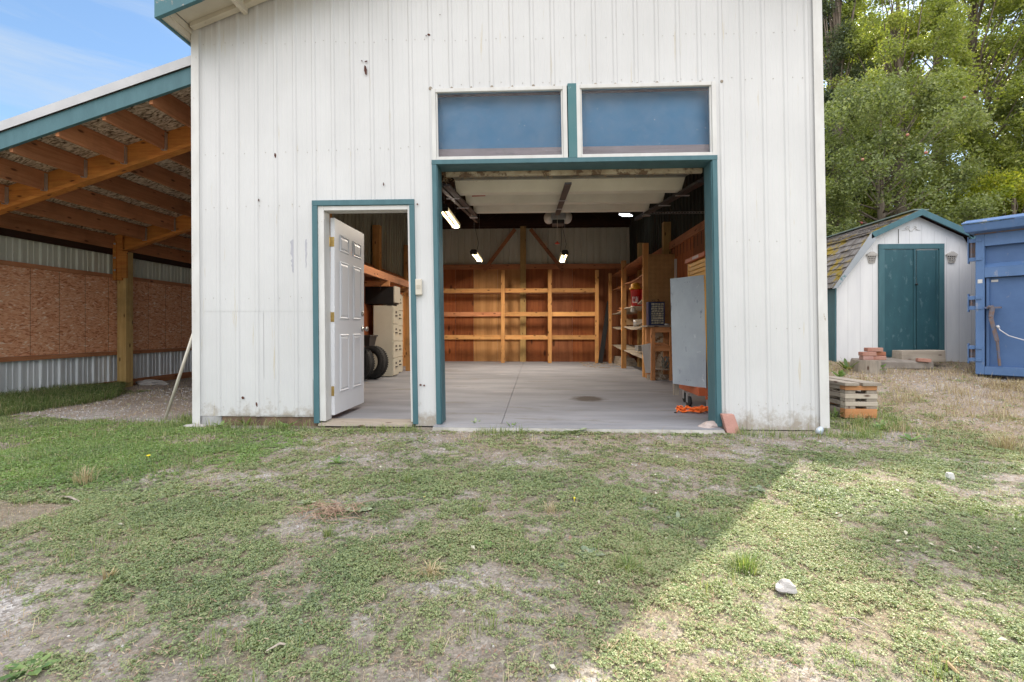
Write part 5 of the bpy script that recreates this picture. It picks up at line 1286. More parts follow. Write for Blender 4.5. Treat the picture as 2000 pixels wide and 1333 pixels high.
for k in range(4):
    a_, b_ = edge(k)
    A_ = Vector((a_[0], 0, a_[1])); B_ = Vector((b_[0], 0, b_[1])); dl = (B_-A_).normalized(); nrm = Vector((-dl.z, 0, dl.x))
    if (nrm.x*(xc-(A_.x+B_.x)/2) + nrm.z*-1) < 0: nrm = -nrm
    if k in (1, 2): nrm = Vector((0, 0, -1))
    if k in (0, 3): nrm = Vector((1 if k == 0 else -1, 0, -.35)).normalized()
    up = nrm*-.018
    pts = [A_+up, B_+up, B_+nrm*bw, A_+nrm*bw]
    if k == 0: pts[2] = B_ + Vector((bw*.95, 0, -bw*1.05)); pts[1] = B_ + Vector((.0, 0, .018)); pts[0] = A_ + Vector((-.02, 0, -.03)); pts[3] = A_ + Vector((bw*.75, 0, -.01))
    w = MB(); n4 = [(v.x, YSH-.142, v.z) for v in pts] + [(v.x, YSH-.115, v.z) for v in pts]
    w.add(n4, [(0, 1, 2, 3), (7, 6, 5, 4), (0, 4, 5, 1), (1, 5, 6, 2), (2, 6, 7, 3), (3, 7, 4, 0)])
    w.build('barge_board', M['teal'] if k else pmat('faded_barge', (.33, .35, .38), (.28, .31, .33), dirt=((.06, .17, .18), 5, .60, (1, 1, 1))), roof_s, bevel=.002)
# doors
f0, fz = SH(1717, 477, YSH-.03); f1 = SH(1845, 477, YSH-.03)[0]; d0 = SH(1728, 487, YSH-.03)[0]; d1 = SH(1835, 487, YSH-.03)[0]; dzt = SH(1728, 487, YSH-.03)[1]
w = MB(); w.box((f0, YSH-.03, zsb), (d0, YSH-.001, dzt)); w.box((d1, YSH-.03, zsb), (f1, YSH-.001, dzt)); w.box((f0, YSH-.031, dzt+.001), (f1, YSH-.001, fz)); w.build('door_frame', M['teal'], shed, bevel=.003)
dm = SH(1787, 600, YSH-.02)[0]
w = MB(); w.box((d0+.002, YSH-.020, zsb+.04), (dm-.030, YSH-.004, dzt-.006)); w.box((dm-.029, YSH-.034, zsb+.05), (dm+.006, YSH-.004, dzt-.004)); w.build('door', M['tealdark'], shed, bevel=.002)
w = MB(); w.box((dm+.03, YSH-.018, zsb+.04), (d1-.05, YSH-.004, dzt-.02)); w.box((d1-.048, YSH-.028, zsb+.04), (d1-.012, YSH-.004, dzt-.02)); dd_ = w.build('door', M['tealdark'], shed, bevel=.002)
w = MB(); w.box((dm+.0065, YSH-.006, zsb+.03), (dm+.0295, YSH-.003, zsb+1.25)); w.build('gap', M['black'], shed)
p = SH(1789, 556, YSH-.04); w = MB(); w.sm = True; w.lathe((p[0], YSH-.035, p[1]), [(.012, 0), (.012, -.02), (.02, -.025), (.001, -.035)], n=12, axis='y'); w.build('door_knob', M['darksteel'], shed)
# ornaments: two lantern-shaped vents and a plaster flourish
orn = pmat('ornament', (.52, .49, .46), (.42, .40, .37), rough=.8)
for u in (1703.5, 1859.5):
    x, z = SH(u, 503, YSH-.02); w = MB(); wd_, hh_ = .095, .10
    w.prism([(x-wd_, z+.045), (x+wd_, z+.045), (x+.02, z+.095), (x-.02, z+.095)], YSH-.03, YSH-.001)
    w.box((x-wd_*.9, YSH-.028, z+.026), (x+wd_*.9, YSH-.001, z+.044))
    for k in range(5):
        t = -1+k*.5; w.beam((x+t*wd_*.75, YSH-.014, z+.026), (x+t*wd_*.45, YSH-.014, z-.09), .010, .010, up=(0, 1, 0))
    for k, zz in enumerate((.0, -.035, -.065, -.09)):
        hw = wd_*(.68-.075*k); w.box((x-hw, YSH-.019, z+zz-.006), (x+hw, YSH-.010, z+zz+.004))
    vt_ = w.build('lantern_vent', orn, shed)
    w = MB(); w.prism([(x-wd_*.7, z+.026), (x+wd_*.7, z+.026), (x+wd_*.4, z-.09), (x-wd_*.4, z-.09)], YSH-.004, YSH-.0013); w.build('vent_opening', M['darksteel'], vt_)
x, z = SH(1781, 449, YSH-.02); w = MB(); r = random.Random(6)
for s in (-1, 1):
    w.tube([(x+s*.01, YSH-.006, z-.03), (x+s*.05, YSH-.006, z+.03), (x+s*.10, YSH-.006, z+.0), (x+s*.15, YSH-.006, z-.01)], [.006, .008, .008, .003], 6)
    w.tube([(x+s*.02, YSH-.006, z+.04), (x+s*.06, YSH-.006, z+.06), (x+s*.09, YSH-.006, z+.03), (x+s*.06, YSH-.006, z-.02)], [.004, .007, .006, .003], 6)
w.build('plaster_flourish', M['whitetrim'], shed)

# timber block at the shed door
gs = lambda x, y: gzf(x, y)
x0, z0 = SH(1755, 704, 8.0); x1 = SH(1838, 700, 8.0)[0]
zt_ = SH(1790, 685, 8.0)[1]; zb_ = min(SH(1790, 707, 8.0)[1], zt_-.15)
w = MB(); w.hexa([(x0+.0, 7.93, zb_), (x1, 7.90, zb_), (x1+.0, 8.12, zb_), (x0-.0, 8.15, zb_), (x0+.0, 7.93, zt_), (x1-.01, 7.90, zt_+.01), (x1-.0, 8.12, zt_+.01), (x0-.0, 8.15, zt_)])
solo(w, 'timber_block', M['grey_x'], ((x0+x1)/2, 8.0, zb_), 'thick weathered timber beam used as a step at the shed doors', 'timber', bevel=.012)
# paving edge in front of the shed
w = MB(); a = PY(1690, 706, 7.75); b = PY(1800, 708, 7.8)
w.hexa([(a[0], 7.7, a[2]-.12), (b[0]+.15, 7.75, a[2]-.12), (b[0]+.2, 8.1, a[2]-.12), (a[0], 8.1, a[2]-.12), (a[0], 7.7, a[2]), (b[0]+.15, 7.75, a[2]-.01), (b[0]+.2, 8.1, a[2]+.03), (a[0], 8.1, a[2]+.03)])
solo(w, 'concrete_step', pmat('muddy_concrete', (.27, .24, .21), (.19, .165, .14), scale=6, rough=.95, bump=.5, bscale=30), (a[0], 7.8, a[2]-.1), 'low worn concrete slab on the ground before the shed doors', 'slab', bevel=.015)
# stump with bricks
c = PY(1697, 708, 7.55); zt_ = PY(1697, 703.5, 7.6)[2]
w = MB(); r = random.Random(3); n = 16; pr = []
vs = []
for (k, (h, R)) in enumerate(((-.30, .21), (-.05, .185), (0, .18))):
    for i in range(n):
        a_ = 2*math.pi*i/n; q = 1+.09*math.sin(3*a_)+.05*math.sin(7*a_+1); vs.append((c[0]+R*q*math.cos(a_), 7.6+R*q*math.sin(a_), zt_+h))
w.add(vs, [(k*n+i, k*n+(i+1) % n, (k+1)*n+(i+1) % n, (k+1)*n+i) for k in range(2) for i in range(n)]+[tuple(2*n+i for i in range(n))])
solo(w, 'tree_stump', M['grey_z'], (c[0], 7.6, zt_-.2), 'grey sawn tree stump left of the shed doors with weeds round it', 'stump')
def brick(u, v, Y, ang, z, label, tone=0, L_=.20, D_=.095, Hh=.06):
    x = PY(u, v, Y)[0]; w = MB(); ca, sa = math.cos(ang), math.sin(ang)
    def tr(a, b, c_): return (x+a*ca-b*sa, Y+a*sa+b*ca, z+c_)
    w.hexa([tr(-L_/2, -D_/2, 0), tr(L_/2, -D_/2, 0), tr(L_/2, D_/2, 0), tr(-L_/2, D_/2, 0), tr(-L_/2, -D_/2, Hh), tr(L_/2, -D_/2, Hh), tr(L_/2, D_/2, Hh), tr(-L_/2, D_/2, Hh)])
    cols_ = [((.34, .16, .12), (.40, .23, .18)), ((.40, .18, .10), (.32, .13, .08)), ((.42, .27, .23), (.36, .20, .17))][tone]
    return solo(w, 'brick', pmat('brick_tone', cols_[0], cols_[1], scale=9, rough=.95, bump=.6, bscale=45), (x, Y, z), label, 'brick', 'bricks piled by the shed', bevel=.008)
zb0 = zt_+.001
brick(1692, 695, 7.60, .05, zb0, 'pinkish brick at bottom left of the pile by the shed', 2, .16)
brick(1714, 695, 7.62, -.05, zb0, 'red brick at bottom right of the pile by the shed', 0, .20)
brick(1694, 687, 7.60, .08, zb0+.063, 'rounded brick in the middle left of the pile by the shed', 0, .22)
brick(1717, 687, 7.66, -.25, zb0+.063, 'orange brick in the middle right of the pile by the shed', 1, .15)
brick(1706, 679, 7.62, .0, zb0+.127, 'brick on top of the pile by the shed', 0, .23)
p = Gd(1728, 703); 
w = MB(); w.beam((p[0]-.08, 7.75, p[2]+.05), (p[0]+.10, 7.72, p[2]+.04), .07, .055); solo(w, 'broken_brick', M['brick'], (p[0], 7.75, p[2]), 'broken brick lying on the ground right of the stump', 'brick', bevel=.008)

# ------------------------------------------------------------------ stacked wooden offcuts at the garage corner
M['pale_x'] = wood('palewood', (.52, .46, .38), (.40, .33, .26), 0, tint=.1)
gp = empty('wood_stack', (3.4, 5.3, .02), 'crisscross stack of short grey and orange boards by the right garage corner', 'wood stack')
YP_ = 5.18
xl = PY(1651, 780, YP_)[0]; xr = PY(1714.5, 780, YP_)[0]; yb_ = YP_+.62
def lay(v0, v1, kind, mat, ins=0):
    z1 = PY(1680, v0, YP_)[2]; z0 = PY(1680, v1, YP_)[2]
    if kind == 'x':
        for y in (YP_+ins, yb_-.09):
            j = random.uniform(-.006, .006); w = MB(); w.box((xl+j, y+j, z0), (xr+j*2, y+.085, z1)); w.build('board', M[mat], gp, bevel=.004)
        for x in (xl+.002, xr-.09):
            w = MB(); w.box((x, YP_+.087, z0+.001), (x+.085, yb_-.092, z1-.001)); w.build('board', M['grey_y'], gp, bevel=.003)
    elif kind == 'y':
        for x in (xl+.003, xr-.145):
            w = MB(); w.box((x, YP_+.005, z0), (x+.14 if x < (xl+xr)/2 else xr-.004, yb_, z1)); w.build('board', M[mat], gp, bevel=.003)
    else:
        for (x, y) in ((xl+.002, YP_+.006), (xr-.11, YP_+.006), (xl+.002, yb_-.1), (xr-.11, yb_-.1)):
            w = MB(); w.box((x, y, z0), (x+.105, y+.09, z1)); w.build('block', M[mat], gp, bevel=.003)
lay(799.5, 817, 'x', 'orange_x'); lay(794.5, 799.3, 'b', 'grey_z'); lay(785.5, 794.2, 'x', 'pale_x'); lay(779.5, 785.3, 'b', 'grey_z'); lay(770, 779.2, 'x', 'pale_x')
lay(763, 769.8, 'b', 'grey_z'); lay(754, 762.8, 'x', 'orange_x')
for (x0_, x1_) in ((xl-.20, xl+.125), (xl+.16, xr+.02)):
    z0 = PY(1680, 753.8, YP_)[2]; w = MB(); w.hexa([(x0_ if x0_ > xl else xl-.02, YP_-.03, z0), (x1_, YP_-.03, z0), (x1_-.02, yb_+.1, z0), (x0_ if x0_ > xl else xl-.04, yb_+.1, z0), (x0_ if x0_ > xl else xl-.02, YP_-.03, z0+.032), (x1_, YP_-.03, z0+.032), (x1_-.02, yb_+.1, z0+.032), (x0_ if x0_ > xl else xl-.04, yb_+.1, z0+.032)])
    w.build('board', M['grey_y'], gp, bevel=.003)

# leaning brick and stone at the right jamb
p = PY(1428, 826, 4.66)
w = MB(); w.hexa([(p[0]-.055, 4.60, -.045), (p[0]+.075, 4.60, -.055), (p[0]+.075, 4.66, -.05), (p[0]-.055, 4.66, -.04), (p[0]-.085, 4.66, .135), (p[0]+.03, 4.66, .135), (p[0]+.03, 4.72, .135), (p[0]-.085, 4.72, .135)])
solo(w, 'paver', pmat('paver_pink', (.42, .23, .19), (.36, .19, .155), scale=8, rough=.95, bump=.5), (p[0], 4.65, -.05), 'reddish paver leaning on the white siding right of the opening', 'paver', bevel=.006)
p = Gd(1389, 842)
w = MB(); w.blob((p[0], p[1]+.05, p[2]+.03), (.105, .085, .052), 3, .22, 12); solo(w, 'pinkish_rock', pmat('pink_stone', (.46, .39, .36), (.38, .31, .29), scale=7, rough=.9, bump=.4), p, 'pinkish block of stone on the ground at the foot of the right jamb', 'rock')
p = Gd(1539, 1165)
w = MB(); w.blob((p[0], p[1]+.02, p[2]+.02), (.039, .029, .024), 3, .25, 4); solo(w, 'loose_stone', M['stone'], p, 'fist-sized grey stone lying in the sunlit grass in the foreground', 'rock')
p = Gd(1856, 937); w = MB(); w.hexa([(p[0]-.02, p[1]-.01, p[2]), (p[0]+.02, p[1]-.015, p[2]), (p[0]+.022, p[1]+.02, p[2]), (p[0]-.018, p[1]+.02, p[2]), (p[0]-.018, p[1]-.01, p[2]+.045), (p[0]+.017, p[1]-.01, p[2]+.04), (p[0]+.017, p[1]+.018, p[2]+.043), (p[0]-.015, p[1]+.018, p[2]+.045)])
solo(w, 'white_chip', M['whitetrim'], p, 'small white chunk lying in the grass at the right', 'litter', bevel=.003)
p = Gd(1601, 852); w = MB(); w.sm = True; w.tube([(p[0]-.012, p[1], p[2]+.02), (p[0], p[1], p[2]+.05), (p[0]+.02, p[1]+.01, p[2]+.075)], [.028, .033, .02], 9); solo(w, 'crumpled_can', pmat('pale_blue_can', (.42, .50, .62), (.60, .64, .68), scale=30, rough=.35, metal=.3, bump=.6, bscale=30), p, 'crumpled pale blue can in the weeds by the right corner', 'can')

# ------------------------------------------------------------------ blue roll-off container
A_ = PY(1905, 640, 7.3); ux, uy = .62, -.785
n_ = math.hypot(ux, uy); ux /= n_; uy /= n_; vx, vy = -uy, ux     # face direction, inward direction
if vy < 0: vx, vy = -vx, -vy
ct = empty('container', (A_[0], A_[1], 0), 'blue steel roll-off container with rusty hinges and latch', 'container')
bl = pmat('blue_paint', (.10, .185, .37), (.08, .155, .31), scale=3, stretch=(1, 1, .6), rough=.5, bump=.2, bscale=20, dirt=((.24, .27, .34), 6, .60, (1, 1, .5)), dirt2=((.28, .13, .07), 10, .665, (1, 1, .5)))
bld = pmat('blue_panel_paint', (.078, .15, .31), (.06, .12, .26), scale=2.5, rough=.5, bump=.2, bscale=20, dirt=((.18, .20, .26), 7, .61, (1, 1, .6)), dirt2=((.28, .13, .07), 8, .69, (1, 1, 1)))
rust = pmat('rusty_steel', (.19, .12, .09), (.13, .14, .18), scale=16, rough=.85, bump=.4, dirt=((.07, .13, .30), 9, .60, (1, 1, 1)))
def CT(a, d, z): return (A_[0]+ux*a+vx*d, A_[1]+uy*a+vy*d, z)
def cbox(mb, a0, a1, d0, d1, z0, z1):
    mb.hexa([CT(a0, d0, z0), CT(a1, d0, z0), CT(a1, d1, z0), CT(a0, d1, z0), CT(a0, d0, z1), CT(a1, d0, z1), CT(a1, d1, z1), CT(a0, d1, z1)])
zc = lambda v: H + (643-v)/F*7.3
zc0, zc1 = zc(727), zc(468)
WC = 2.4
w = MB(); cbox(w, -.02, WC, .13, 5.5, zc0-.02, zc1-.02); w.build('body', bld, ct)
w = MB(); cbox(w, 0, .095, .0, .125, zc0, zc1); cbox(w, .0955, WC, 0, .12, zc(490), zc1-.001); cbox(w, .0955, WC, -.002, .12, zc0, zc0+.115); cbox(w, .0955, WC, 0, .12, zc(548), zc(530)); cbox(w, WC*.5-.3, WC*.5-.2, .001, .12, zc0+.116, zc(549)); w.build('door_frame', bl, ct, bevel=.004)
w = MB(); w.hexa([CT(.0955, .001, zc(530)+.001), CT(WC, .001, zc(530)+.001), CT(WC, .119, zc(530)+.001), CT(.0955, .119, zc(530)+.001), CT(.0955, .085, zc(521)), CT(WC, .085, zc(521)), CT(WC, .119, zc(521)), CT(.0955, .119, zc(521))]); w.build('chamfer', bl, ct)
w = MB(); cbox(w, .096, WC-.1, .085, .11, zc(520.8), zc(490.5)); w.build('upper_panel', bld, ct)
w = MB(); cbox(w, .11, .14, .03, .119, zc0+.12, zc(549)-.004); cbox(w, .141, WC*.5-.301, .075, .118, zc0+.116, zc(549)-.002); cbox(w, WC*.5-.199, WC-.1, .075, .118, zc0+.116, zc(549)-.002); w.build('lower_panel', bld, ct)
for (v0, v1) in ((474, 516), (581, 607), (674, 704)):
    w = MB(); z1, z0 = zc(v0), zc(v1)
    cbox(w, -.075, -.001, .02, .05, z1-.055, z1); cbox(w, -.075, -.001, .02, .05, z0, z0+.055); cbox(w, -.085, -.0755, .0, .09, z0-.03, z1+.03); cbox(w, .005, .07, -.012, -.001, z1-.05, z1-.005); cbox(w, .005, .07, -.012, -.001, z0+.005, z0+.05)
    hn = w.build('hinge', bl, ct, bevel=.002)
    w = MB(); cbox(w, -.074, -.002, .055, .075, z0+.056, z1-.056); w.tube([CT(-.05, .035, z0+.0), CT(-.05, .035, z1)], .013, 8); w.build('hinge_pin', rust, hn)
# top lip, rolled tarp arm
w = MB()
w.hexa([CT(-.08, -.16, zc1+.03), CT(WC, -.16, zc1+.03), CT(WC, .3, zc1+.0), CT(-.02, .3, zc1+.0), CT(-.11, -.20, zc1+.14), CT(WC, -.20, zc1+.14), CT(WC, .3, zc1+.19), CT(-.06, .3, zc1+.19)])
w.hexa([CT(-.115, -.215, zc1+.141), CT(WC, -.215, zc1+.141), CT(WC, -.02, zc1+.20), CT(-.10, -.02, zc1+.20), CT(-.115, -.215, zc1+.165), CT(WC, -.215, zc1+.165), CT(WC, -.02, zc1+.225), CT(-.10, -.02, zc1+.225)])
w.build('top_lip', bl, ct, bevel=.01)
w = MB(); w.hexa([CT(.28, .3, zc1+.191), CT(WC, .3, zc1+.191), CT(WC, 3, zc1+.19), CT(.25, 3, zc1+.19), CT(.80, .35, zc1+.42), CT(WC, .35, zc1+.50), CT(WC, 3, zc1+.50), CT(.80, 3, zc1+.42)]); w.build('tarp_hood', bl, ct, bevel=.01)
w = MB(); cbox(w, -.01, WC, .0, .28, zc1+.001, zc1+.028); w.build('rust_seam', rust, ct)
# latch lever
w = MB(); cbox(w, .10, .27, -.03, .02, zc(604)-.012, zc(604)+.012); w.lathe(CT(.185, -.045, zc(603)), [(.025, 0), (.025, .05), (.001, .055)], n=12, axis='y'); w.build('latch_plate', rust, ct)
w = MB(); w.beam(CT(.185, -.03, zc(603)), CT(.17, -.05, zc(622)), .03, .05); w.beam(CT(.17, -.05, zc(622)), CT(.235, -.05, zc(665)), .03, .045); w.beam(CT(.235, -.05, zc(665)), CT(.255, -.02, zc(710)), .02, .03); w.build('lever', rust, ct, bevel=.003)
pts = [CT(.245, -.07, zc(639)), CT(.27, -.09, zc(645)), CT(.36, -.12, zc(655)), CT(.5, -.14, zc(662)), CT(.75, -.16, zc(668)), CT(1.1, -.1, zc(660))]
w = MB(); w.sm = True; w.tube(pts, .007, 8); w.tube([CT(.24, -.075, zc(637)), CT(.255, -.08, zc(641))], .018, 8); w.build('cable', pmat('pale_cable', (.55, .55, .58), rough=.5), ct)
w = MB(); cbox(w, .025, .075, -.0035, -.0005, zc(558), zc(551)); w.build('sticker', M['whitetrim'], ct)
w = MB(); cbox(w, .155, .225, .071, .0745, zc(556.5), zc(552.5)); w.build('sticker', M['whitetrim'], ct)
w = MB(); cbox(w, .12, WC, .15, .35, zc0-.14, zc0-.021); cbox(w, .12, WC, .36, 5.4, zc0-.12, zc0-.021); w.build('underframe', rust, ct)
# ------------------------------------------------------------------ plants
R = np.random.RandomState(5)
def quads_mesh(name, V, tint, mats, matidx=None, nper=4, parent=None, smooth=False):
    """V: (n, nper, 3) leaf polygons"""
    n = len(V); me = bpy.data.meshes.new(name)
    me.vertices.add(n*nper); me.vertices.foreach_set('co', V.reshape(-1).astype(np.float32))
    me.loops.add(n*nper); me.loops.foreach_set('vertex_index', np.arange(n*nper, dtype=np.int32))
    me.polygons.add(n); me.polygons.foreach_set('loop_start', np.arange(0, n*nper, nper, dtype=np.int32)); me.polygons.foreach_set('loop_total', np.full(n, nper, dtype=np.int32))
    if matidx is not None: me.polygons.foreach_set('material_index', matidx.astype(np.int32))
    me.update()
    at = me.attributes.new('tint', 'FLOAT', 'FACE'); at.data.foreach_set('value', tint.astype(np.float32))
    for m in mats: me.materials.append(m)
    o = bpy.data.objects.new(name, me); COL.objects.link(o)
    if parent: o.parent = parent
    return o
def unit(v): return v/np.maximum(1e-9, np.linalg.norm(v, axis=-1, keepdims=True))
def rand_dirs(n, rs=R): return unit(rs.normal(size=(n, 3)))
def leaf_quads(c, L, Wd, nrm, rs=R, bend=0.0):
    """diamond leaves centred at c with normals nrm"""
    n = len(c); t = rand_dirs(n, rs); t = unit(t - nrm*np.sum(t*nrm, 1, keepdims=True)); s = np.cross(nrm, t)
    L = np.broadcast_to(L, n)[:, None]; Wd = np.broadcast_to(Wd, n)[:, None]
    return np.stack([c - t*L*.5, c + s*Wd*.5 + t*L*.08 + nrm*bend*L, c + t*L*.5, c - s*Wd*.5 + t*L*.08 + nrm*bend*L], 1)
# --- ground cover (clover, small weeds)
def sample(n, x0, x1, y0, y1, fn, rs=R):
    x = rs.uniform(x0, x1, n); y = rs.uniform(y0, y1, n); k = rs.rand(n) < fn(x, y); x, y = x[k], y[k]
    ins = (x > BX0-.0) & (x < BX1+.02) & (y > BY0-.17)
    inshed = (x > xs0-.02) & (x < xs1+.02) & (y > YSH)
    ok = ~(ins | inshed) & (x > XW+.06)
    return x[ok], y[ok]
def infr(x, y, m=.7): return (np.abs(x) < 1.12*y + m + .25)
clumpf = lambda x, y: fbm(x*9+3, y*9+1, 3)
# dense clumps: density follows cover * local clump noise
def dens(x, y):
    c = cover(x, y); thr = .22 + .42*c
    return (.10*c + .90*sstep(thr+.16, thr-.14, vnoise(x*26+5, y*26+9)*.55 + clumpf(x, y)*.45)*np.clip(.15+.8*c, 0, 1))*infr(x, y)
VV = []; TT = []; MI = []
def clover(n, x0, x1, y0, y1, size, kk=3):
    x, y = sample(n, x0, x1, y0, y1, dens)
    m = len(x)
    if not m: return
    z = gz(x, y) + R.uniform(.002, .014, m)*(.3+cover(x, y))
    c = np.stack([x, y, z], 1)
    tone = np.clip(.5*fbm(x*2.3+60, y*2.3+4, 3) + .5*R.rand(m) - .12 + .30*straw(x, y) + .28*patch(x, y, -3.8, 3.8, 1.8, 1.1)*0, 0, 1)
    lush = (patch(x, y, -3.8, 3.8, 1.8, 1.1) > .35) & (R.rand(m) < .8)
    for k in range(kk):
        a = R.uniform(0, 6.28, m) if kk == 1 else (2*np.pi*k/kk + R.uniform(0, .5, m))
        s = size*R.uniform(.6, 1.35, m)
        off = np.stack([np.cos(a), np.sin(a), R.uniform(-.2, .5, m)], 1)*s[:, None]*.62
        nr = unit(np.stack([R.normal(0, .45, m), R.normal(0, .45, m), np.ones(m)], 1))
        VV.append(leaf_quads(c+off, s*1.15, s*.95, nr, bend=.10)); TT.append(np.clip(tone + R.uniform(-.12, .12, m), 0, 1)); MI.append(np.where(lush, 1, 0))
clover(470000, -2.6, 2.8, 1.0, 2.6, .0057)
clover(380000, -4.4, 4.4, 2.6, 4.0, .0078)
clover(190000, -6.4, 6.6, 4.0, 5.4, .012)
clover(90000, -7.0, 9.5, 5.4, 9.5, .02, 2)
clovm = leaf_mat('clover_leaf', [(.11, .15, .085), (.165, .215, .11), (.215, .275, .13), (.28, .32, .155), (.36, .34, .21), (.36, .29, .21)], trans=.25, rough=.5)
lushm = leaf_mat('lush_leaf', [(.11, .17, .07), (.16, .25, .09), (.22, .33, .10), (.30, .36, .15)], trans=.3, rough=.5)
o = quads_mesh('clover_cover', np.concatenate(VV), np.concatenate(TT), [clovm, lushm], np.concatenate(MI)); tag(o, kind='stuff', label='patchy low clover and weeds covering the yard', cat='ground cover')
# --- grass blades (green and dry)
def blades(n, x0, x1, y0, y1, h0, h1, w0, fn, tuft=0, lean=.5, rs=R):
    x, y = sample(n, x0, x1, y0, y1, fn)
    if tuft:
        m = len(x); k = rs.randint(14, 30, m); x = np.repeat(x, k); y = np.repeat(y, k); x = x + rs.normal(0, tuft, len(x)); y = y + rs.normal(0, tuft, len(y))
        ok = ~((x > BX0-.01) & (x < BX1+.02) & (y > BY0-.05)); x, y = x[ok], y[ok]
    m = len(x); z = gz(x, y) - .004
    h = rs.uniform(h0, h1, m)*(.6+.8*rs.rand(m)); a = rs.uniform(0, 6.28, m); ln = rs.uniform(.1, 1, m)*lean
    d = np.stack([np.cos(a), np.sin(a)], 1); b = np.stack([x, y, z], 1)
    wv = np.stack([-d[:, 1], d[:, 0], np.zeros(m)], 1)*(w0*rs.uniform(.6, 1.3, m))[:, None]
    mid = b + np.stack([d[:, 0]*ln*h*.35, d[:, 1]*ln*h*.35, h*.6], 1)
    tip = b + np.stack([d[:, 0]*ln*h*1.0, d[:, 1]*ln*h*1.0, h*(1-.35*ln)], 1)
    q1 = np.stack([b-wv*.5, b+wv*.5, mid+wv*.4, mid-wv*.4], 1); q2 = np.stack([mid-wv*.4, mid+wv*.4, tip+wv*.05, tip-wv*.05], 1)
    t = rs.rand(m); return np.concatenate([q1, q2]), np.concatenate([t, t])
grassm = leaf_mat('grass_blade', [(.11, .16, .06), (.17, .24, .085), (.25, .30, .12), (.34, .33, .19)], trans=.3)
straww = leaf_mat('dry_grass', [(.30, .22, .13), (.42, .34, .20), (.55, .47, .32), (.22, .13, .08)], trans=.15, rough=.8)
gf = lambda x, y: np.clip(cover(x, y)-.35, 0, 1)*.5*infr(x, y)
A = [blades(80000, -4, 4, 1.0, 4.4, .008, .032, .0015, lambda x, y: gf(x, y)*1.6, lean=1.3), blades(30000, -7, 9, 4.0, 9, .03, .07, .004, gf),
     blades(9000, -6, -2.4, 3.0, 5.0, .03, .07, .004, lambda x, y: .9*infr(x, y)),
     blades(330, -4, 4, 1.1, 4.4, .03, .07, .0025, lambda x, y: sstep(.50, .60, fbm(x*1.5+21, y*1.5+3))*infr(x, y), tuft=.022),
     blades(26, -3.3, -.2, 4.50, 4.66, .04, .09, .004, lambda x, y: (x < -2.0) | (x > -1.5) & (x < -.95) , tuft=.03, lean=.8),
     blades(110, -3.2, -2.05, 4.54, 4.70, .05, .13, .004, lambda x, y: 1.0+0*x, tuft=.035, lean=.9),
     blades(22, -1.9, -1.1, 4.50, 4.62, .03, .08, .004, lambda x, y: 1.0+0*x, tuft=.035, lean=.8),
     blades(12, -.5, -.1, 4.40, 4.52, .03, .09, .004, lambda x, y: 1.0+0*x, tuft=.03, lean=.8),
     blades(40, 1.9, 3.2, 4.40, 4.66, .04, .10, .004, lambda x, y: 1.0+0*x, tuft=.035, lean=.9),
     blades(40, -3.9, -3.45, 4.55, 5.3, .05, .11, .0045, lambda x, y: 1.0+0*x, tuft=.04, lean=.8),
     blades(60, 3.0, 3.7, 4.7, 5.4, .04, .11, .0045, lambda x, y: 1.0+0*x, tuft=.04, lean=.8)]
o = quads_mesh('grass', np.concatenate([a[0] for a in A]), np.concatenate([a[1] for a in A]), [grassm]); tag(o, kind='stuff', label='thin green grass growing through the clover and along the wall foot', cat='grass')
sf_ = lambda x, y: np.clip(straw(x, y)-.06, 0, 1)*.8*infr(x, y)
B = [blades(70000, -4, 4, 1.0, 4.4, .006, .035, .0014, lambda x, y: (.25+sf_(x, y))*infr(x, y), lean=1.6), blades(52000, -7, 9.5, 4.0, 9.5, .02, .07, .004, sf_, lean=1.5),
     blades(26000, 3, 9, 3.0, 8.5, .02, .07, .004, sf_, lean=1.5),
     blades(85, -4, 4, 1.1, 4.4, .02, .06, .0018, lambda x, y: .9*infr(x, y), tuft=.03, lean=1.6),
     blades(180, 3.0, 9, 4.2, 7.8, .07, .16, .004, lambda x, y: .9*infr(x, y), tuft=.05, lean=1.1),
     blades(190, 6.0, 8.3, 6.3, 6.75, .04, .10, .005, lambda x, y: .9+0*x, tuft=.06, lean=1.8)]
o = quads_mesh('dry_grass', np.concatenate([a[0] for a in B]), np.concatenate([a[1] for a in B]), [straww]); tag(o, kind='stuff', label='dry straw-coloured grass scattered over the yard', cat='dry grass')
# grass fringe along the lean-to wall
def fringe():
    n = 15000; y = R.uniform(4.4, 8.0, n); wmax = .95*(1-sstep(6.6, 8.1, y)) + .12; x = XW+.06 + R.rand(n)**1.3*wmax
    m = n; z = gz(x, y)-.005; h = R.uniform(.10, .34, m)*(1-.5*(x-XW)/1.2)*(1-.45*sstep(6.8, 8, y)); a = R.normal(-.4, .9, m); ln = R.uniform(.3, 1.3, m)
    d = np.stack([np.cos(a), np.sin(a)], 1); b = np.stack([x, y, z], 1); wv = np.stack([-d[:, 1], d[:, 0], 0*x], 1)*.006
    mid = b+np.stack([d[:, 0]*ln*h*.3, d[:, 1]*ln*h*.3, h*.6], 1); tip = b+np.stack([d[:, 0]*ln*h, d[:, 1]*ln*h, h*(1-.5*np.clip(ln, 0, 1))], 1)
    q = np.concatenate([np.stack([b-wv*.5, b+wv*.5, mid+wv*.4, mid-wv*.4], 1), np.stack([mid-wv*.4, mid+wv*.4, tip+wv*.05, tip-wv*.05], 1)])
    t = R.rand(m); return q, np.concatenate([t, t])
q, t = fringe(); o = quads_mesh('wall_grass', q, t, [leaf_mat('shade_grass', [(.09, .15, .06), (.15, .24, .08), (.25, .31, .12), (.45, .40, .26)], trans=.25)])
tag(o, kind='stuff', label='long tangled grass along the foot of the lean-to wall', cat='grass')
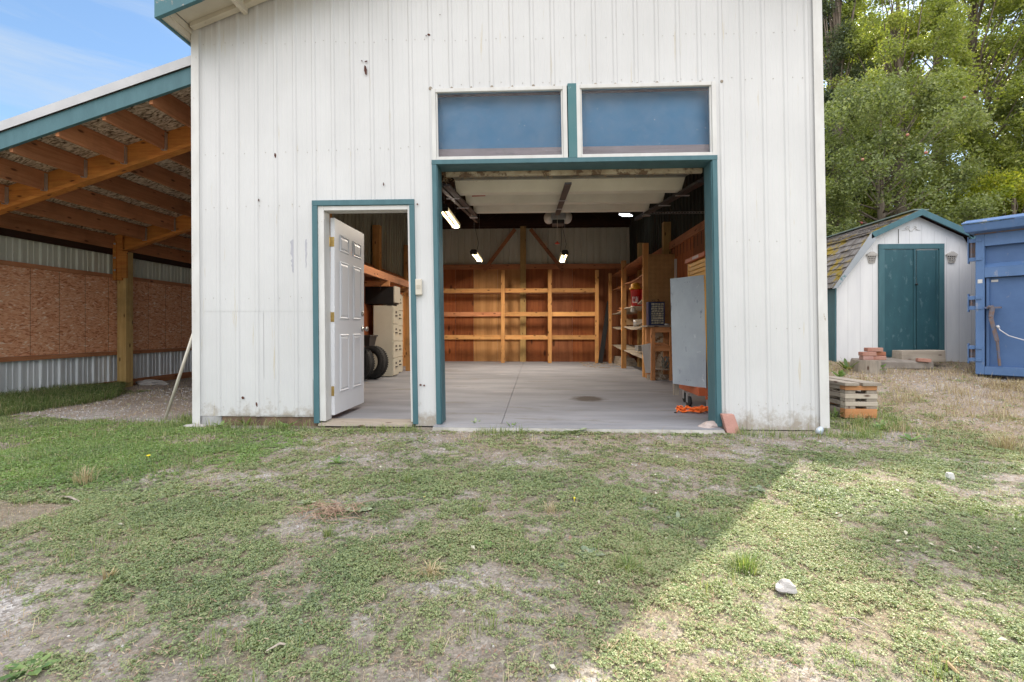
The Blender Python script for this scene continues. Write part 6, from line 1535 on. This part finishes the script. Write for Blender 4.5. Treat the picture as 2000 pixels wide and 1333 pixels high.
# straw litter on the lean-to floor & fallen leaves
def lying(n, fn, x0, x1, y0, y1, L, Wd, name, mats, label, cat):
    x, y = sample(n, x0, x1, y0, y1, fn); m = len(x); c = np.stack([x, y, gz(x, y)+R.uniform(.004, .02, m)], 1)
    nr = unit(np.stack([R.normal(0, .35, m), R.normal(0, .35, m), np.ones(m)], 1)); s = R.uniform(.6, 1.3, m)
    o = quads_mesh(name, leaf_quads(c, L*s, Wd*s, nr, bend=.12), R.rand(m), mats); tag(o, kind='stuff', label=label, cat=cat)
lying(2600, lambda x, y: np.clip(.10+.9*patch(x, y, 2.6, 2.9, 1.2, .7)+.5*patch(x, y, 1.6, 2.2, .8, .5)+.4*patch(x, y, 3.6, 2.6, .9, .5), 0, 1)*infr(x, y)*sstep(.42, .6, vnoise(x*3+2, y*4+7)), -3, 5, 1.1, 4.6, .027, .014, 'fallen_leaves', [leaf_mat('dead_leaf', [(.26, .28, .20), (.42, .40, .30), (.52, .50, .42), (.20, .12, .07)], trans=.1, rough=.7)], 'pale fallen leaves scattered in the sunlit grass', 'leaves')
lying(230000, lambda x, y: infr(x, y)*(.9-.35*cover(x, y))*sstep(7, 2, y+.0)*(.25+.75*sstep(.35, .6, fbm(x*4+9, y*4+3))), -6, 6, 1.0, 5.0, .020, .0030, 'soil_litter', [leaf_mat('brown_litter', [(.13, .09, .06), (.24, .17, .12), (.40, .32, .23), (.20, .10, .07)], trans=.05, rough=.9)], 'brown bark and stem litter on the bare earth', 'litter')
# pebbles
def pebbles():
    x, y = sample(30000, -6.5, 7, 1.0, 8, lambda x, y: np.clip(1.0-cover(x, y)*1.7, 0, 1)*infr(x, y)*.8)
    m = len(x); s = R.uniform(.002, .0075, m)*(.6+y*.15); z = gz(x, y)
    th = R.uniform(0, 6.28, (m, 4)); 
    base = np.stack([np.stack([x+s*1.2*np.cos(k*1.57+th[:, 0]), y+s*np.sin(k*1.57+th[:, 0]), z-.001+0*x], 1) for k in range(4)], 1)
    top = base*1; top[:, :, 2] += (s*.9)[:, None]; ctr = base.mean(1, keepdims=True); top[:, :, :2] = ctr[:, :, :2] + (top[:, :, :2]-ctr[:, :, :2])*.6
    P_ = [top] + [np.stack([base[:, k], base[:, (k+1) % 4], top[:, (k+1) % 4], top[:, k]], 1) for k in range(4)]
    t = R.rand(m); o = quads_mesh('pebbles', np.concatenate(P_), np.tile(t, 5), [leaf_mat('pebble', [(.22, .21, .20), (.36, .35, .34), (.55, .54, .52)], trans=0, rough=.9)]); tag(o, kind='stuff', label='small grey pebbles in the bare patches of the yard', cat='gravel')
pebbles()
# --- individual weeds
def rosette(name, p, n, L, Wd, tilt, seed, mat, label, cat='weed', up=.3, group=None):
    rs = np.random.RandomState(seed); V = []; T = []
    for k in range(n):
        a = 2*math.pi*k/n + rs.uniform(-.4, .4); l_ = L*rs.uniform(.6, 1.1); w_ = Wd*rs.uniform(.7, 1.1); e = tilt*rs.uniform(.5, 1.4)
        d = np.array([math.cos(a), math.sin(a), 0]); s = np.array([-d[1], d[0], 0]); u_ = np.array([0, 0, 1.])
        prof_ = [(0, .12), (.25, .55), (.55, 1.0), (.8, .8), (1.0, .08)]
        pts = []
        for t_, wv in prof_:
            z = l_*(math.sin(e)*t_ - .45*up*t_*t_); pts.append((d*l_*t_*math.cos(e) + u_*(z+.004), s*w_*.5*wv))
        for (c0, s0), (c1, s1) in zip(pts, pts[1:]):
            drop = u_*w_*.12
            V.append([c0-s0+drop, c0, c1, c1-s1+drop]); V.append([c0, c0+s0+drop, c1+s1+drop, c1]); t0 = rs.rand(); T += [t0, t0]
    o = quads_mesh(name, np.array(V), np.array(T), [mat]); o.location = (p[0], p[1], p[2]-.004); tag(o, label, cat, group); return o
paleleaf = leaf_mat('pale_leaf', [(.20, .26, .15), (.28, .34, .21), (.34, .38, .26)], trans=.2, rough=.7)
midleaf = leaf_mat('mid_leaf', [(.09, .17, .06), (.15, .24, .08), (.22, .31, .11)], trans=.3)
greyleaf = leaf_mat('grey_leaf', [(.14, .19, .12), (.20, .25, .17), (.26, .29, .22)], trans=.2)
dockleaf = leaf_mat('dock_leaf', [(.08, .14, .045), (.13, .20, .06), (.22, .15, .06)], trans=.25)
W_ = [('mullein', 1124, 845, 5, .16, .085, .35, paleleaf, 'pale broad-leaved plant growing against the middle of the threshold'),
      ('broadleaf_weed', 930, 832, 9, .10, .03, .9, paleleaf, 'upright pale weed at the threshold left of the broad-leaved plant'),
      ('broadleaf_weed', 1000, 838, 12, .10, .025, .8, midleaf, 'bushy green weed at the edge of the concrete floor'),
      ('broadleaf_weed', 952, 1070, 6, .055, .02, .5, midleaf, 'bright yellow-green rosette in the middle of the lawn'),
      ('broadleaf_weed', 1325, 1022, 9, .09, .028, .4, greyleaf, 'grey-green rosette just inside the shade edge'),
      ('broadleaf_weed', 1090, 1108, 6, .05, .03, .3, greyleaf, 'flat pale-leaved weed below the centre of the lawn'),
      ('broadleaf_weed', 1150, 1085, 9, .07, .035, .3, greyleaf, 'wide cluster of rounded leaves right of the lawn centre'),
      ('broadleaf_weed', 660, 905, 8, .08, .03, .5, midleaf, 'light green leafy weed left of the worn earth'),
      ('broadleaf_weed', 590, 1238, 11, .06, .016, .3, greyleaf, 'grey star-shaped rosette in the lower left lawn'),
      ('broadleaf_weed', 700, 1000, 6, .09, .05, .4, paleleaf, 'pale broad weed at the right end of the dead stems'),
      ('broadleaf_weed', 600, 985, 6, .07, .04, .4, paleleaf, 'pale broad weed at the left end of the dead stems'),
      ('broadleaf_weed', 60, 1310, 9, .09, .03, .3, midleaf, 'green leafy weed at the bottom left of the lawn'),
      ('broadleaf_weed', 1255, 985, 8, .07, .03, .3, greyleaf, 'dull rosette right of the yellow flower'),
      ('broadleaf_weed', 1480, 960, 8, .08, .035, .3, greyleaf, 'broad pale-leaved weed beside the shade boundary'),
      ('broadleaf_weed', 1315, 1150, 6, .06, .035, .3, dockleaf, 'dark round-leaved weed just left of the sunlit ground'),
      ('dock_weed', 480, 832, 12, .15, .03, .7, dockleaf, 'dark leafy weed at the wall foot left of the entry door'),
      ('dock_weed', 560, 836, 14, .16, .028, .5, midleaf, 'spreading leafy weed at the wall foot nearest the entry door'),
      ('dock_weed', 430, 836, 9, .10, .03, .6, midleaf, 'small leafy weed at the wall foot nearest the concrete footing'),
      ('fern_weed', 1720, 840, 12, .16, .03, .6, midleaf, 'ferny weed on the ground right of the wood stack'),
      ('fern_weed', 1632, 815, 10, .16, .03, .9, midleaf, 'ferny weed between the garage corner and the wood stack'),
      ('fern_weed', 1780, 862, 12, .15, .03, .6, midleaf, 'ferny weed on the slope below and right of the wood stack'),
      ('nettle_clump', 1712, 728, 16, .22, .05, .8, midleaf, 'bright green weed clump in front of the tree stump'),
      ('nettle_clump', 1655, 725, 16, .24, .05, .9, dockleaf, 'brownish weed clump left of the tree stump'),
      ('nettle_clump', 1640, 740, 14, .20, .045, .9, midleaf, 'green weed clump behind the wood stack')]
for k, (nm, u, v, n, L_, w_, tl, mt_, lab) in enumerate(W_):
    rosette(nm, Gd(u, v), n, L_, w_, tl, 100+k, mt_, lab)
# tufts of grass one can point at
def tuft(u, v, n, h, wd, sp, mat, label, seed, lean=.6):
    rs = np.random.RandomState(seed); p = Gd(u, v); V = []; T = []
    for k in range(n):
        a = rs.uniform(0, 6.28); r_ = rs.uniform(0, sp); b = np.array([r_*math.cos(a), r_*math.sin(a), -.005]); hh_ = h*rs.uniform(.5, 1.2); ln = rs.uniform(.1, 1)*lean; a += rs.uniform(-.6, .6)
        d = np.array([math.cos(a), math.sin(a), 0]); s = np.array([-d[1], d[0], 0])*wd*.5; u3 = np.array([0, 0, 1.])
        mid = b+d*hh_*ln*.4+u3*hh_*.6; tip = b+d*hh_*ln*1.1+u3*hh_*(1-.4*ln); t0 = rs.rand()
        V += [[b-s, b+s, mid+s*.8, mid-s*.8], [mid-s*.8, mid+s*.8, tip+s*.1, tip-s*.1]]; T += [t0, t0]
    o = quads_mesh('grass_tuft', np.array(V), np.array(T), [mat]); o.location = p; tag(o, label, 'grass tuft')
tuft(1455, 1118, 150, .085, .0045, .05, grassm, 'bright green grass tuft at the shade edge left of the loose stone', 1, .7)
tuft(1225, 1112, 130, .06, .004, .07, grassm, 'spreading green grass tuft right of the lawn centre', 2, .9)
tuft(640, 1048, 60, .06, .003, .025, grassm, 'small green grass tuft below the dead stems', 3)
tuft(166, 945, 110, .11, .003, .06, straww, 'dry upright straw tuft in the left lawn', 4)
tuft(840, 1125, 60, .07, .004, .03, straww, 'dry reddish straw tuft left of the lawn centre', 5, 1.1)
tuft(1075, 1000, 50, .06, .003, .04, straww, 'thin dry tuft right of the lawn centre', 6)
tuft(215, 1130, 30, .05, .006, .02, straww, 'pale dry stub tuft in the lower left lawn', 7)
tuft(935, 1000, 60, .06, .003, .05, grassm, 'green grass tuft in the middle of the lawn', 8)
tuft(1965, 880, 160, .16, .004, .10, straww, 'dry grass tuft at the right edge of the yard', 9, .9)
tuft(795, 945, 60, .08, .003, .04, grassm, 'green tuft on the worn ground before the post between the doors', 10)
# dead stems heap
rs_ = random.Random(31); p = Gd(648, 1005)
w = MB()
for k in range(90):
    a = rs_.uniform(0, 6.28); r0 = rs_.uniform(0, .11); x0, y0 = p[0]+r0*1.5*math.cos(a), p[1]+r0*math.sin(a); a2 = rs_.uniform(0, 6.28); l_ = rs_.uniform(.04, .17)
    z0 = gzf(x0, y0)+rs_.uniform(0, .03)
    w.tube([(x0, y0, z0), (x0+l_*.5*math.cos(a2), y0+l_*.35*math.sin(a2), z0+rs_.uniform(0, .035)), (x0+l_*math.cos(a2), y0+l_*.7*math.sin(a2), z0+rs_.uniform(-.01, .02))], [.0022, .0018, .0008], 4)
solo(w, 'dead_weed', pmat('dead_stem', (.40, .30, .22), (.22, .12, .08), scale=30, rough=.9), p, 'brown heap of dead weed stems in the lawn left of centre', 'dead weed')
def twig(u, v, u2, v2, r0, label, col=(.42, .36, .30)):
    a = Gd(u, v, .012); b = Gd(u2, v2, .012); m_ = ((a[0]+b[0])/2, (a[1]+b[1])/2+.01, (a[2]+b[2])/2+.008); w = MB(); w.tube([a, m_, b], [r0*.6, r0, r0*.7], 6)
    solo(w, 'twig', pmat('twig_bark', col, tuple(.6*c for c in col), scale=20, rough=.9), a, label, 'twig')
twig(112, 974, 155, 984, .006, 'grey twig lying in the left lawn')
twig(520, 1280, 566, 1268, .004, 'thin pale twig in the gravel at the bottom left')
twig(1645, 1214, 1700, 1232, .003, 'thin pale twig in the sunlit grass below the loose stone')
twig(1840, 1302, 1872, 1325, .007, 'short tan stick at the bottom right', (.50, .36, .20))
twig(1770, 1140, 1800, 1152, .004, 'dark twig in the grass right of the loose stone', (.22, .17, .14))
yf = pmat('dandelion_yellow', (.80, .62, .03), (.75, .55, .02), rough=.8)
for (u, v, lab) in ((290, 898, 'yellow dandelion flower in the left lawn'), (1122, 984, 'tiny yellow flower right of the lawn centre')):
    p = Gd(u, v, .03); w = MB(); q_ = 1 if u < 500 else .45; w.lathe(p, [(.004*q_, -.004), (.014*q_, 0), (.012*q_, .004), (.002, .006)], n=12); w.tube([p, (p[0], p[1], p[2]-.035)], .0015, 4); solo(w, 'dandelion', yf, p, lab, 'flower')

# ------------------------------------------------------------------ trees
bark = pmat('bark', (.13, .10, .08), (.22, .18, .14), scale=9, stretch=(3, 3, .5), rough=.95, bump=.8, bscale=25)
def tree(name, label, x, y, h, rx_, ry_, lo, nleaf, ls, mat, seed, nclump=70, crad=.5, shape='round', cat='tree', fruit=0, lean=(0, 0)):
    rs = np.random.RandomState(seed); z0 = gzf(x, y)
    t = empty(name, (x, y, z0), label, cat, 'trees behind the shed')
    C_ = []
    nclump = int(nclump*1.7); crad *= .82; nleaf = int(nleaf*1.25); ls *= .88
    for k in range(nclump*6):
        f = rs.rand(); a = rs.uniform(0, 6.28); r_ = math.sqrt(rs.rand())
        if shape == 'round': prof_ = math.sqrt(max(0, 1-(2*f-1)**2))*.95+.05
        elif shape == 'cone': prof_ = (1-f)**.8*.95+.06
        else: prof_ = min(1, (1-f)*3.0+.1)*min(1, .35+f*2.2)
        r_ = .35+.65*r_ if rs.rand() < .7 else r_
        zz = lo + (h-lo)*f
        C_.append((r_*prof_*rx_*math.cos(a) + lean[0]*f, r_*prof_*ry_*math.sin(a) + lean[1]*f, zz))
        if len(C_) >= nclump: break
    C_ = np.array(C_)
    w = MB(); w.sm = True; r0 = .045*h**.75*.5+.03
    tp = [(x, y, z0-.3), (x+.03, y, z0+h*.2), (x+lean[0]*.4+rs.uniform(-.1, .1), y, z0+h*.45), (x+lean[0]*.7+rs.uniform(-.12, .12), y, z0+h*.7), (x+lean[0], y+lean[1], z0+h*.94)]
    w.tube(tp, [r0*1.25, r0, r0*.75, r0*.45, r0*.12], 9); w.build('trunk', bark, t)
    w = MB(); w.sm = True
    for k in range(0, nclump, 3):
        c = C_[k]; f = max(.12, (c[2]/h)*.72); zz = z0+h*f; bx = np.interp(zz, [q[2] for q in tp], [q[0] for q in tp]); by = np.interp(zz, [q[2] for q in tp], [q[1] for q in tp])
        e = (x+c[0], y+c[1], z0+c[2]); m_ = (bx*.5+e[0]*.5+rs.uniform(-.15, .15), by*.5+e[1]*.5, zz*.45+e[2]*.55-(.12 if shape != 'cone' else -.05))
        rr_ = r0*.30*(1-f*.5); w.tube([(bx, by, zz), m_, e], [rr_, rr_*.55, rr_*.15], 5)
    w.build('limbs', bark, t)
    per = rs.dirichlet(np.ones(nclump)*3)*nleaf; V = []; T = []
    for k in range(nclump):
        n = int(per[k]); 
        if n < 3: continue
        s = crad*rs.uniform(.6, 1.35); d = rand_dirs(n, rs)*((rs.rand(n)**.55)*s)[:, None]*np.array([1.15, 1.15, .75])
        c = C_[k] + d; c[:, 2] -= .25*np.hypot(d[:, 0], d[:, 1])*(1.2 if shape == 'cone' else .4)
        if True: 
            # little sub-sprays along twigs
            sub = rand_dirs(max(2, n//14), rs)*s*.85; idx = rs.randint(0, len(sub), n); pull = rs.uniform(.25, .75, n)[:, None]; c = C_[k] + (c-C_[k])*(1-pull) + sub[idx]*pull + rs.normal(0, .035, (n, 3))
        nr = unit(rand_dirs(n, rs) + np.array([0, 0, .35])); L_ = ls*rs.uniform(.6, 1.35, n)
        V.append(leaf_quads(c, L_, L_*(.55 if shape != 'cone' else .35), nr, rs, bend=.08)); T.append(np.clip(rs.normal(.45, .2, n)+rs.uniform(-.16, .16), 0, 1))
    o = quads_mesh('crown', np.concatenate(V), np.concatenate(T), [mat], parent=t)
    if fruit:
        fm = pmat('apple_red', (.36, .08, .08), (.45, .22, .14), rough=.35)
        for k in range(fruit):
            i = rs.randint(nclump); c = C_[i]; w = MB(); w.sm = True; R_ = .034
            e = c*np.array([1.0, 1.0, 1]) + np.array([rs.uniform(-.2, .2), -crad*.9, -.15]); w.lathe((x+e[0], y+e[1], z0+e[2]), [(.004, -R_*.85), (R_*.7, -R_*.8), (R_, 0), (R_*.75, R_*.75), (.006, R_*.6)], n=10); w.build('apple', fm, t)
    return t
lf1 = leaf_mat('apple_leaf', [(.12, .145, .07), (.185, .22, .085), (.25, .29, .10), (.38, .38, .16)], trans=.32, rough=.4)
lf2 = leaf_mat('poplar_leaf', [(.15, .18, .07), (.24, .28, .085), (.34, .37, .11), (.50, .47, .19)], trans=.45, rough=.4)
lf3 = leaf_mat('cedar_leaf', [(.035, .05, .03), (.06, .085, .042), (.10, .125, .055), (.16, .17, .08)], trans=.15, rough=.6)
lf4 = leaf_mat('yellow_leaf', [(.14, .18, .04), (.24, .28, .05), (.38, .38, .06), (.50, .44, .09)], trans=.5, rough=.4)
tree('apple_tree', 'apple tree with reddish fruit hanging over the shed roof', 9.0, 12.9, 6.2, 2.6, 1.9, 1.2, 42000, .085, lf1, 1, 95, .55, 'round', fruit=11)
tree('apple_tree', 'low dense fruit tree filling the gap left of the shed', 6.6, 13.2, 4.6, 2.0, 1.6, .6, 30000, .08, lf1, 2, 70, .5, 'round', fruit=4)
tree('larch_tree', 'thin dark conifer rising beside the garage corner', 9.2, 15.0, 13.5, 1.5, 1.2, 1.5, 42000, .10, lf3, 3, 70, .45, 'cone')
tree('birch_tree', 'airy yellow-green tree with sky showing through beside the conifer', 10.5, 14.4, 11.0, 1.6, 1.4, 1.4, 56000, .085, lf2, 4, 75, .5, 'column')
tree('poplar_tree', 'tall leafy poplar above the shed ridge', 13.7, 15.6, 12.7, 2.4, 1.8, 1.0, 95000, .10, lf2, 5, 130, .6, 'column')
tree('poplar_tree', 'tallest dark green poplar above the blue container', 16.4, 16.2, 13.0, 2.6, 2.0, 1.0, 84000, .105, lf1, 6, 135, .65, 'column')
tree('yellow_shrub', 'sunlit yellow-green bush between the shed roof and the container', 12.3, 12.9, 3.9, 1.9, 1.2, .5, 24000, .08, lf4, 7, 60, .45, 'round')
tree('maple_tree', 'broad green tree behind the blue container', 15.0, 13.2, 7.5, 2.4, 1.8, .8, 52000, .095, lf2, 8, 95, .6, 'round')
tree('broadleaf_tree', 'dark tree standing at the right edge behind the container', 19.4, 14.5, 9.0, 2.3, 2.2, .6, 30000, .12, lf1, 9, 70, .7, 'round')
tree('broadleaf_tree', 'dark tree far behind between the shed and the poplar', 12.0, 19.0, 10.5, 3.4, 2.0, .4, 50000, .15, lf1, 10, 80, .8, 'round')
tree('broadleaf_tree', 'dark tree far behind the right poplar', 18.0, 20.0, 11, 3.4, 2.2, .4, 30000, .16, lf1, 12, 80, .85, 'round')
tree('broadleaf_tree', 'tall yellow-green tree filling the sky beside the garage corner', 11.2, 18.6, 14.0, 2.3, 1.8, .4, 80000, .13, lf2, 13, 60, .7, 'round')
tree('poplar_tree', 'added bare-trunked poplar behind the two others, its tiny unseen crown shaped to shade the grass', 13.45, 16.7, 15.35, .55, .3, 14.9, 1500, .12, lf2, 15, 20, .28, 'column')  # added tree: small crown out of view, shaped for a shadow patch on the grass
